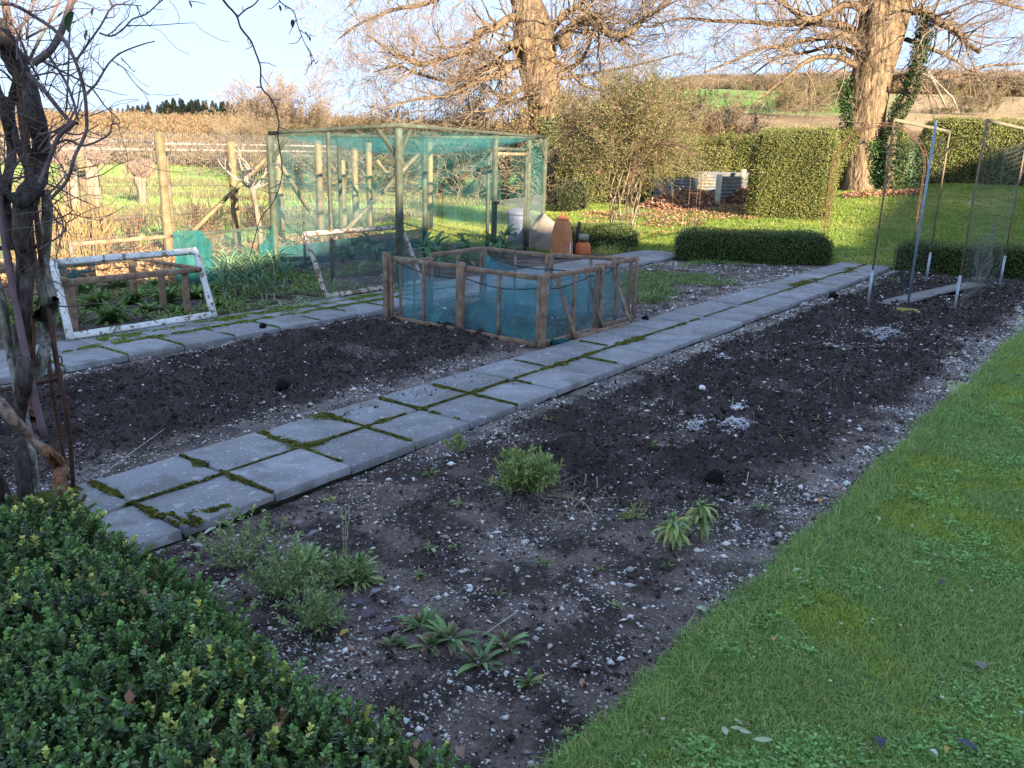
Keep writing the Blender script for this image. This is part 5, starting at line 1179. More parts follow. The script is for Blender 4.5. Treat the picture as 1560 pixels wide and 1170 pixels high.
def heap(u, D, rx, ry, h, n, label, cols):
    x, y = hp(u, D); mb = MB(); a = RNG.random(n)*6.283; q = np.sqrt(RNG.random(n)); X = x+rx*q*np.cos(a); Y = y+ry*q*np.sin(a); Z = terrain(X, Y)+h*(1-q**2)*(.8+.3*fbm(X*2, Y*2))
    D_ = rdir(n); D_[:, 2] *= .4; cards(mb, np.stack([X, Y, Z], 1), D_, np.tile([0, 0, 1.], (n, 1))+.6*RNG.normal(size=(n, 3)), .07+.06*RNG.random(n), .05+.03*RNG.random(n), np.array(cols)[RNG.integers(0, len(cols), n)]*(.6+.7*RNG.random((n, 1))))
    k = 14; V = [(x, y, tz(x, y)+h*.96)]
    for i in range(1, 6):
        for j in range(k): aa = j/k*6.283; xx = x+rx*i/5*math.cos(aa); yy = y+ry*i/5*math.sin(aa); V.append((xx, yy, tz(xx, yy)+h*(1-(i/5)**2)*.92-.03))
    F = [(0, 1+j, 1+(j+1) % k) for j in range(k)]; 
    for i in range(4):
        for j in range(k): F.append((1+i*k+j, 1+(i+1)*k+j, 1+(i+1)*k+(j+1) % k, 1+i*k+(j+1) % k))
    mb.add(V, F, np.array(cols[0])*.5)
    tag(mb.build('leaf_heap', MT['litter'], at=(x, y, tz(x, y))), label, 'leaf heap')
RB = [(.36, .18, .10), (.42, .23, .14), (.27, .13, .08), (.45, .31, .20)]
heap(1030, 24.0, 1.5, 1.3, .42, 5000, 'spread heap of red brown leaves in front of the left compost bay', RB)
heap(1112, 24.1, .9, .7, .38, 2600, 'shaded dark leaf heap in the right compost bay beside the tall hedge', RB)
n = 7000; u = 880+260*RNG.random(n); D = 17.5+6.5*RNG.random(n)**.7; x, y = W(D, (u-780)/FPX*D); mb = MB(); q = fbm(x*.9, y*.9) > .45; x, y = x[q], y[q]; n = len(x); D_ = rdir(n); D_[:, 2] *= .3
cards(mb, np.stack([x, y, terrain(x, y)+.05+.03*RNG.random(n)], 1), D_, np.tile([0, 0, 1.], (n, 1))+.4*RNG.normal(size=(n, 3)), .05+.04*RNG.random(n), .035+.02*RNG.random(n), np.array(RB)[RNG.integers(0, 4, n)]*(.7+.6*RNG.random((n, 1)))); mb.build('scattered_leaves', MT['litter'], kind='stuff')
mb = MB(); n = 1400; u = 1265+110*RNG.random(n); D = 23.4+.9*RNG.random(n); x, y = W(D, (u-780)/FPX*D); D_ = rdir(n); D_[:, 2] *= .4
cards(mb, np.stack([x, y, terrain(x, y)+.04+.05*RNG.random(n)], 1), D_, np.tile([0, 0, 1.], (n, 1))+.4*RNG.normal(size=(n, 3)), .07+.04*RNG.random(n), .05+.02*RNG.random(n), np.array([(.42, .2, .13), (.36, .22, .13)])[RNG.integers(0, 2, n)]*(.7+.6*RNG.random((n, 1)))); mb.build('scattered_leaves', MT['litter'], kind='stuff')

# ================================================================== ARCHES
def arch(name, cx, cy, az, width, height, depth_, label, r=.008, m='rust', legs=True):
    root = thing(name, (cx, cy, -.05), label, 'garden arch'); ca, sa = math.cos(az), math.sin(az); lo = height-width/2
    def wp(a, b, z): return (cx+a*ca-b*sa, cy+a*sa+b*ca, z)
    for b in (-depth_/2, 0, depth_/2):
        ww = width/2-(.05 if b else 0)
        P = [wp(-ww, b, z) for z in np.linspace(-.1, lo, 6)]+[wp(-ww*math.cos(t), b, lo+ww*math.sin(t)) for t in np.linspace(0, math.pi, 22)[1:-1]]+[wp(ww, b, z) for z in np.linspace(lo, -.1, 6)]
        mb = MB(); tube(mb, P, r, 6); mb.build('hoop', MT[m], root)
    for sgn in (-1, 1):
        for z in np.arange(.25, lo+.01, .28):
            mb = MB(); tube(mb, [wp(sgn*(width/2-.05), -depth_/2, z), wp(sgn*width/2, 0, z), wp(sgn*(width/2-.05), depth_/2, z)], r*.8, 5); mb.build('cross_bar', MT[m], root)
    for t in np.linspace(.35, math.pi-.35, 7):
        mb = MB(); tube(mb, [wp(-(width/2-.05)*math.cos(t), -depth_/2, lo+(width/2-.05)*math.sin(t)), wp(-width/2*math.cos(t), 0, lo+width/2*math.sin(t)), wp(-(width/2-.05)*math.cos(t), depth_/2, lo+(width/2-.05)*math.sin(t))], r*.8, 5); mb.build('cross_bar', MT[m], root)
        if .6 < t < 2.6:
            mb = MB(); c0 = np.array(wp(-(width/2-.06)*math.cos(t), depth_/4, lo+(width/2-.06)*math.sin(t))); P = [c0+np.array([ca*.05*math.cos(s)*(1-s/9), sa*.05*math.cos(s)*(1-s/9), .05*math.sin(s)*(1-s/9)]) for s in np.linspace(0, 7, 16)]; tube(mb, P, r*.6, 5); mb.build('scroll', MT[m], root)
    return root
ar = arch('rusty_arch', *((np.array(gp(1258, 395)[:2])*0+np.array([14.75, .66]))), R_(98), 1.60, 2.40, .38, 'rusty round topped garden arch over the far end of the main path', .006)
_a, _b = np.array(W(15.7, 3.33)), np.array(W(16.7, 2.25))
al = arch('dark_arch', *((_a+_b)/2), math.atan2(*(_b-_a)[::-1]), float(np.linalg.norm(_b-_a)), 2.0, .38, 'dark thin arch over the far end of the back path, half under a climber', .008, 'rustd')
# climber on the left arch
cl = thing('climbing_shrub', (14.6, 5.0, -.05), 'old twisted climber with a wide twiggy crown over the back path arch', 'climbing shrub')
random.seed(77); RNG = np.random.default_rng(77); mb = MB()
for k in range(13):
    a = k*.48; b = random.uniform(0, 6.28); bx, by = pt(949, 338, 17.0)[:2]; P = []
    for i in range(9):
        t = i/8; w_ = .20+.10*math.sin(t*3.1)+.32*max(0, t-.65); P.append((bx+w_*math.cos(a+t*1.6+.4*math.sin(t*6+k)), by+w_*math.sin(a+t*1.6), .0+t*1.45))
    tube(mb, spline(P, 2), np.linspace(.022, .010, 17)*random.uniform(.7, 1.2), 6, np.array((.25, .20, .14))*random.uniform(.75, 1.15), .1)
mb.build('twisted_stems', MT['bark'], cl)
out = []; c0 = pt(952, 215, 17.0)
for k in range(52):
    d = unit(rdir(1)[0]*np.array([1, 1, .62])+np.array([0, 0, .22])); grow(c0+rdir(1)[0]*.22-np.array([0, 0, .05]), d, .86*random.uniform(.7, 1.15), .014, 2, out, .75, .03, .3, .72, 3, .0028)
for k in range(26):
    a = random.uniform(0, 6.28); grow((bx+.15*math.cos(a), by+.15*math.sin(a), 1.2), (math.cos(a)*.7, math.sin(a)*.7, 1.), .7, .012, 1, out, .5, .2, .15, .7, 2, .003)
shift = pt(1000, 190, 17.0)-c0
o2 = []
for k in range(16):
    d = unit(rdir(1)[0]*np.array([1, 1, .45])+np.array([0, 0, .1])); grow(pt(905, 205, 17.0)+rdir(1)[0]*.2, d, .72*random.uniform(.7, 1.15), .013, 2, out, .75, .03, .3, .72, 3, .0028)
for k in range(30):
    d = unit(rdir(1)[0]*np.array([1, 1, .5])+np.array([0, 0, .15])); grow(c0+shift*random.random()**.6+rdir(1)[0]*.2, d, .8*random.uniform(.7, 1.15), .013, 2, out, .75, .03, .3, .72, 3, .0028)
flush_segs(out, 'twigs', MT['twig'], cl, (.25, .19, .12), (.22, .16, .10))
B = np.array([o[1] for o in out]); n = 27000; t = RNG.integers(0, len(B), n); mb = MB()
cards(mb, B[t]+.05*RNG.normal(size=(n, 3)), rdir(n), rdir(n), .030+.028*RNG.random(n), .018+.012*RNG.random(n), np.array([(.18, .21, .06), (.22, .20, .07), (.14, .18, .05), (.24, .16, .10), (.11, .14, .04)])[RNG.integers(0, 5, n)]*(.5+.9*RNG.random((n, 1)))); mb.build('foliage', MT['leaf'], cl, kind='stuff')

# ================================================================== NET POLES ON THE RIGHT
def bnet(par, a, b, z0, z1, cell, lean=0, m='wire', r=.0012, sag=.08, seed=0):
    a = np.array(a); b = np.array(b); L = np.linalg.norm(b-a); nx = int(L/cell); nz_ = int((z1-z0)/cell); d = (b-a)/L; nr = np.array([-d[1], d[0]])
    G = np.zeros((nx+1, nz_+1, 3))
    for i in range(nx+1):
        for j in range(nz_+1):
            t = i/nx; s = j/nz_; o = .10*(fbm(t*3+seed, s*3+seed, 3)-.5)*2; p = a+(b-a)*t+nr*o; G[i, j] = (*p, z0+(z1-z0)*s-sag*4*t*(1-t)*s+.03*(fbm(t*9+seed, s*9, 2)-.5))
    A = np.concatenate([G[:-1].reshape(-1, 3), G[:, :-1].reshape(-1, 3)]); B = np.concatenate([G[1:].reshape(-1, 3), G[:, 1:].reshape(-1, 3)])
    mb = MB(); segs(mb, A, B, r, r); return mb.build('net_mesh', MT[m], par, kind='stuff')
def pframe(pa, pb, ha, hb, label, sleeve, names):
    root = thing('pole_net', (pa[0], pa[1], -.05), label, 'pole net')
    for p, h, sl in ((pa, ha, sleeve[0]), (pb, hb, sleeve[1])):
        mb = MB(); tube(mb, [(p[0], p[1], -.15), (p[0], p[1], sl)], .017, 8); mb.build('sleeve', MT['galv'], root)
        mb = MB(); tube(mb, [(p[0], p[1], sl-.04), (p[0]+.004, p[1], (sl+h)/2), (p[0], p[1], h)], .0115, 7, rough=.15); mb.build('pole', MT['cane'], root)
        for k in range(5):
            mb = MB(); z = sl+(h-sl)*(k+.7)/5.6; tube(mb, [(p[0]-.018, p[1], z), (p[0]+.018, p[1]+.005, z+.008)], .006, 5); mb.build('cable_tie', MT['black'], root)
    mb = MB(); bar(mb, (pa[0], pa[1], ha+.0), (pb[0], pb[1], hb), .025, .035, j=.02); mb.build('batten', MT['batten'], root)
    return root
q1, q3, q4, q5 = gp(1322, 465, -.05), gp(1410, 432, -.05), gp(1453, 478, -.05), gp(1522, 440, -.05)
nf1 = pframe(q1, q3, 2.22, 2.18, 'left net frame, two tied poles joined by a mossy top batten over fine wire net', (.40, .42), 0)
nf2 = pframe(q4, q5, 2.22, 2.22, 'right net frame, two poles with top batten carrying a sagging pale net', (.42, .44), 0)
bnet(nf1, (q1[0], q1[1]), (q3[0], q3[1]), .05, 2.1, .075, r=.0013, m='blackwire', seed=1, sag=.02)
bnet(nf2, (q4[0], q4[1]), (q5[0], q5[1]), .05, 2.12, .07, r=.0013, m='paleline', seed=7, sag=.18)
bnet(nf2, (q4[0]+.3, q4[1]-.05), (q5[0]-.4, q5[1]+.1), .1, 1.0, .05, r=.0014, m='paleline', seed=17, sag=.25)
q2 = gp(1382, 470, -.05)
mb = MB(); tube(mb, [(q2[0], q2[1], -.02), (q2[0], q2[1], 2.22)], .0155, 10); tag(mb.build('blue_pole', MT['blue'], at=(q2[0], q2[1], -.05), smooth=True), 'blue grey metal tube standing upright on the plank between the two net frames', 'pole')
mb = MB(); a = gp(1352, 467, -.03); b = gp(1488, 436, -.03); d = unit(b-a); s = np.array([-d[1], d[0], 0])
V = [];
for i in range(13):
    t = i/12; c_ = a+(b-a)*t; c_[2] = -.01+.02*math.sin(t*3); w_ = .13+.012*math.sin(t*9)
    for zz in (0, .022): V += [tuple(c_-s*w_+[0, 0, zz]), tuple(c_+s*w_+[0, 0, zz])]
F = []
for i in range(12):
    k = i*4; F += [(k, k+1, k+5, k+4), (k+2, k+6, k+7, k+3), (k, k+4, k+6, k+2), (k+1, k+3, k+7, k+5)]
F += [(0, 2, 3, 1), (48, 49, 51, 50)]; mb.add(V, F); tag(mb.build('grey_plank', MT['plank'], at=tuple(a)), 'weathered grey plank lying on the soil beneath the net poles', 'plank')
mb = MB(); c_ = gp(1381, 475, -.03); box(mb, (c_[0]-.07, c_[1]-.02, -.01), (.09, .24, .06), R_(6)); tag(mb.build('wood_block', MT['yellow'], at=tuple(c_)), 'yellow lichened wood block at the foot of the blue pole', 'block')
# ================================================================== PLANTS
def zone(u, v):
    q = gp(u, v, -.05)
    if q[1] > .9: return 'in the left bed between the two paths'
    if q[0] > 7: return 'on the far soil before the net poles'
    if q[1] < float(lawn_edge(q[0]))+.35: return 'on the gritty soil strip along the lawn edge'
    if q[1] > -.45: return 'on bare soil beside the main path edge'
    if q[0] < .9: return 'on the near soil between hedge and dark leaved plants'
    if q[0] < 2.2: return 'on the open soil between lavender and lawn'
    return 'in the dark compost beyond the lavender'
random.seed(21); RNG = np.random.default_rng(21)
def plant(name, x, y, label, cat='plant', grp=None, z=-.05): return thing(name, (x, y, z), label, cat, grp)
def leafy(root, n, L, wd, cols, el=(.5, 1.3), droop=1.3, name='leaves', cup=.25, z=0, rad=.02, seg=5):
    mb = MB(); x, y, z0 = root.location
    for i in range(n):
        a = random.uniform(0, 6.283); strap(mb, (x+rad*math.cos(a), y+rad*math.sin(a), z0+z), a, random.uniform(*el), L*random.uniform(.6, 1.1), wd*random.uniform(.7, 1.15), droop*random.uniform(.6, 1.3), random.choice(cols), seg, .15, cup)
    return mb.build(name, MT['leaf'], root, smooth=True)
CH = [(.12, .24, .05), (.16, .30, .07), (.09, .19, .04), (.20, .32, .09)]
# lettuces and chards in the bed beneath the white frame
G = 'leafy green plants in the bed under the timber stand'
ch = plant('leafy_vegetable', 0, 0, 'leafy', 'vegetable', G); leafy(ch, 44, .28, .062, CH, (.4, 1.4), 1.5)
ch2 = plant('leafy_vegetable', 0, 0, 'leafy', 'vegetable', G); leafy(ch2, 48, .22, .045, CH, (.3, 1.4), 1.4)
LCH = 'leafy green vegetable clump growing in the bed beneath the timber stand'
k = 0
for u, v, s in ((170, 492, 1.0), (225, 478, .9), (150, 470, 1.0), (205, 462, 1.1), (255, 462, 1.0), (300, 455, 1.05), (180, 445, 1.0), (235, 440, 1.0), (285, 432, .9), (320, 448, .8), (130, 450, 1.0), (335, 470, .8), (275, 482, .7), (60, 470, 1.0), (30, 490, .9), (110, 490, .9)):
    p = gp(u, v, -.05); pr_ = (ch, ch2)[k % 2]; o = pr_ if k < 2 else copy_tree(pr_); o.location = (p[0], p[1], -.05); o.rotation_euler = (0, 0, random.uniform(0, 6)); o.scale = (s, s, s); o['label'] = 'leafy green clump in the timber stand bed, %s row, %s' % ('front' if v > 475 else 'middle' if v > 450 else 'back', 'behind the vine trunk' if u < 120 else 'at its left' if u < 190 else 'in its centre' if u < 265 else 'at its right'); k += 1
# leeks
G = 'leeks standing beside the white frame'
lk = plant('leek', 0, 0, 'grey green leek standing in the row right of the white frame', 'leek', G)
mb = MB(); tube(mb, [(0, 0, -.02), (.005, 0, .08), (0, .003, .16)], [.012, .011, .010], 7, (.42, .50, .34)); mb.build('shank', MT['leaf'], lk)
leafy(lk, 8, .42, .022, [(.17, .29, .16), (.22, .34, .18), (.13, .23, .12)], (1.0, 1.5), 1.9, z=.14, rad=.006, cup=.5)
k = 0
for i in range(46):
    u = 335+random.random()*105; v = 405+(u-335)*.10+random.random()*58-(u-335)*.15; p = gp(u, v+8, -.05)
    if p[1] < 4.3: continue
    o = lk if k == 0 else copy_tree(lk); o.location = (p[0], p[1], -.05); s = random.uniform(.75, 1.15); o.scale = (s, s, s); o.rotation_euler = (random.uniform(-.12, .12), random.uniform(-.12, .12), random.uniform(0, 6.3)); k += 1
# pulled leek leaves lying at the path edge
mb = MB()
for i in range(60):
    u = random.uniform(395, 500); p = gp(u, 470-(u-395)*.10+random.uniform(-7, 5), .0); strap(mb, (p[0], p[1], .005), random.uniform(0, 6.28), random.uniform(.0, .35), random.uniform(.12, .38), .014, random.uniform(.1, .5), random.choice([(.30, .40, .16), (.48, .50, .30), (.20, .30, .10)]), 5)
tag(mb.build('cut_leek_leaves', MT['leaf'], at=(4.4, 4.2, 0)), 'scattered cut leek leaves lying on the edge of the back path', 'leek leaves', kind='stuff')
# weeds at the foot of the cage, in the pen and in the far bed
def groundcover(name, gen, n, cols, L=.03, hgt=.02, kind='stuff', thr=.46, fr=1.3):
    x, y = gen(n); q = fbm(x*fr+5, y*fr+9, 4) > thr; x, y = x[q], y[q]; n = len(x); mb = MB(); D = rdir(n); D[:, 2] = np.abs(D[:, 2])*.8+.15
    cards(mb, np.stack([x, y, -.05+.01+hgt*RNG.random(n)], 1), D, rdir(n)*.5+[0, 0, 1], L*(.6+.8*RNG.random(n)), L*.4*(.6+.8*RNG.random(n)), np.array(cols)[RNG.integers(0, len(cols), n)]*(.6+.7*RNG.random((n, 1))))
    mb.build(name, MT['leaf'], kind=kind)
WD = [(.18, .30, .07), (.24, .36, .08), (.14, .24, .06), (.28, .32, .12)]
groundcover('low_weeds', lambda n: (7.3+5.2*RNG.random(n), 1.25+1.8*RNG.random(n)), 21000, WD, .035, .03, thr=.47)
groundcover('low_weeds', lambda n: (5.2+7*RNG.random(n), 5.6+.8*RNG.random(n)), 5000, WD, .05, .04, thr=.4)
groundcover('low_weeds', lambda n: (4.95+1.3*RNG.random(n), 1.2+1.6*RNG.random(n)), 1800, [(.16, .3, .12), (.12, .24, .1)], .03, .02)
groundcover('low_weeds', lambda n: (2.0+4*RNG.random(n), 4.3+2.2*RNG.random(n)), 9000, WD, .05, .07, thr=.44)
groundcover('low_weeds', lambda n: (10.6+2.2*RNG.random(n), -2.0+1.7*RNG.random(n)), 2500, WD, .03, .02, thr=.5)
mb = MB()
for cx_, cy_, n in ((8.0, 1.5, 260), (8.6, 1.65, 200), (9.0, 1.95, 130)):
    for i in range(n): strap(mb, (cx_+random.gauss(0, .14), cy_+random.gauss(0, .1), -.05), random.uniform(0, 6.28), random.uniform(.6, 1.3), random.uniform(.08, .2), .009, 1.2, random.choice(WD), 4)
tag(mb.build('grassy_weed', MT['leaf'], at=(8.0, 1.5, -.05)), 'bright green grassy weed clump in the bed between pen and low hedge', 'weed')
# brassicas in the cage
G = 'tall leafy greens inside the fruit cage'
br = plant('leafy_green', 0, 0, '', 'vegetable', G); 
mb = MB(); tube(mb, [(0, 0, -.02), (.01, 0, .25), (0, .01, .45)], [.02, .018, .014], 6, (.25, .3, .15)); mb.build('stem', MT['leaf'], br)
for z in (.12, .26, .40): leafy(br, 10, .38, .085, [(.10, .22, .09), (.14, .28, .11), (.18, .32, .14)], (.2, 1.2), 1.2, z=z+.05)
k = 0
for i, (la, D) in enumerate(((-1.75, 12.6), (-1.2, 12.4), (-1.45, 13.3), (-.75, 13.0), (-.35, 13.4), (-.85, 13.9), (-2.1, 12.3), (-.2, 14.4), (-2.5, 12.7), (-1.1, 12.0))):
    x, y = W(D, la); o = br if k == 0 else copy_tree(br); o.location = (x, y, -.05); s = random.uniform(.6, .9); o.scale = (s, s, s); o.rotation_euler = (0, 0, random.uniform(0, 6)); o['label'] = 'tall leafy green inside the fruit cage, '+('near its front corner post' if D < 12.5 else 'beside the cage door' if la > -.4 else 'in the middle of the cage' if D < 13.6 else 'towards the back of the cage'); k += 1
# yellow green plant by the pots
p = gp(925, 388, -.05); pl = plant('yellow_green_plant', p[0], p[1], 'low yellow green feathery plant between red pot and short hedge'); mb = MB(); n = 900
P = np.array([p[0], p[1], .0])+RNG.normal(size=(n, 3))*[.22, .14, .05]; P[:, 2] = -.04+np.abs(P[:, 2])*1.6; cards(mb, P, rdir(n)+[0, 0, .4], rdir(n), .035, .012, jcol((.42, .44, .12), n, .3)); mb.build('foliage', MT['leaf'], pl, kind='stuff')

# the near plants
def stemmy(root, n, h, spread, leafL, leafW, cols, per=26, stemc=(.16, .17, .08), el=(.6, 1.5), lean=(0, 0), wig=.25, flower=None, r=.0022):
    x, y, z0 = root.location; st = MB(); A = []; B = []; P = []; D = []
    for i in range(n):
        a = random.uniform(0, 6.283); e = random.uniform(*el); d = np.array([math.cos(a)*math.cos(e)+lean[0], math.sin(a)*math.cos(e)+lean[1], math.sin(e)]); q = spread*.3*random.random()
        p = np.array([x+q*math.cos(a), y+q*math.sin(a), z0]); L = h*random.uniform(.6, 1.1); m = 8
        for j in range(m):
            d = unit(d+RNG.normal(size=3)*wig*.4+np.array([0, 0, .05])); p2 = p+d*L/m; A.append(p); B.append(p2)
            if j >= 1:
                for _ in range(int(per/m)+(j > m-3)*2): P.append(p+(p2-p)*random.random()); D.append(unit(d*.7+RNG.normal(size=3)*.7))
            p = p2
        for _ in range(6): P.append(p); D.append(unit(d+RNG.normal(size=3)*.5))
    segs(st, A, B, r, r*.8, jcol(stemc, len(A), .3)); st.build('stems', MT['twig'], root, kind='stuff')
    P = np.array(P); D = np.array(D); n = len(P); lf = MB(); cards(lf, P, D, rdir(n)+[0, 0, .8], leafL*(.6+.7*RNG.random(n)), leafW*(.7+.6*RNG.random(n)), np.array(cols)[RNG.integers(0, len(cols), n)]*(.65+.6*RNG.random((n, 1)))); lf.build('foliage', MT['leaf'], root, kind='stuff')
p = gp(800, 748, -.05)
rs = plant('lavender_bush', p[0], p[1], 'rounded green lavender bush growing alone in the middle of the near soil', 'shrub')
stemmy(rs, 95, .215, .17, .032, .009, [(.30, .40, .12), (.36, .45, .15), (.22, .32, .10), (.42, .47, .18)], 40, (.2, .2, .12), (.5, 1.5), r=.0018)
mb = MB(); A = []; B = []
for i in range(150): a = random.uniform(0, 6.28); q = random.uniform(.05, .2); c_ = np.array([p[0]+q*math.cos(a)-.02, p[1]+q*math.sin(a), -.045+random.uniform(0, .04)]); A.append(c_); B.append(c_+np.array([math.cos(a), math.sin(a), random.uniform(-.1, .5)])*random.uniform(.04, .13))
segs(mb, A, B, .0012, .0008, jcol((.42, .36, .28), len(A), .3)); mb.build('dead_stems', MT['twig'], rs, kind='stuff')
# sprawling marigolds
MG = [(.27, .40, .14), (.34, .45, .17), (.20, .32, .11), (.40, .46, .20)]
for (u, v, n, h, lab) in ((375, 862, 26, .22, 'tallest sprawling stem group nearest the path corner'), (430, 905, 34, .17, 'middle sprawling clump beside the box hedge'), (478, 955, 26, .15, 'lowest sprawling clump touching the box hedge'), (520, 890, 22, .14, 'bright leafy clump at the right of the marigolds')):
    p = gp(u, v, -.05); o = plant('sprawling_marigold', p[0], p[1], 'pale green marigold, '+lab, 'plant', 'straggly plants along the big box hedge'); stemmy(o, int(n*1.15), h*1.1, .16, .028, .008, MG, 24, (.3, .32, .18), (.5, 1.4), wig=.5, r=.0018)
for (u, v, lab) in ((470, 868, 'leafy rosette behind the marigolds'), (545, 885, 'rosette with broad leaves below the dry seed stalk')):
    p = gp(u, v, -.05); o = plant('leafy_rosette', p[0], p[1], 'fresh green '+lab, 'plant'); leafy(o, 34, .12, .020, MG, (.2, 1.3), 1.1, rad=.03); leafy(o, 20, .10, .017, MG, (.4, 1.4), .8, z=.04, rad=.02)
p = gp(525, 870, -.05); o = plant('dry_seed_stalk', p[0], p[1], 'pale dry seed stalk rising from the green rosettes near the hedge', 'seed stalk'); mb = MB(); A = []; B = []
for k in range(3):
    q = np.array(p); q[2] = -.05; d = unit([.25+.1*k, .3, 1.2])
    for j in range(12):
        q2 = q+d*.022; A.append(q); B.append(q2); 
        if j > 4: 
            for _ in range(2): A.append(q2); B.append(q2+unit(d+RNG.normal(size=3)*.4)*.022)
        q = q2
segs(mb, A, B, .0016, .001, (.46, .44, .28)); mb.build('stalk', MT['twig'], o)
# wallflowers with drooping leaves
WF = [(.30, .42, .12), (.38, .46, .14), (.24, .36, .14), (.44, .44, .14)]
for (u, v, rx, h, lab) in ((1022, 838, 0, .15, 'left one'), (1062, 828, .12, .16, 'right one with yellowing tips')):
    p = gp(u, v, -.05); o = plant('wilting_wallflower', p[0], p[1], 'wilting pale green plant with drooping leaves near the lawn edge, '+lab, 'plant')
    mb = MB(); x, y = p[0], p[1]; tube(mb, [(x, y, -.06), (x+rx*.3, y, .04), (x+rx*.6, y+rx*.2, h-.05)], [.005, .005, .004], 6, (.24, .26, .14)); mb.build('stem', MT['leaf'], o)
    mb = MB()
    for i in range(44): z = random.uniform(.45, 1); strap(mb, (x+rx*.6*z, y+rx*.2*z, -.05+h*z), random.uniform(0, 6.28), random.uniform(-.2, .7), random.uniform(.08, .13), .017, random.uniform(1.3, 2.2), random.choice(WF), 6)
    for i in range(14): strap(mb, (x+rx*.6, y+rx*.2, h-.05), random.uniform(0, 6.28), random.uniform(.7, 1.4), random.uniform(.03, .06), .010, .5, WF[2], 4)
    mb.build('leaves', MT['leaf'], o, smooth=True)
# dark leaved plants in front
DK = [(.14, .24, .08), (.20, .32, .11), (.10, .18, .07), (.22, .15, .10)]
for (u, v, n, L, lab) in ((640, 955, 22, .11, 'left one beside the purple fallen leaves'), (685, 975, 30, .11, 'middle one, widest and greenest'), (732, 1012, 22, .11, 'front one with a broad star of leaves'), (768, 985, 24, .09, 'right one with reddish centre'), (598, 985, 12, .06, 'smallest, left of the others'), (655, 985, 16, .08, 'low straggly one in the middle')):
    p = gp(u, v, -.05); o = plant('dark_leaved_plant', p[0], p[1], 'low dark leaved plant on near soil, '+lab, 'plant', 'dark leaved plants on the near soil'); leafy(o, n, L, .022, DK, (.0, 1.0), .9, rad=.012, cup=.18); leafy(o, 10, L*.5, .013, [(.2, .3, .12), (.24, .16, .1)], (.6, 1.3), .4, z=.02, rad=.006)
# seedlings and small weeds
G = 'small green seedlings dotted over the beds'
sd_ = plant('seedling', 0, 0, 'small green seedling dotted on the bare soil', 'seedling', G); leafy(sd_, 12, .045, .011, WD, (.1, 1.1), .6, rad=.006)
k = 0
for (u, v) in ((655, 722), (655, 836), (830, 860), (915, 868), (1017, 862), (1160, 775), (690, 835), (1195, 672), (1110, 745), (1020, 715), (700, 770), (880, 1150), (940, 925), (600, 1090), (500, 765), (400, 690), (1455, 540), (835, 640), (275, 545), (520, 640), (340, 552), (640, 880), (760, 905), (865, 1120), (805, 1040), (1245, 640), (990, 680)):
    p = gp(u, v, -.045); 
    o = sd_ if k == 0 else copy_tree(sd_); o.location = (p[0], p[1], -.045); s = random.uniform(.6, 1.3)*(1 if p[0] < 3 else 1.5); o.scale = (s, s, s); o.rotation_euler = (0, 0, random.uniform(0, 6)); o['label'] = ('tiny' if s < .8 else 'small' if s < 1.15 else 'larger')+' green seedling '+zone(u, v); k += 1
p = gp(698, 690, -.05); o = plant('green_sprig_plant', p[0], p[1], 'bright green leafy tuft with dry stalks at the path edge', 'plant'); stemmy(o, 14, .12, .08, .022, .012, WF, 22, (.4, .34, .22), (.6, 1.5)); 
p = gp(965, 788, -.05); o = plant('wiry_yellow_plant', p[0], p[1], 'small wiry yellow green plant left of the wilting pair', 'plant'); stemmy(o, 20, .08, .08, .012, .004, [(.40, .42, .14)], 8, (.40, .42, .16), (.2, 1.2), wig=.7)
p = gp(865, 775, -.05); o = plant('dead_stem_tangle', p[0], p[1], 'tangle of dry brown stems right of the lavender bush', 'dead stems'); mb = MB(); A = []; B = []
for i in range(90):
    q = np.array([p[0]+random.gauss(0, .14), p[1]+random.gauss(0, .08), -.045]); d = unit([random.gauss(0, 1), random.gauss(0, 1), abs(random.gauss(0, .4))])
    for j in range(3): q2 = q+d*.035; A.append(q); B.append(q2); d = unit(d+RNG.normal(size=3)*.35); q = q2
segs(mb, A, B, .0014, .001, jcol((.40, .33, .24), len(A), .3)); mb.build('stems', MT['twig'], o, kind='stuff')
# small sticks and canes
def stick(p0, p1, r, label, c=(.5, .46, .38), cat='stick', grp=None):
    mb = MB(); tube(mb, [p0, tuple((np.array(p0)+np.array(p1))/2+RNG.normal(size=3)*.004), p1], r, 5, c); return tag(mb.build('stick', MT['twig'], at=tuple(p0)), label, cat, grp)
for (u, v, h, lab) in ((1116, 618, .05, 'tall pale stick standing in the dark compost above the ash patches'), (1155, 634, .07, 'thin dark stick standing right of the ash patches'), (1138, 745, .09, 'pale bent stick with a brown cap in dark compost'), (1024, 625, .06, 'short pale stick standing left of the ash patches'), (908, 748, .07, 'thin grey stick right of the lavender'), (892, 745, .07, 'short brown stick beside the lavender'), (1125, 772, .035, 'tiny pale peg left of the grassy seedling')):
    p = gp(u, v, -.05); stick((p[0], p[1], -.06), (p[0]+.006, p[1]+.004, -.04+h), .0028, lab)
p = gp(1138, 722, -.05); mb = MB(); V = []; lathe(mb, [(.002, .045), (.011, .05), (.012, .056), (.0005, .062)], (p[0], p[1]-.01, -.03), 8, (.3, .24, .18)); tag(mb.build('brown_cap', MT['twig'], at=tuple(p)), 'small brown shrivelled mushroom cap above the pale bent stick', 'mushroom')
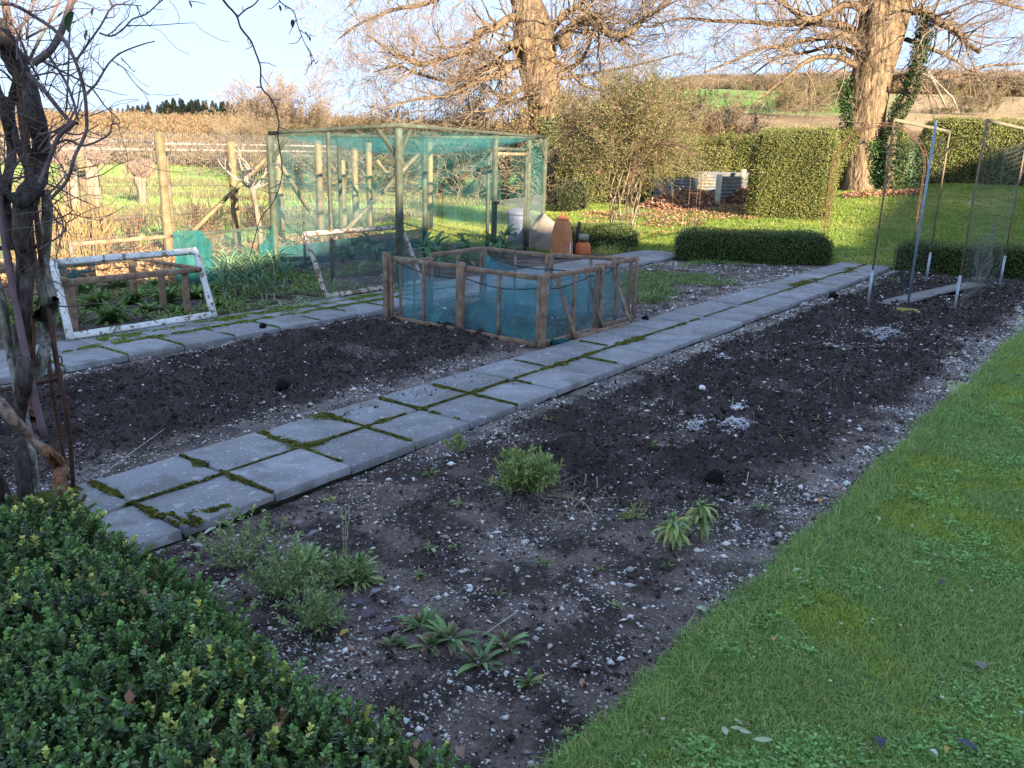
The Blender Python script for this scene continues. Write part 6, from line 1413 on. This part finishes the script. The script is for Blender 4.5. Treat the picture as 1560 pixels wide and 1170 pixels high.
for (u0, v0, u1, v1, lab) in ((150, 726, 255, 650, 'long thin pale stem lying on the left bed near the path'), (860, 755, 905, 790, 'thin bent stem lying right of the lavender'), (1240, 590, 1262, 575, 'forked pale twig lying on the far compost'), (1290, 610, 1300, 625, 'short thin twig on the far compost'), (735, 968, 790, 930, 'green brown runner stem among the dark leaved plants')):
    a, b = gp(u0, v0, -.03), gp(u1, v1, -.03); m_ = (a+b)/2+np.array([.02, -.02, .02]); mb = MB(); tube(mb, spline([a, m_, b], 4), .0022, 5, (.5, .46, .36)); tag(mb.build('dry_stalk', MT['twig'], at=tuple(a)), lab, 'stem')
# ash patches
for (u, v, rx, ry, n, lab) in ((1120, 650, .13, .08, 1500, 'larger pale ash patch on the dark compost'), (1125, 622, .08, .05, 600, 'small pale ash patch just beyond the larger one'), (1060, 655, .16, .07, 700, 'thin greyish ash patch left of the larger one'), (1350, 510, .38, .13, 1900, 'wide pale gritty ash patch near the poles'), (1100, 550, .12, .07, 600, 'small pale gritty patch nearer the path')):
    p = gp(u, v, -.05); x = p[0]+rx*.5*RNG.normal(size=n); y = p[1]+ry*.5*RNG.normal(size=n); kk = compA(x, y)
    m_ = chips('x', np.stack([x, y, soil_z(x, y, kk)+.006], 1), np.clip(RNG.lognormal(-5.3, .4, n), .002, .014), jcol((.68, .67, .68), n, .15, .03), .5); tag(m_.build('ash_patch', MT['stone'], at=tuple(p)), lab, 'ash', kind='stuff')
# bigger flints one by one
fl = [(930, 1010, .016), (1150, 1000, .02), (876, 1015, .02), (1262, 895, .02), (1085, 930, .014), (1120, 800, .02), (1245, 760, .02), (1290, 735, .022), (1070, 600, .03), (960, 745, .013), (315, 888, .012), (665, 1060, .010), (770, 1095, .012), (1100, 545, .04), (1440, 525, .03), (1455, 540, .03), (1415, 555, .025), (1380, 530, .02), (1340, 560, .02), (1310, 600, .02), (500, 985, .008), (555, 925, .010), (905, 925, .012), (640, 1000, .012), (1450, 545, .028), (725, 745, .014), (880, 870, .01), (760, 755, .018), (1185, 900, .014), (1040, 965, .013), (1215, 850, .016), (1500, 520, .03), (1190, 800, .02), (440, 585, .02), (215, 610, .018), (560, 520, .02), (520, 560, .016), (360, 640, .016)]
for i, (u, v, s_) in enumerate(fl):
    p = gp(u, v, -.045); c_ = random.choice([(.74, .72, .70), (.62, .60, .58), (.8, .78, .75), (.45, .42, .42)])
    m_ = chips('x', np.array([[p[0], p[1], float(soil_z(p[0], p[1], compA(p[0], p[1])))+s_*.35]]), np.array([s_]), np.array([c_]), .7); tag(m_.build('flint', MT['stone'], at=tuple(p)), '%s %s flint %s' % ('large' if s_ > .025 else 'mid sized' if s_ > .0145 else 'small', {.74: 'greyish white', .62: 'grey', .8: 'bright white', .45: 'dark grey'}[c_[0]], zone(u, v)), 'stone', 'larger loose flints on the beds')
# fallen leaves lying about, one by one
def flatleaf(u, v, L, wd, c, az, label, z=None, base=-.045, cat='leaf', grp=None, name='fallen_leaf'):
    p = gp(u, v, base); zz = base if z is None else z; mb = MB(); n = 7; V = []
    for i in range(n):
        t = i/(n-1); w_ = wd*math.sin(math.pi*(.04+.92*t))**.8/2; cx_ = (t-.5)*L; h = .008*math.sin(t*3.1)+.003*random.random()
        for q, dz in ((-1, .004), (0, 0), (1, .005)): V.append((p[0]+cx_*math.cos(az)-q*w_*math.sin(az), p[1]+cx_*math.sin(az)+q*w_*math.cos(az), zz+.006+h+dz))
    F = [(i*3+j, i*3+j+1, i*3+j+4, i*3+j+3) for i in range(n-1) for j in (0, 1)]; mb.add(V, np.array(F), c)
    return tag(mb.build(name, MT['litter'], at=tuple(p)), label, cat, grp)
PUR = (.12, .095, .12)
for (u, v, L, w_, c_, az, lab) in ((203, 668, .06, .03, (.50, .46, .24), .3, 'pale yellow leaf lying on the left bed'), (508, 762, .035, .025, (.42, .44, .10), 1, 'small yellow green leaf lying near the path edge'), (521, 792, .03, .02, (.42, .42, .10), 2, 'second small yellow leaf right of the path edge'), (403, 782, .035, .022, (.26, .32, .14), .2, 'green leaf on soil just below the path edge'), (605, 810, .05, .022, (.22, .17, .20), .1, 'mauve leaf lying on bare soil above the dark leaved plants'), (690, 768, .04, .014, (.44, .42, .22), -.5, 'narrow yellow leaf left of the lavender'), (735, 798, .04, .02, (.56, .54, .42), .6, 'pale leaf below the lavender'), (860, 1012, .02, .014, (.4, .34, .3), 1, 'grey brown round leaf on near soil'), (1100, 700, .05, .03, (.3, .22, .2), 1, 'curled brown leaf on the compost'), (1248, 765, .045, .035, (.55, .26, .10), .4, 'orange brown leaf at the lawn edge'), (1078, 740, .03, .01, (.52, .5, .14), 0, 'slim yellow leaf above the wilting pair'), (1145, 933, .055, .035, (.40, .50, .34), .2, 'right of two pale green leaves at the lawn edge'), (1068, 932, .045, .035, (.42, .52, .36), 1.5, 'left of two pale green leaves at the lawn edge'), (560, 938, .07, .045, PUR, .5, 'dark purple leaf under the marigolds, left one'), (545, 920, .06, .04, PUR, 1.6, 'dark purple leaf under the marigolds, upper one'), (590, 965, .07, .035, PUR, -.3, 'dark purple leaf between marigold and dark plants'), (573, 905, .06, .03, (.26, .24, .27), 0, 'pale mauve leaf right of the marigolds'), (620, 920, .06, .03, (.20, .18, .20), .8, 'grey leaf above the dark leaved plants'), (478, 815, .07, .03, (.22, .20, .22), .1, 'grey leaf behind the marigolds'), (455, 800, .06, .025, (.24, .22, .24), -.2, 'second grey leaf behind the marigolds'), (525, 968, .05, .025, (.45, .33, .08), .1, 'ochre leaf lying under the straggly plants'), (700, 1150, .05, .03, (.3, .2, .14), 1, 'brown leaf near the bottom edge of the bed'), (650, 1130, .06, .04, PUR, 1.2, 'dark purple leaf beside the box hedge at the bottom'), (620, 1103, .025, .02, (.6, .68, .62), .5, 'pale round leaf at the box hedge edge, bottom'), (320, 812, .09, .02, (.5, .5, .4), .3, 'curled pale dry leaf near the path corner'), (300, 835, .06, .03, (.4, .4, .4), 2, 'grey leaf near the path corner'), (345, 890, .05, .025, (.36, .44, .3), .1, 'grey green leaf beside the hedge edge'), (660, 842, .04, .02, (.36, .44, .26), .9, 'green fallen leaf in the open soil'), (583, 640, .05, .03, (.5, .44, .34), .4, 'pale leaf on the path slab edge')):
    flatleaf(u, v, L, w_, c_, az, lab, z=.004 if (u, v) == (583, 640) else None, base=0. if (u, v) == (583, 640) else -.045)
# on the grass
for (u, v, L, w_, c_, az, lab) in ((1340, 1138, .05, .03, (.07, .075, .10), .2, 'slate blue leaf on the near lawn, left of two'), (1472, 1143, .065, .03, (.08, .09, .12), 1.3, 'slate blue leaf on the near lawn, right of two'), (1440, 1150, .04, .015, (.45, .36, .10), .1, 'thin ochre leaf on the near lawn'), (1420, 1155, .03, .018, (.55, .62, .5), 1.2, 'small pale leaf on the near lawn beside the ochre one'), (1213, 875, .05, .018, (.42, .50, .28), -.4, 'narrow pale green leaf on the lawn near the bed edge'), (1435, 893, .055, .03, (.10, .09, .08), -.2, 'dark leaf on the mid lawn'), (1337, 795, .04, .02, (.45, .5, .3), .6, 'pale leaf on the lawn further up'), (1177, 980, .03, .02, (.5, .3, .15), .4, 'orange leaf fragment in the lawn'), (1492, 1020, .05, .04, (.22, .20, .15), .4, 'shrivelled grey leaf at the right of the lawn'), (1550, 575, .05, .05, (.06, .05, .05), .4, 'dark crumb of soil on the far lawn edge')):
    flatleaf(u, v, L, w_, c_, az, lab, z=-.012, base=-.02)
sp = thing('rose_leaf_spray', tuple(gp(1120, 1105, -.01)), 'spray of five pale green leaves on one stalk lying on the near lawn', 'leaf spray')
a = gp(1118, 1098, .005); b = gp(1148, 1106, .005); mb = MB(); tube(mb, [a, (a+b)/2+[0, 0, .006], b], .0012, 5, (.35, .3, .15)); mb.build('stalk', MT['twig'], sp)
for (u, v, L, w_, az) in ((1124, 1102, .035, .012, 1.2), (1121, 1112, .035, .017, 2.2), (1133, 1117, .045, .02, 1.7), (1162, 1130, .06, .024, -.9), (1104, 1116, .04, .02, .6)):
    p = gp(u, v, 0); mb = MB(); V = []
    for i in range(7):
        t = i/6; ww = w_*math.sin(math.pi*(.04+.92*t))**.8/2; q = (t-.5)*L
        for k_, dz in ((-1, .003), (0, 0), (1, .003)): V.append((p[0]+q*math.cos(az)-k_*ww*math.sin(az), p[1]+q*math.sin(az)+k_*ww*math.cos(az), .006+dz))
    mb.add(V, np.array([(i*3+j, i*3+j+1, i*3+j+4, i*3+j+3) for i in range(6) for j in (0, 1)]), (.40, .48, .28)); mb.build('leaflet', MT['litter'], sp)
G = 'daisies scattered in the lawn'; first = None
for (u, v) in ((1435, 1062), (1265, 1037), (1372, 952), (1480, 900), (1330, 943), (1282, 950), (1390, 802), (1422, 785), (1425, 845), (1010, 1095), (1556, 1085), (1340, 895), (1390, 800), (1220, 880)):
    p = gp(u, v, .0)
    if first is None:
        first = thing('daisy', tuple(p), 'tiny white daisy open in the lawn', 'daisy', G); mb = MB(); aa = np.arange(12)*math.pi/6
        cards(mb, np.tile(p, (12, 1)), np.stack([np.cos(aa), np.sin(aa), .15+0*aa], 1), np.tile([0, 0, 1.], (12, 1)), .0075, .003, (.8, .8, .8)); mb.build('petals', MT['leaf'], first); mb = MB(); lathe(mb, [(.003, 0), (.002, .002), (.0003, .003)], p, 8, (.7, .5, .05)); mb.build('disc', MT['leaf'], first)
    else: o = copy_tree(first); o.location = tuple(p)

# ================================================================== THE OLD VINE ON ITS RUSTY ARCH, NEAR LEFT
random.seed(63); RNG = np.random.default_rng(63)
va = thing('near_rusty_arch', (.45, .92, -.05), 'rusty steel arch leg with scrolls carrying the old vine at the left', 'garden arch')
def rod(nm, P, r, m='rustd', par=va, n=7): mb = MB(); tube(mb, spline(P, 3) if len(P) > 2 else P, r, n, rough=.05); return mb.build(nm, MT[m], par)
rod('upright', [(.45, .92, -.1), pt(104, 640, 3.95), pt(88, 560, 3.9), pt(76, 480, 3.85), pt(66, 420, 3.85), pt(58, 350, 3.8), pt(45, 240, 3.8), pt(25, 100, 3.8), pt(0, -60, 3.8)], .0125)
rod('upright', [(.52, 1.12, -.1), pt(84, 620, 4.15), pt(73, 540, 4.1), pt(62, 450, 4.1), pt(50, 370, 4.1), pt(38, 240, 4.1), pt(20, 100, 4.1), pt(-5, -60, 4.1)], .0115)
rod('upright', [pt(-60, 700, 3.7), pt(-75, 500, 3.7), pt(-90, 200, 3.7), pt(-100, -60, 3.7)], .012)
rod('cross_bar', [pt(-80, 600, 3.75), pt(0, 594, 3.85), pt(88, 578, 3.92)], .011); rod('cross_bar', [pt(-85, 380, 3.7), pt(0, 378, 3.8), pt(62, 375, 3.85)], .011); rod('cross_bar', [pt(-90, 160, 3.7), pt(30, 150, 3.8)], .011)
for v in (560, 665):
    P = [pt(88+7*math.cos(t)*(1-t/9), v+14-13*math.sin(t)*(1-t/9)*1.1, 4.02) for t in np.linspace(0, 7.5, 20)]; rod('scroll', P, .004)
    P = [pt(90+7*math.cos(t+3)*(1-t/9), v-12-11*math.sin(t+3)*(1-t/9), 4.02) for t in np.linspace(0, 7.5, 20)]; rod('scroll', P, .004)
mb = MB(); tube(mb, spline([pt(68, 668, 3.75), pt(45, 570, 3.72), pt(20, 440, 3.7), pt(4, 340, 3.68), pt(-10, 200, 3.65)], 4), .016, 9); tag(mb.build('mauve_tube', MT['plastic'], at=tuple(pt(68, 668, 3.75)), smooth=True), 'mauve brown tube slanting up through the vine stems', 'tube')
vn_ = thing('old_vine', tuple(gp(40, 790, .0)), 'old gnarled vine with thick twisted trunks climbing the rusty arch at the left', 'vine')
VB, VO, VG = (.085, .070, .062), (.24, .12, .07), (.26, .25, .21)
def vstem(nm, px, d, rp, c, lump=.3, n=12):
    P = [pt(u, v, d+.10*math.sin(i*1.3+u)) for i, (u, v) in enumerate(px)]; Q = spline(P, 5); R = np.interp(np.linspace(0, 1, len(Q)), np.linspace(0, 1, len(rp)), rp)*d/FPX
    mb = MB(); rough_trunk(mb, Q, R*.78, 20, lump, c, seed=px[0][0], ridg=.11); mb.build(nm, MT['vine'], vn_, smooth=True); return Q
vstem('trunk', [(100, 800), (97, 765), (90, 735), (92, 712), (75, 690), (68, 682)], 3.45, [13, 15, 13, 13, 9, 7], VO, .35)
vstem('trunk', [(70, 690), (45, 664), (20, 640), (0, 616), (-30, 585)], 3.5, [9, 10, 10, 11, 11], (.26, .19, .15))
vstem('trunk', [(45, 810), (40, 770), (33, 700), (28, 640), (38, 570), (32, 520), (36, 460), (38, 400), (32, 350), (38, 300), (58, 270), (62, 230), (52, 175), (42, 130), (20, 90), (5, 55), (-20, 20)], 3.75, [16, 14, 12, 12, 15, 12, 13, 15, 16, 20, 17, 15, 15, 16, 18, 16, 14], VB, .35)
vstem('trunk', [(10, 800), (0, 770), (-15, 720), (-40, 650)], 3.4, [22, 20, 17, 14], VB)
vstem('trunk', [(52, 740), (47, 690), (36, 630), (25, 580), (14, 530), (4, 470), (-8, 420)], 3.8, [9, 8, 8, 8, 8, 8, 8], VG, .2)
vstem('trunk', [(55, 575), (66, 540), (74, 510), (72, 480), (74, 450), (66, 415), (68, 380), (72, 330), (70, 290)], 3.9, [10, 10, 11, 15, 14, 9, 10, 9, 8], VG, .3)
vstem('trunk', [(66, 480), (76, 470), (84, 455)], 3.85, [16, 14, 5], (.08, .07, .075), .5)
vstem('trunk', [(48, 640), (44, 580), (44, 520), (40, 460), (45, 400)], 4.0, [9, 12, 11, 11, 9], (.18, .085, .06), .25)
vstem('trunk', [(20, 380), (8, 300), (18, 230), (6, 170), (-10, 120)], 3.9, [9, 9, 8, 8, 8], VB); vstem('trunk', [(40, 300), (20, 300), (0, 305), (-30, 300)], 3.8, [9, 8, 8, 8], VB); vstem('trunk', [(60, 275), (40, 250), (22, 200), (18, 150), (30, 110)], 3.95, [6, 7, 6, 6, 5], VB)
vstem('trunk', [(62, 290), (35, 310), (10, 300), (-20, 340)], 3.7, [8, 9, 8, 7], (.05, .045, .045))
vb = []
def vbr(px, d, r0, r1, k=1., side=.5):
    P = [pt(u, v, d+.04*math.sin(i*2+u)) for i, (u, v) in enumerate(px)]; Q = spline(P, 3); R = np.linspace(r0, r1, len(Q))*d/FPX
    for i in range(len(Q)-1): vb.append((Q[i], Q[i+1], R[i], R[i+1]))
    for i in range(1, len(Q)):
        if random.random() < side:
            dd = unit(Q[i]-Q[i-1]); a = unit(np.cross(dd, rdir(1)[0])); grow(Q[i], dd*.6+a*.9, .045*random.uniform(.4, 1.3), .0016, 0, vb, .5, 0, .3, .6, 1, .0009, 2)
            if random.random() < .3*k: grow(Q[i], dd*.5+a+np.array([0, 0, .2]), .22*random.uniform(.5, 1.4), .0026, 1, vb, .7, .05, .25, .7, 1, .0011, 4)
vbr([(44, 113), (72, 144), (103, 181), (118, 188)], 3.6, 4, 2.5); vbr([(51, 96), (74, 79), (92, 51), (109, 0), (120, -60)], 3.5, 6, 5, .5)
vbr([(-40, -5), (0, 5), (20, 7), (51, 24), (89, 51), (113, 89), (128, 137), (132, 185), (130, 205), (113, 240), (103, 274), (79, 301)], 3.4, 3, 2.6)
vbr([(130, 144), (147, 127), (164, 99), (185, 80), (219, 67), (236, 63)], 3.35, 2, .8); vbr([(184, 88), (194, 98), (204, 110)], 3.35, 1, .5)
vbr([(116, 92), (137, 62), (154, 38), (171, 10), (192, 7), (216, 9)], 3.45, 2, .8); vbr([(113, 186), (89, 209), (74, 246), (60, 280)], 3.5, 4, 3)
vbr([(151, 50), (170, 55), (188, 44), (202, 29), (222, 22), (239, 7), (262, -12)], 3.4, 1.5, .9); vbr([(72, 82), (99, 123), (113, 157), (118, 181)], 3.55, 2.4, 2); vbr([(101, 168), (104, 110), (106, 51), (110, 0), (112, -50)], 3.6, 1.5, 1.2)
vbr([(171, 10), (155, -30), (140, -80)], 3.45, 2, 1.5); vbr([(30, 120), (60, 60), (90, 0), (110, -60)], 3.8, 2.5, 2); vbr([(10, 60), (40, 30), (60, -20)], 3.8, 3, 2); vbr([(58, 205), (90, 200), (120, 205), (150, 190)], 3.6, 2, .8); vbr([(40, 60), (45, 20), (60, -30)], 3.6, 1.5, 1)
vbr([(64, 232), (100, 213), (128, 222), (165, 206), (170, 190), (180, 188)], 3.55, 2.4, .8); vbr([(70, 300), (85, 285), (110, 260), (150, 252)], 3.6, 1.8, .7); vbr([(66, 340), (96, 330), (110, 322)], 3.6, 1.8, .7); vbr([(70, 300), (95, 335), (92, 365), (85, 395)], 3.7, 1.5, .7)
vbr([(60, 380), (100, 350), (90, 320)], 3.7, 1.6, .7); vbr([(55, 400), (65, 455), (100, 467), (150, 462), (180, 470), (210, 488), (220, 478), (240, 492)], 3.9, 1.2, .9, 0, 0)
for k in range(34):
    u, v = random.uniform(-30, 70), random.uniform(-20, 340); grow(pt(u, v, random.uniform(3.5, 4.1)), (random.gauss(.3, .7), random.gauss(-.2, .7), random.gauss(.5, .8)), .36*random.uniform(.4, 1.4), .0055, 1, vb, .7, .05, .28, .7, 1, .0012, 5)
for k in range(50):
    u, v = random.uniform(-20, 90), random.uniform(-20, 260); grow(pt(u, v, random.uniform(3.5, 4.1)), (random.gauss(.35, .7), random.gauss(-.3, .7), random.gauss(.4, .8)), .26*random.uniform(.4, 1.4), .0028, 1, vb, .7, .05, .28, .7, 1, .001, 5)
for k in range(30):
    u, v = random.uniform(10, 75), random.uniform(250, 420); grow(pt(u, v, random.uniform(3.6, 3.9)), (random.gauss(.5, .6), random.gauss(-.4, .6), random.gauss(.1, .7)), .2*random.uniform(.4, 1.4), .0025, 1, vb, .7, 0, .3, .7, 1, .001, 4)
A = np.array([o[0] for o in vb]); B = np.array([o[1] for o in vb]); ra = np.array([o[2] for o in vb]); rb_ = np.array([o[3] for o in vb]); mb = MB(); segs(mb, A, B, ra, rb_, jcol((.16, .12, .12), len(A), .25), 5); mb.build('twigs', MT['twig'], vn_, kind='stuff')
for (u, v, L, az, c_) in ((112, 18, .085, 0, (.05, .11, .05)), (133, 46, .045, 1.2, (.07, .08, .06)), (142, 12, .035, 1.3, (.06, .06, .05)), (93, 120, .03, .5, (.05, .06, .05)), (178, 41, .02, 0, (.06, .06, .05))):
    p = pt(u, v, 3.4); mb = MB(); strap(mb, p, az+2.2, -1.1, L, L*(.75 if u == 112 else .4), .3, c_, 6, .15, .15); mb.build('leaf', MT['gloss'], vn_, smooth=True)
# overhead bough with two hanging shoots
hb = thing('hanging_shoots', tuple(pt(340, -60, 2.5)), 'long thin bare shoots hanging from above against the pale sky', 'vine shoot'); vb = []
vbr([(60, -140), (180, -120), (340, -90), (420, -80), (520, -100)], 2.5, 6, 3, 0, 0); vbr([(345, -90), (332, -30), (340, 0), (360, 23), (367, 43), (382, 62), (390, 82), (397, 103), (398, 133), (415, 153), (425, 187), (423, 207), (430, 263), (417, 307), (397, 333), (383, 382)], 2.5, 1.9, .7, 0, .45)
vbr([(363, 25), (375, 14), (386, 8), (396, -6), (400, -40)], 2.5, 1.3, .9, 0, .3); vbr([(420, -80), (418, -20), (427, 3), (447, 17), (453, 37), (463, 63), (472, 80), (481, 97)], 2.45, 1.1, .5, 0, .5); vbr([(425, 3), (415, 12), (408, 14)], 2.45, .7, .4, 0, .2); vbr([(392, 132), (398, 133)], 2.5, .9, .9, 0, 0); vbr([(270, -100), (275, -20), (290, 2)], 2.5, 1.2, .5, 0, .3)
A = np.array([o[0] for o in vb]); B = np.array([o[1] for o in vb]); ra = np.array([o[2] for o in vb]); rb_ = np.array([o[3] for o in vb]); mb = MB(); segs(mb, A, B, ra, rb_, (.10, .06, .06), 5); mb.build('shoots', MT['twig'], hb)
for (u, v, L, az) in ((446, 30, .024, 1.), (425, 8, .018, .3), (464, 48, .02, -.3), (470, 55, .016, .2), (287, 2, .02, 0)):
    mb = MB(); strap(mb, pt(u, v, 2.45), az, -1.0, L, L*.5, .3, (.08, .10, .10), 5); mb.build('leaf', MT['gloss'], hb, smooth=True)
print('polys', sum(len(o.data.polygons) for o in S.objects if o.type == 'MESH'))
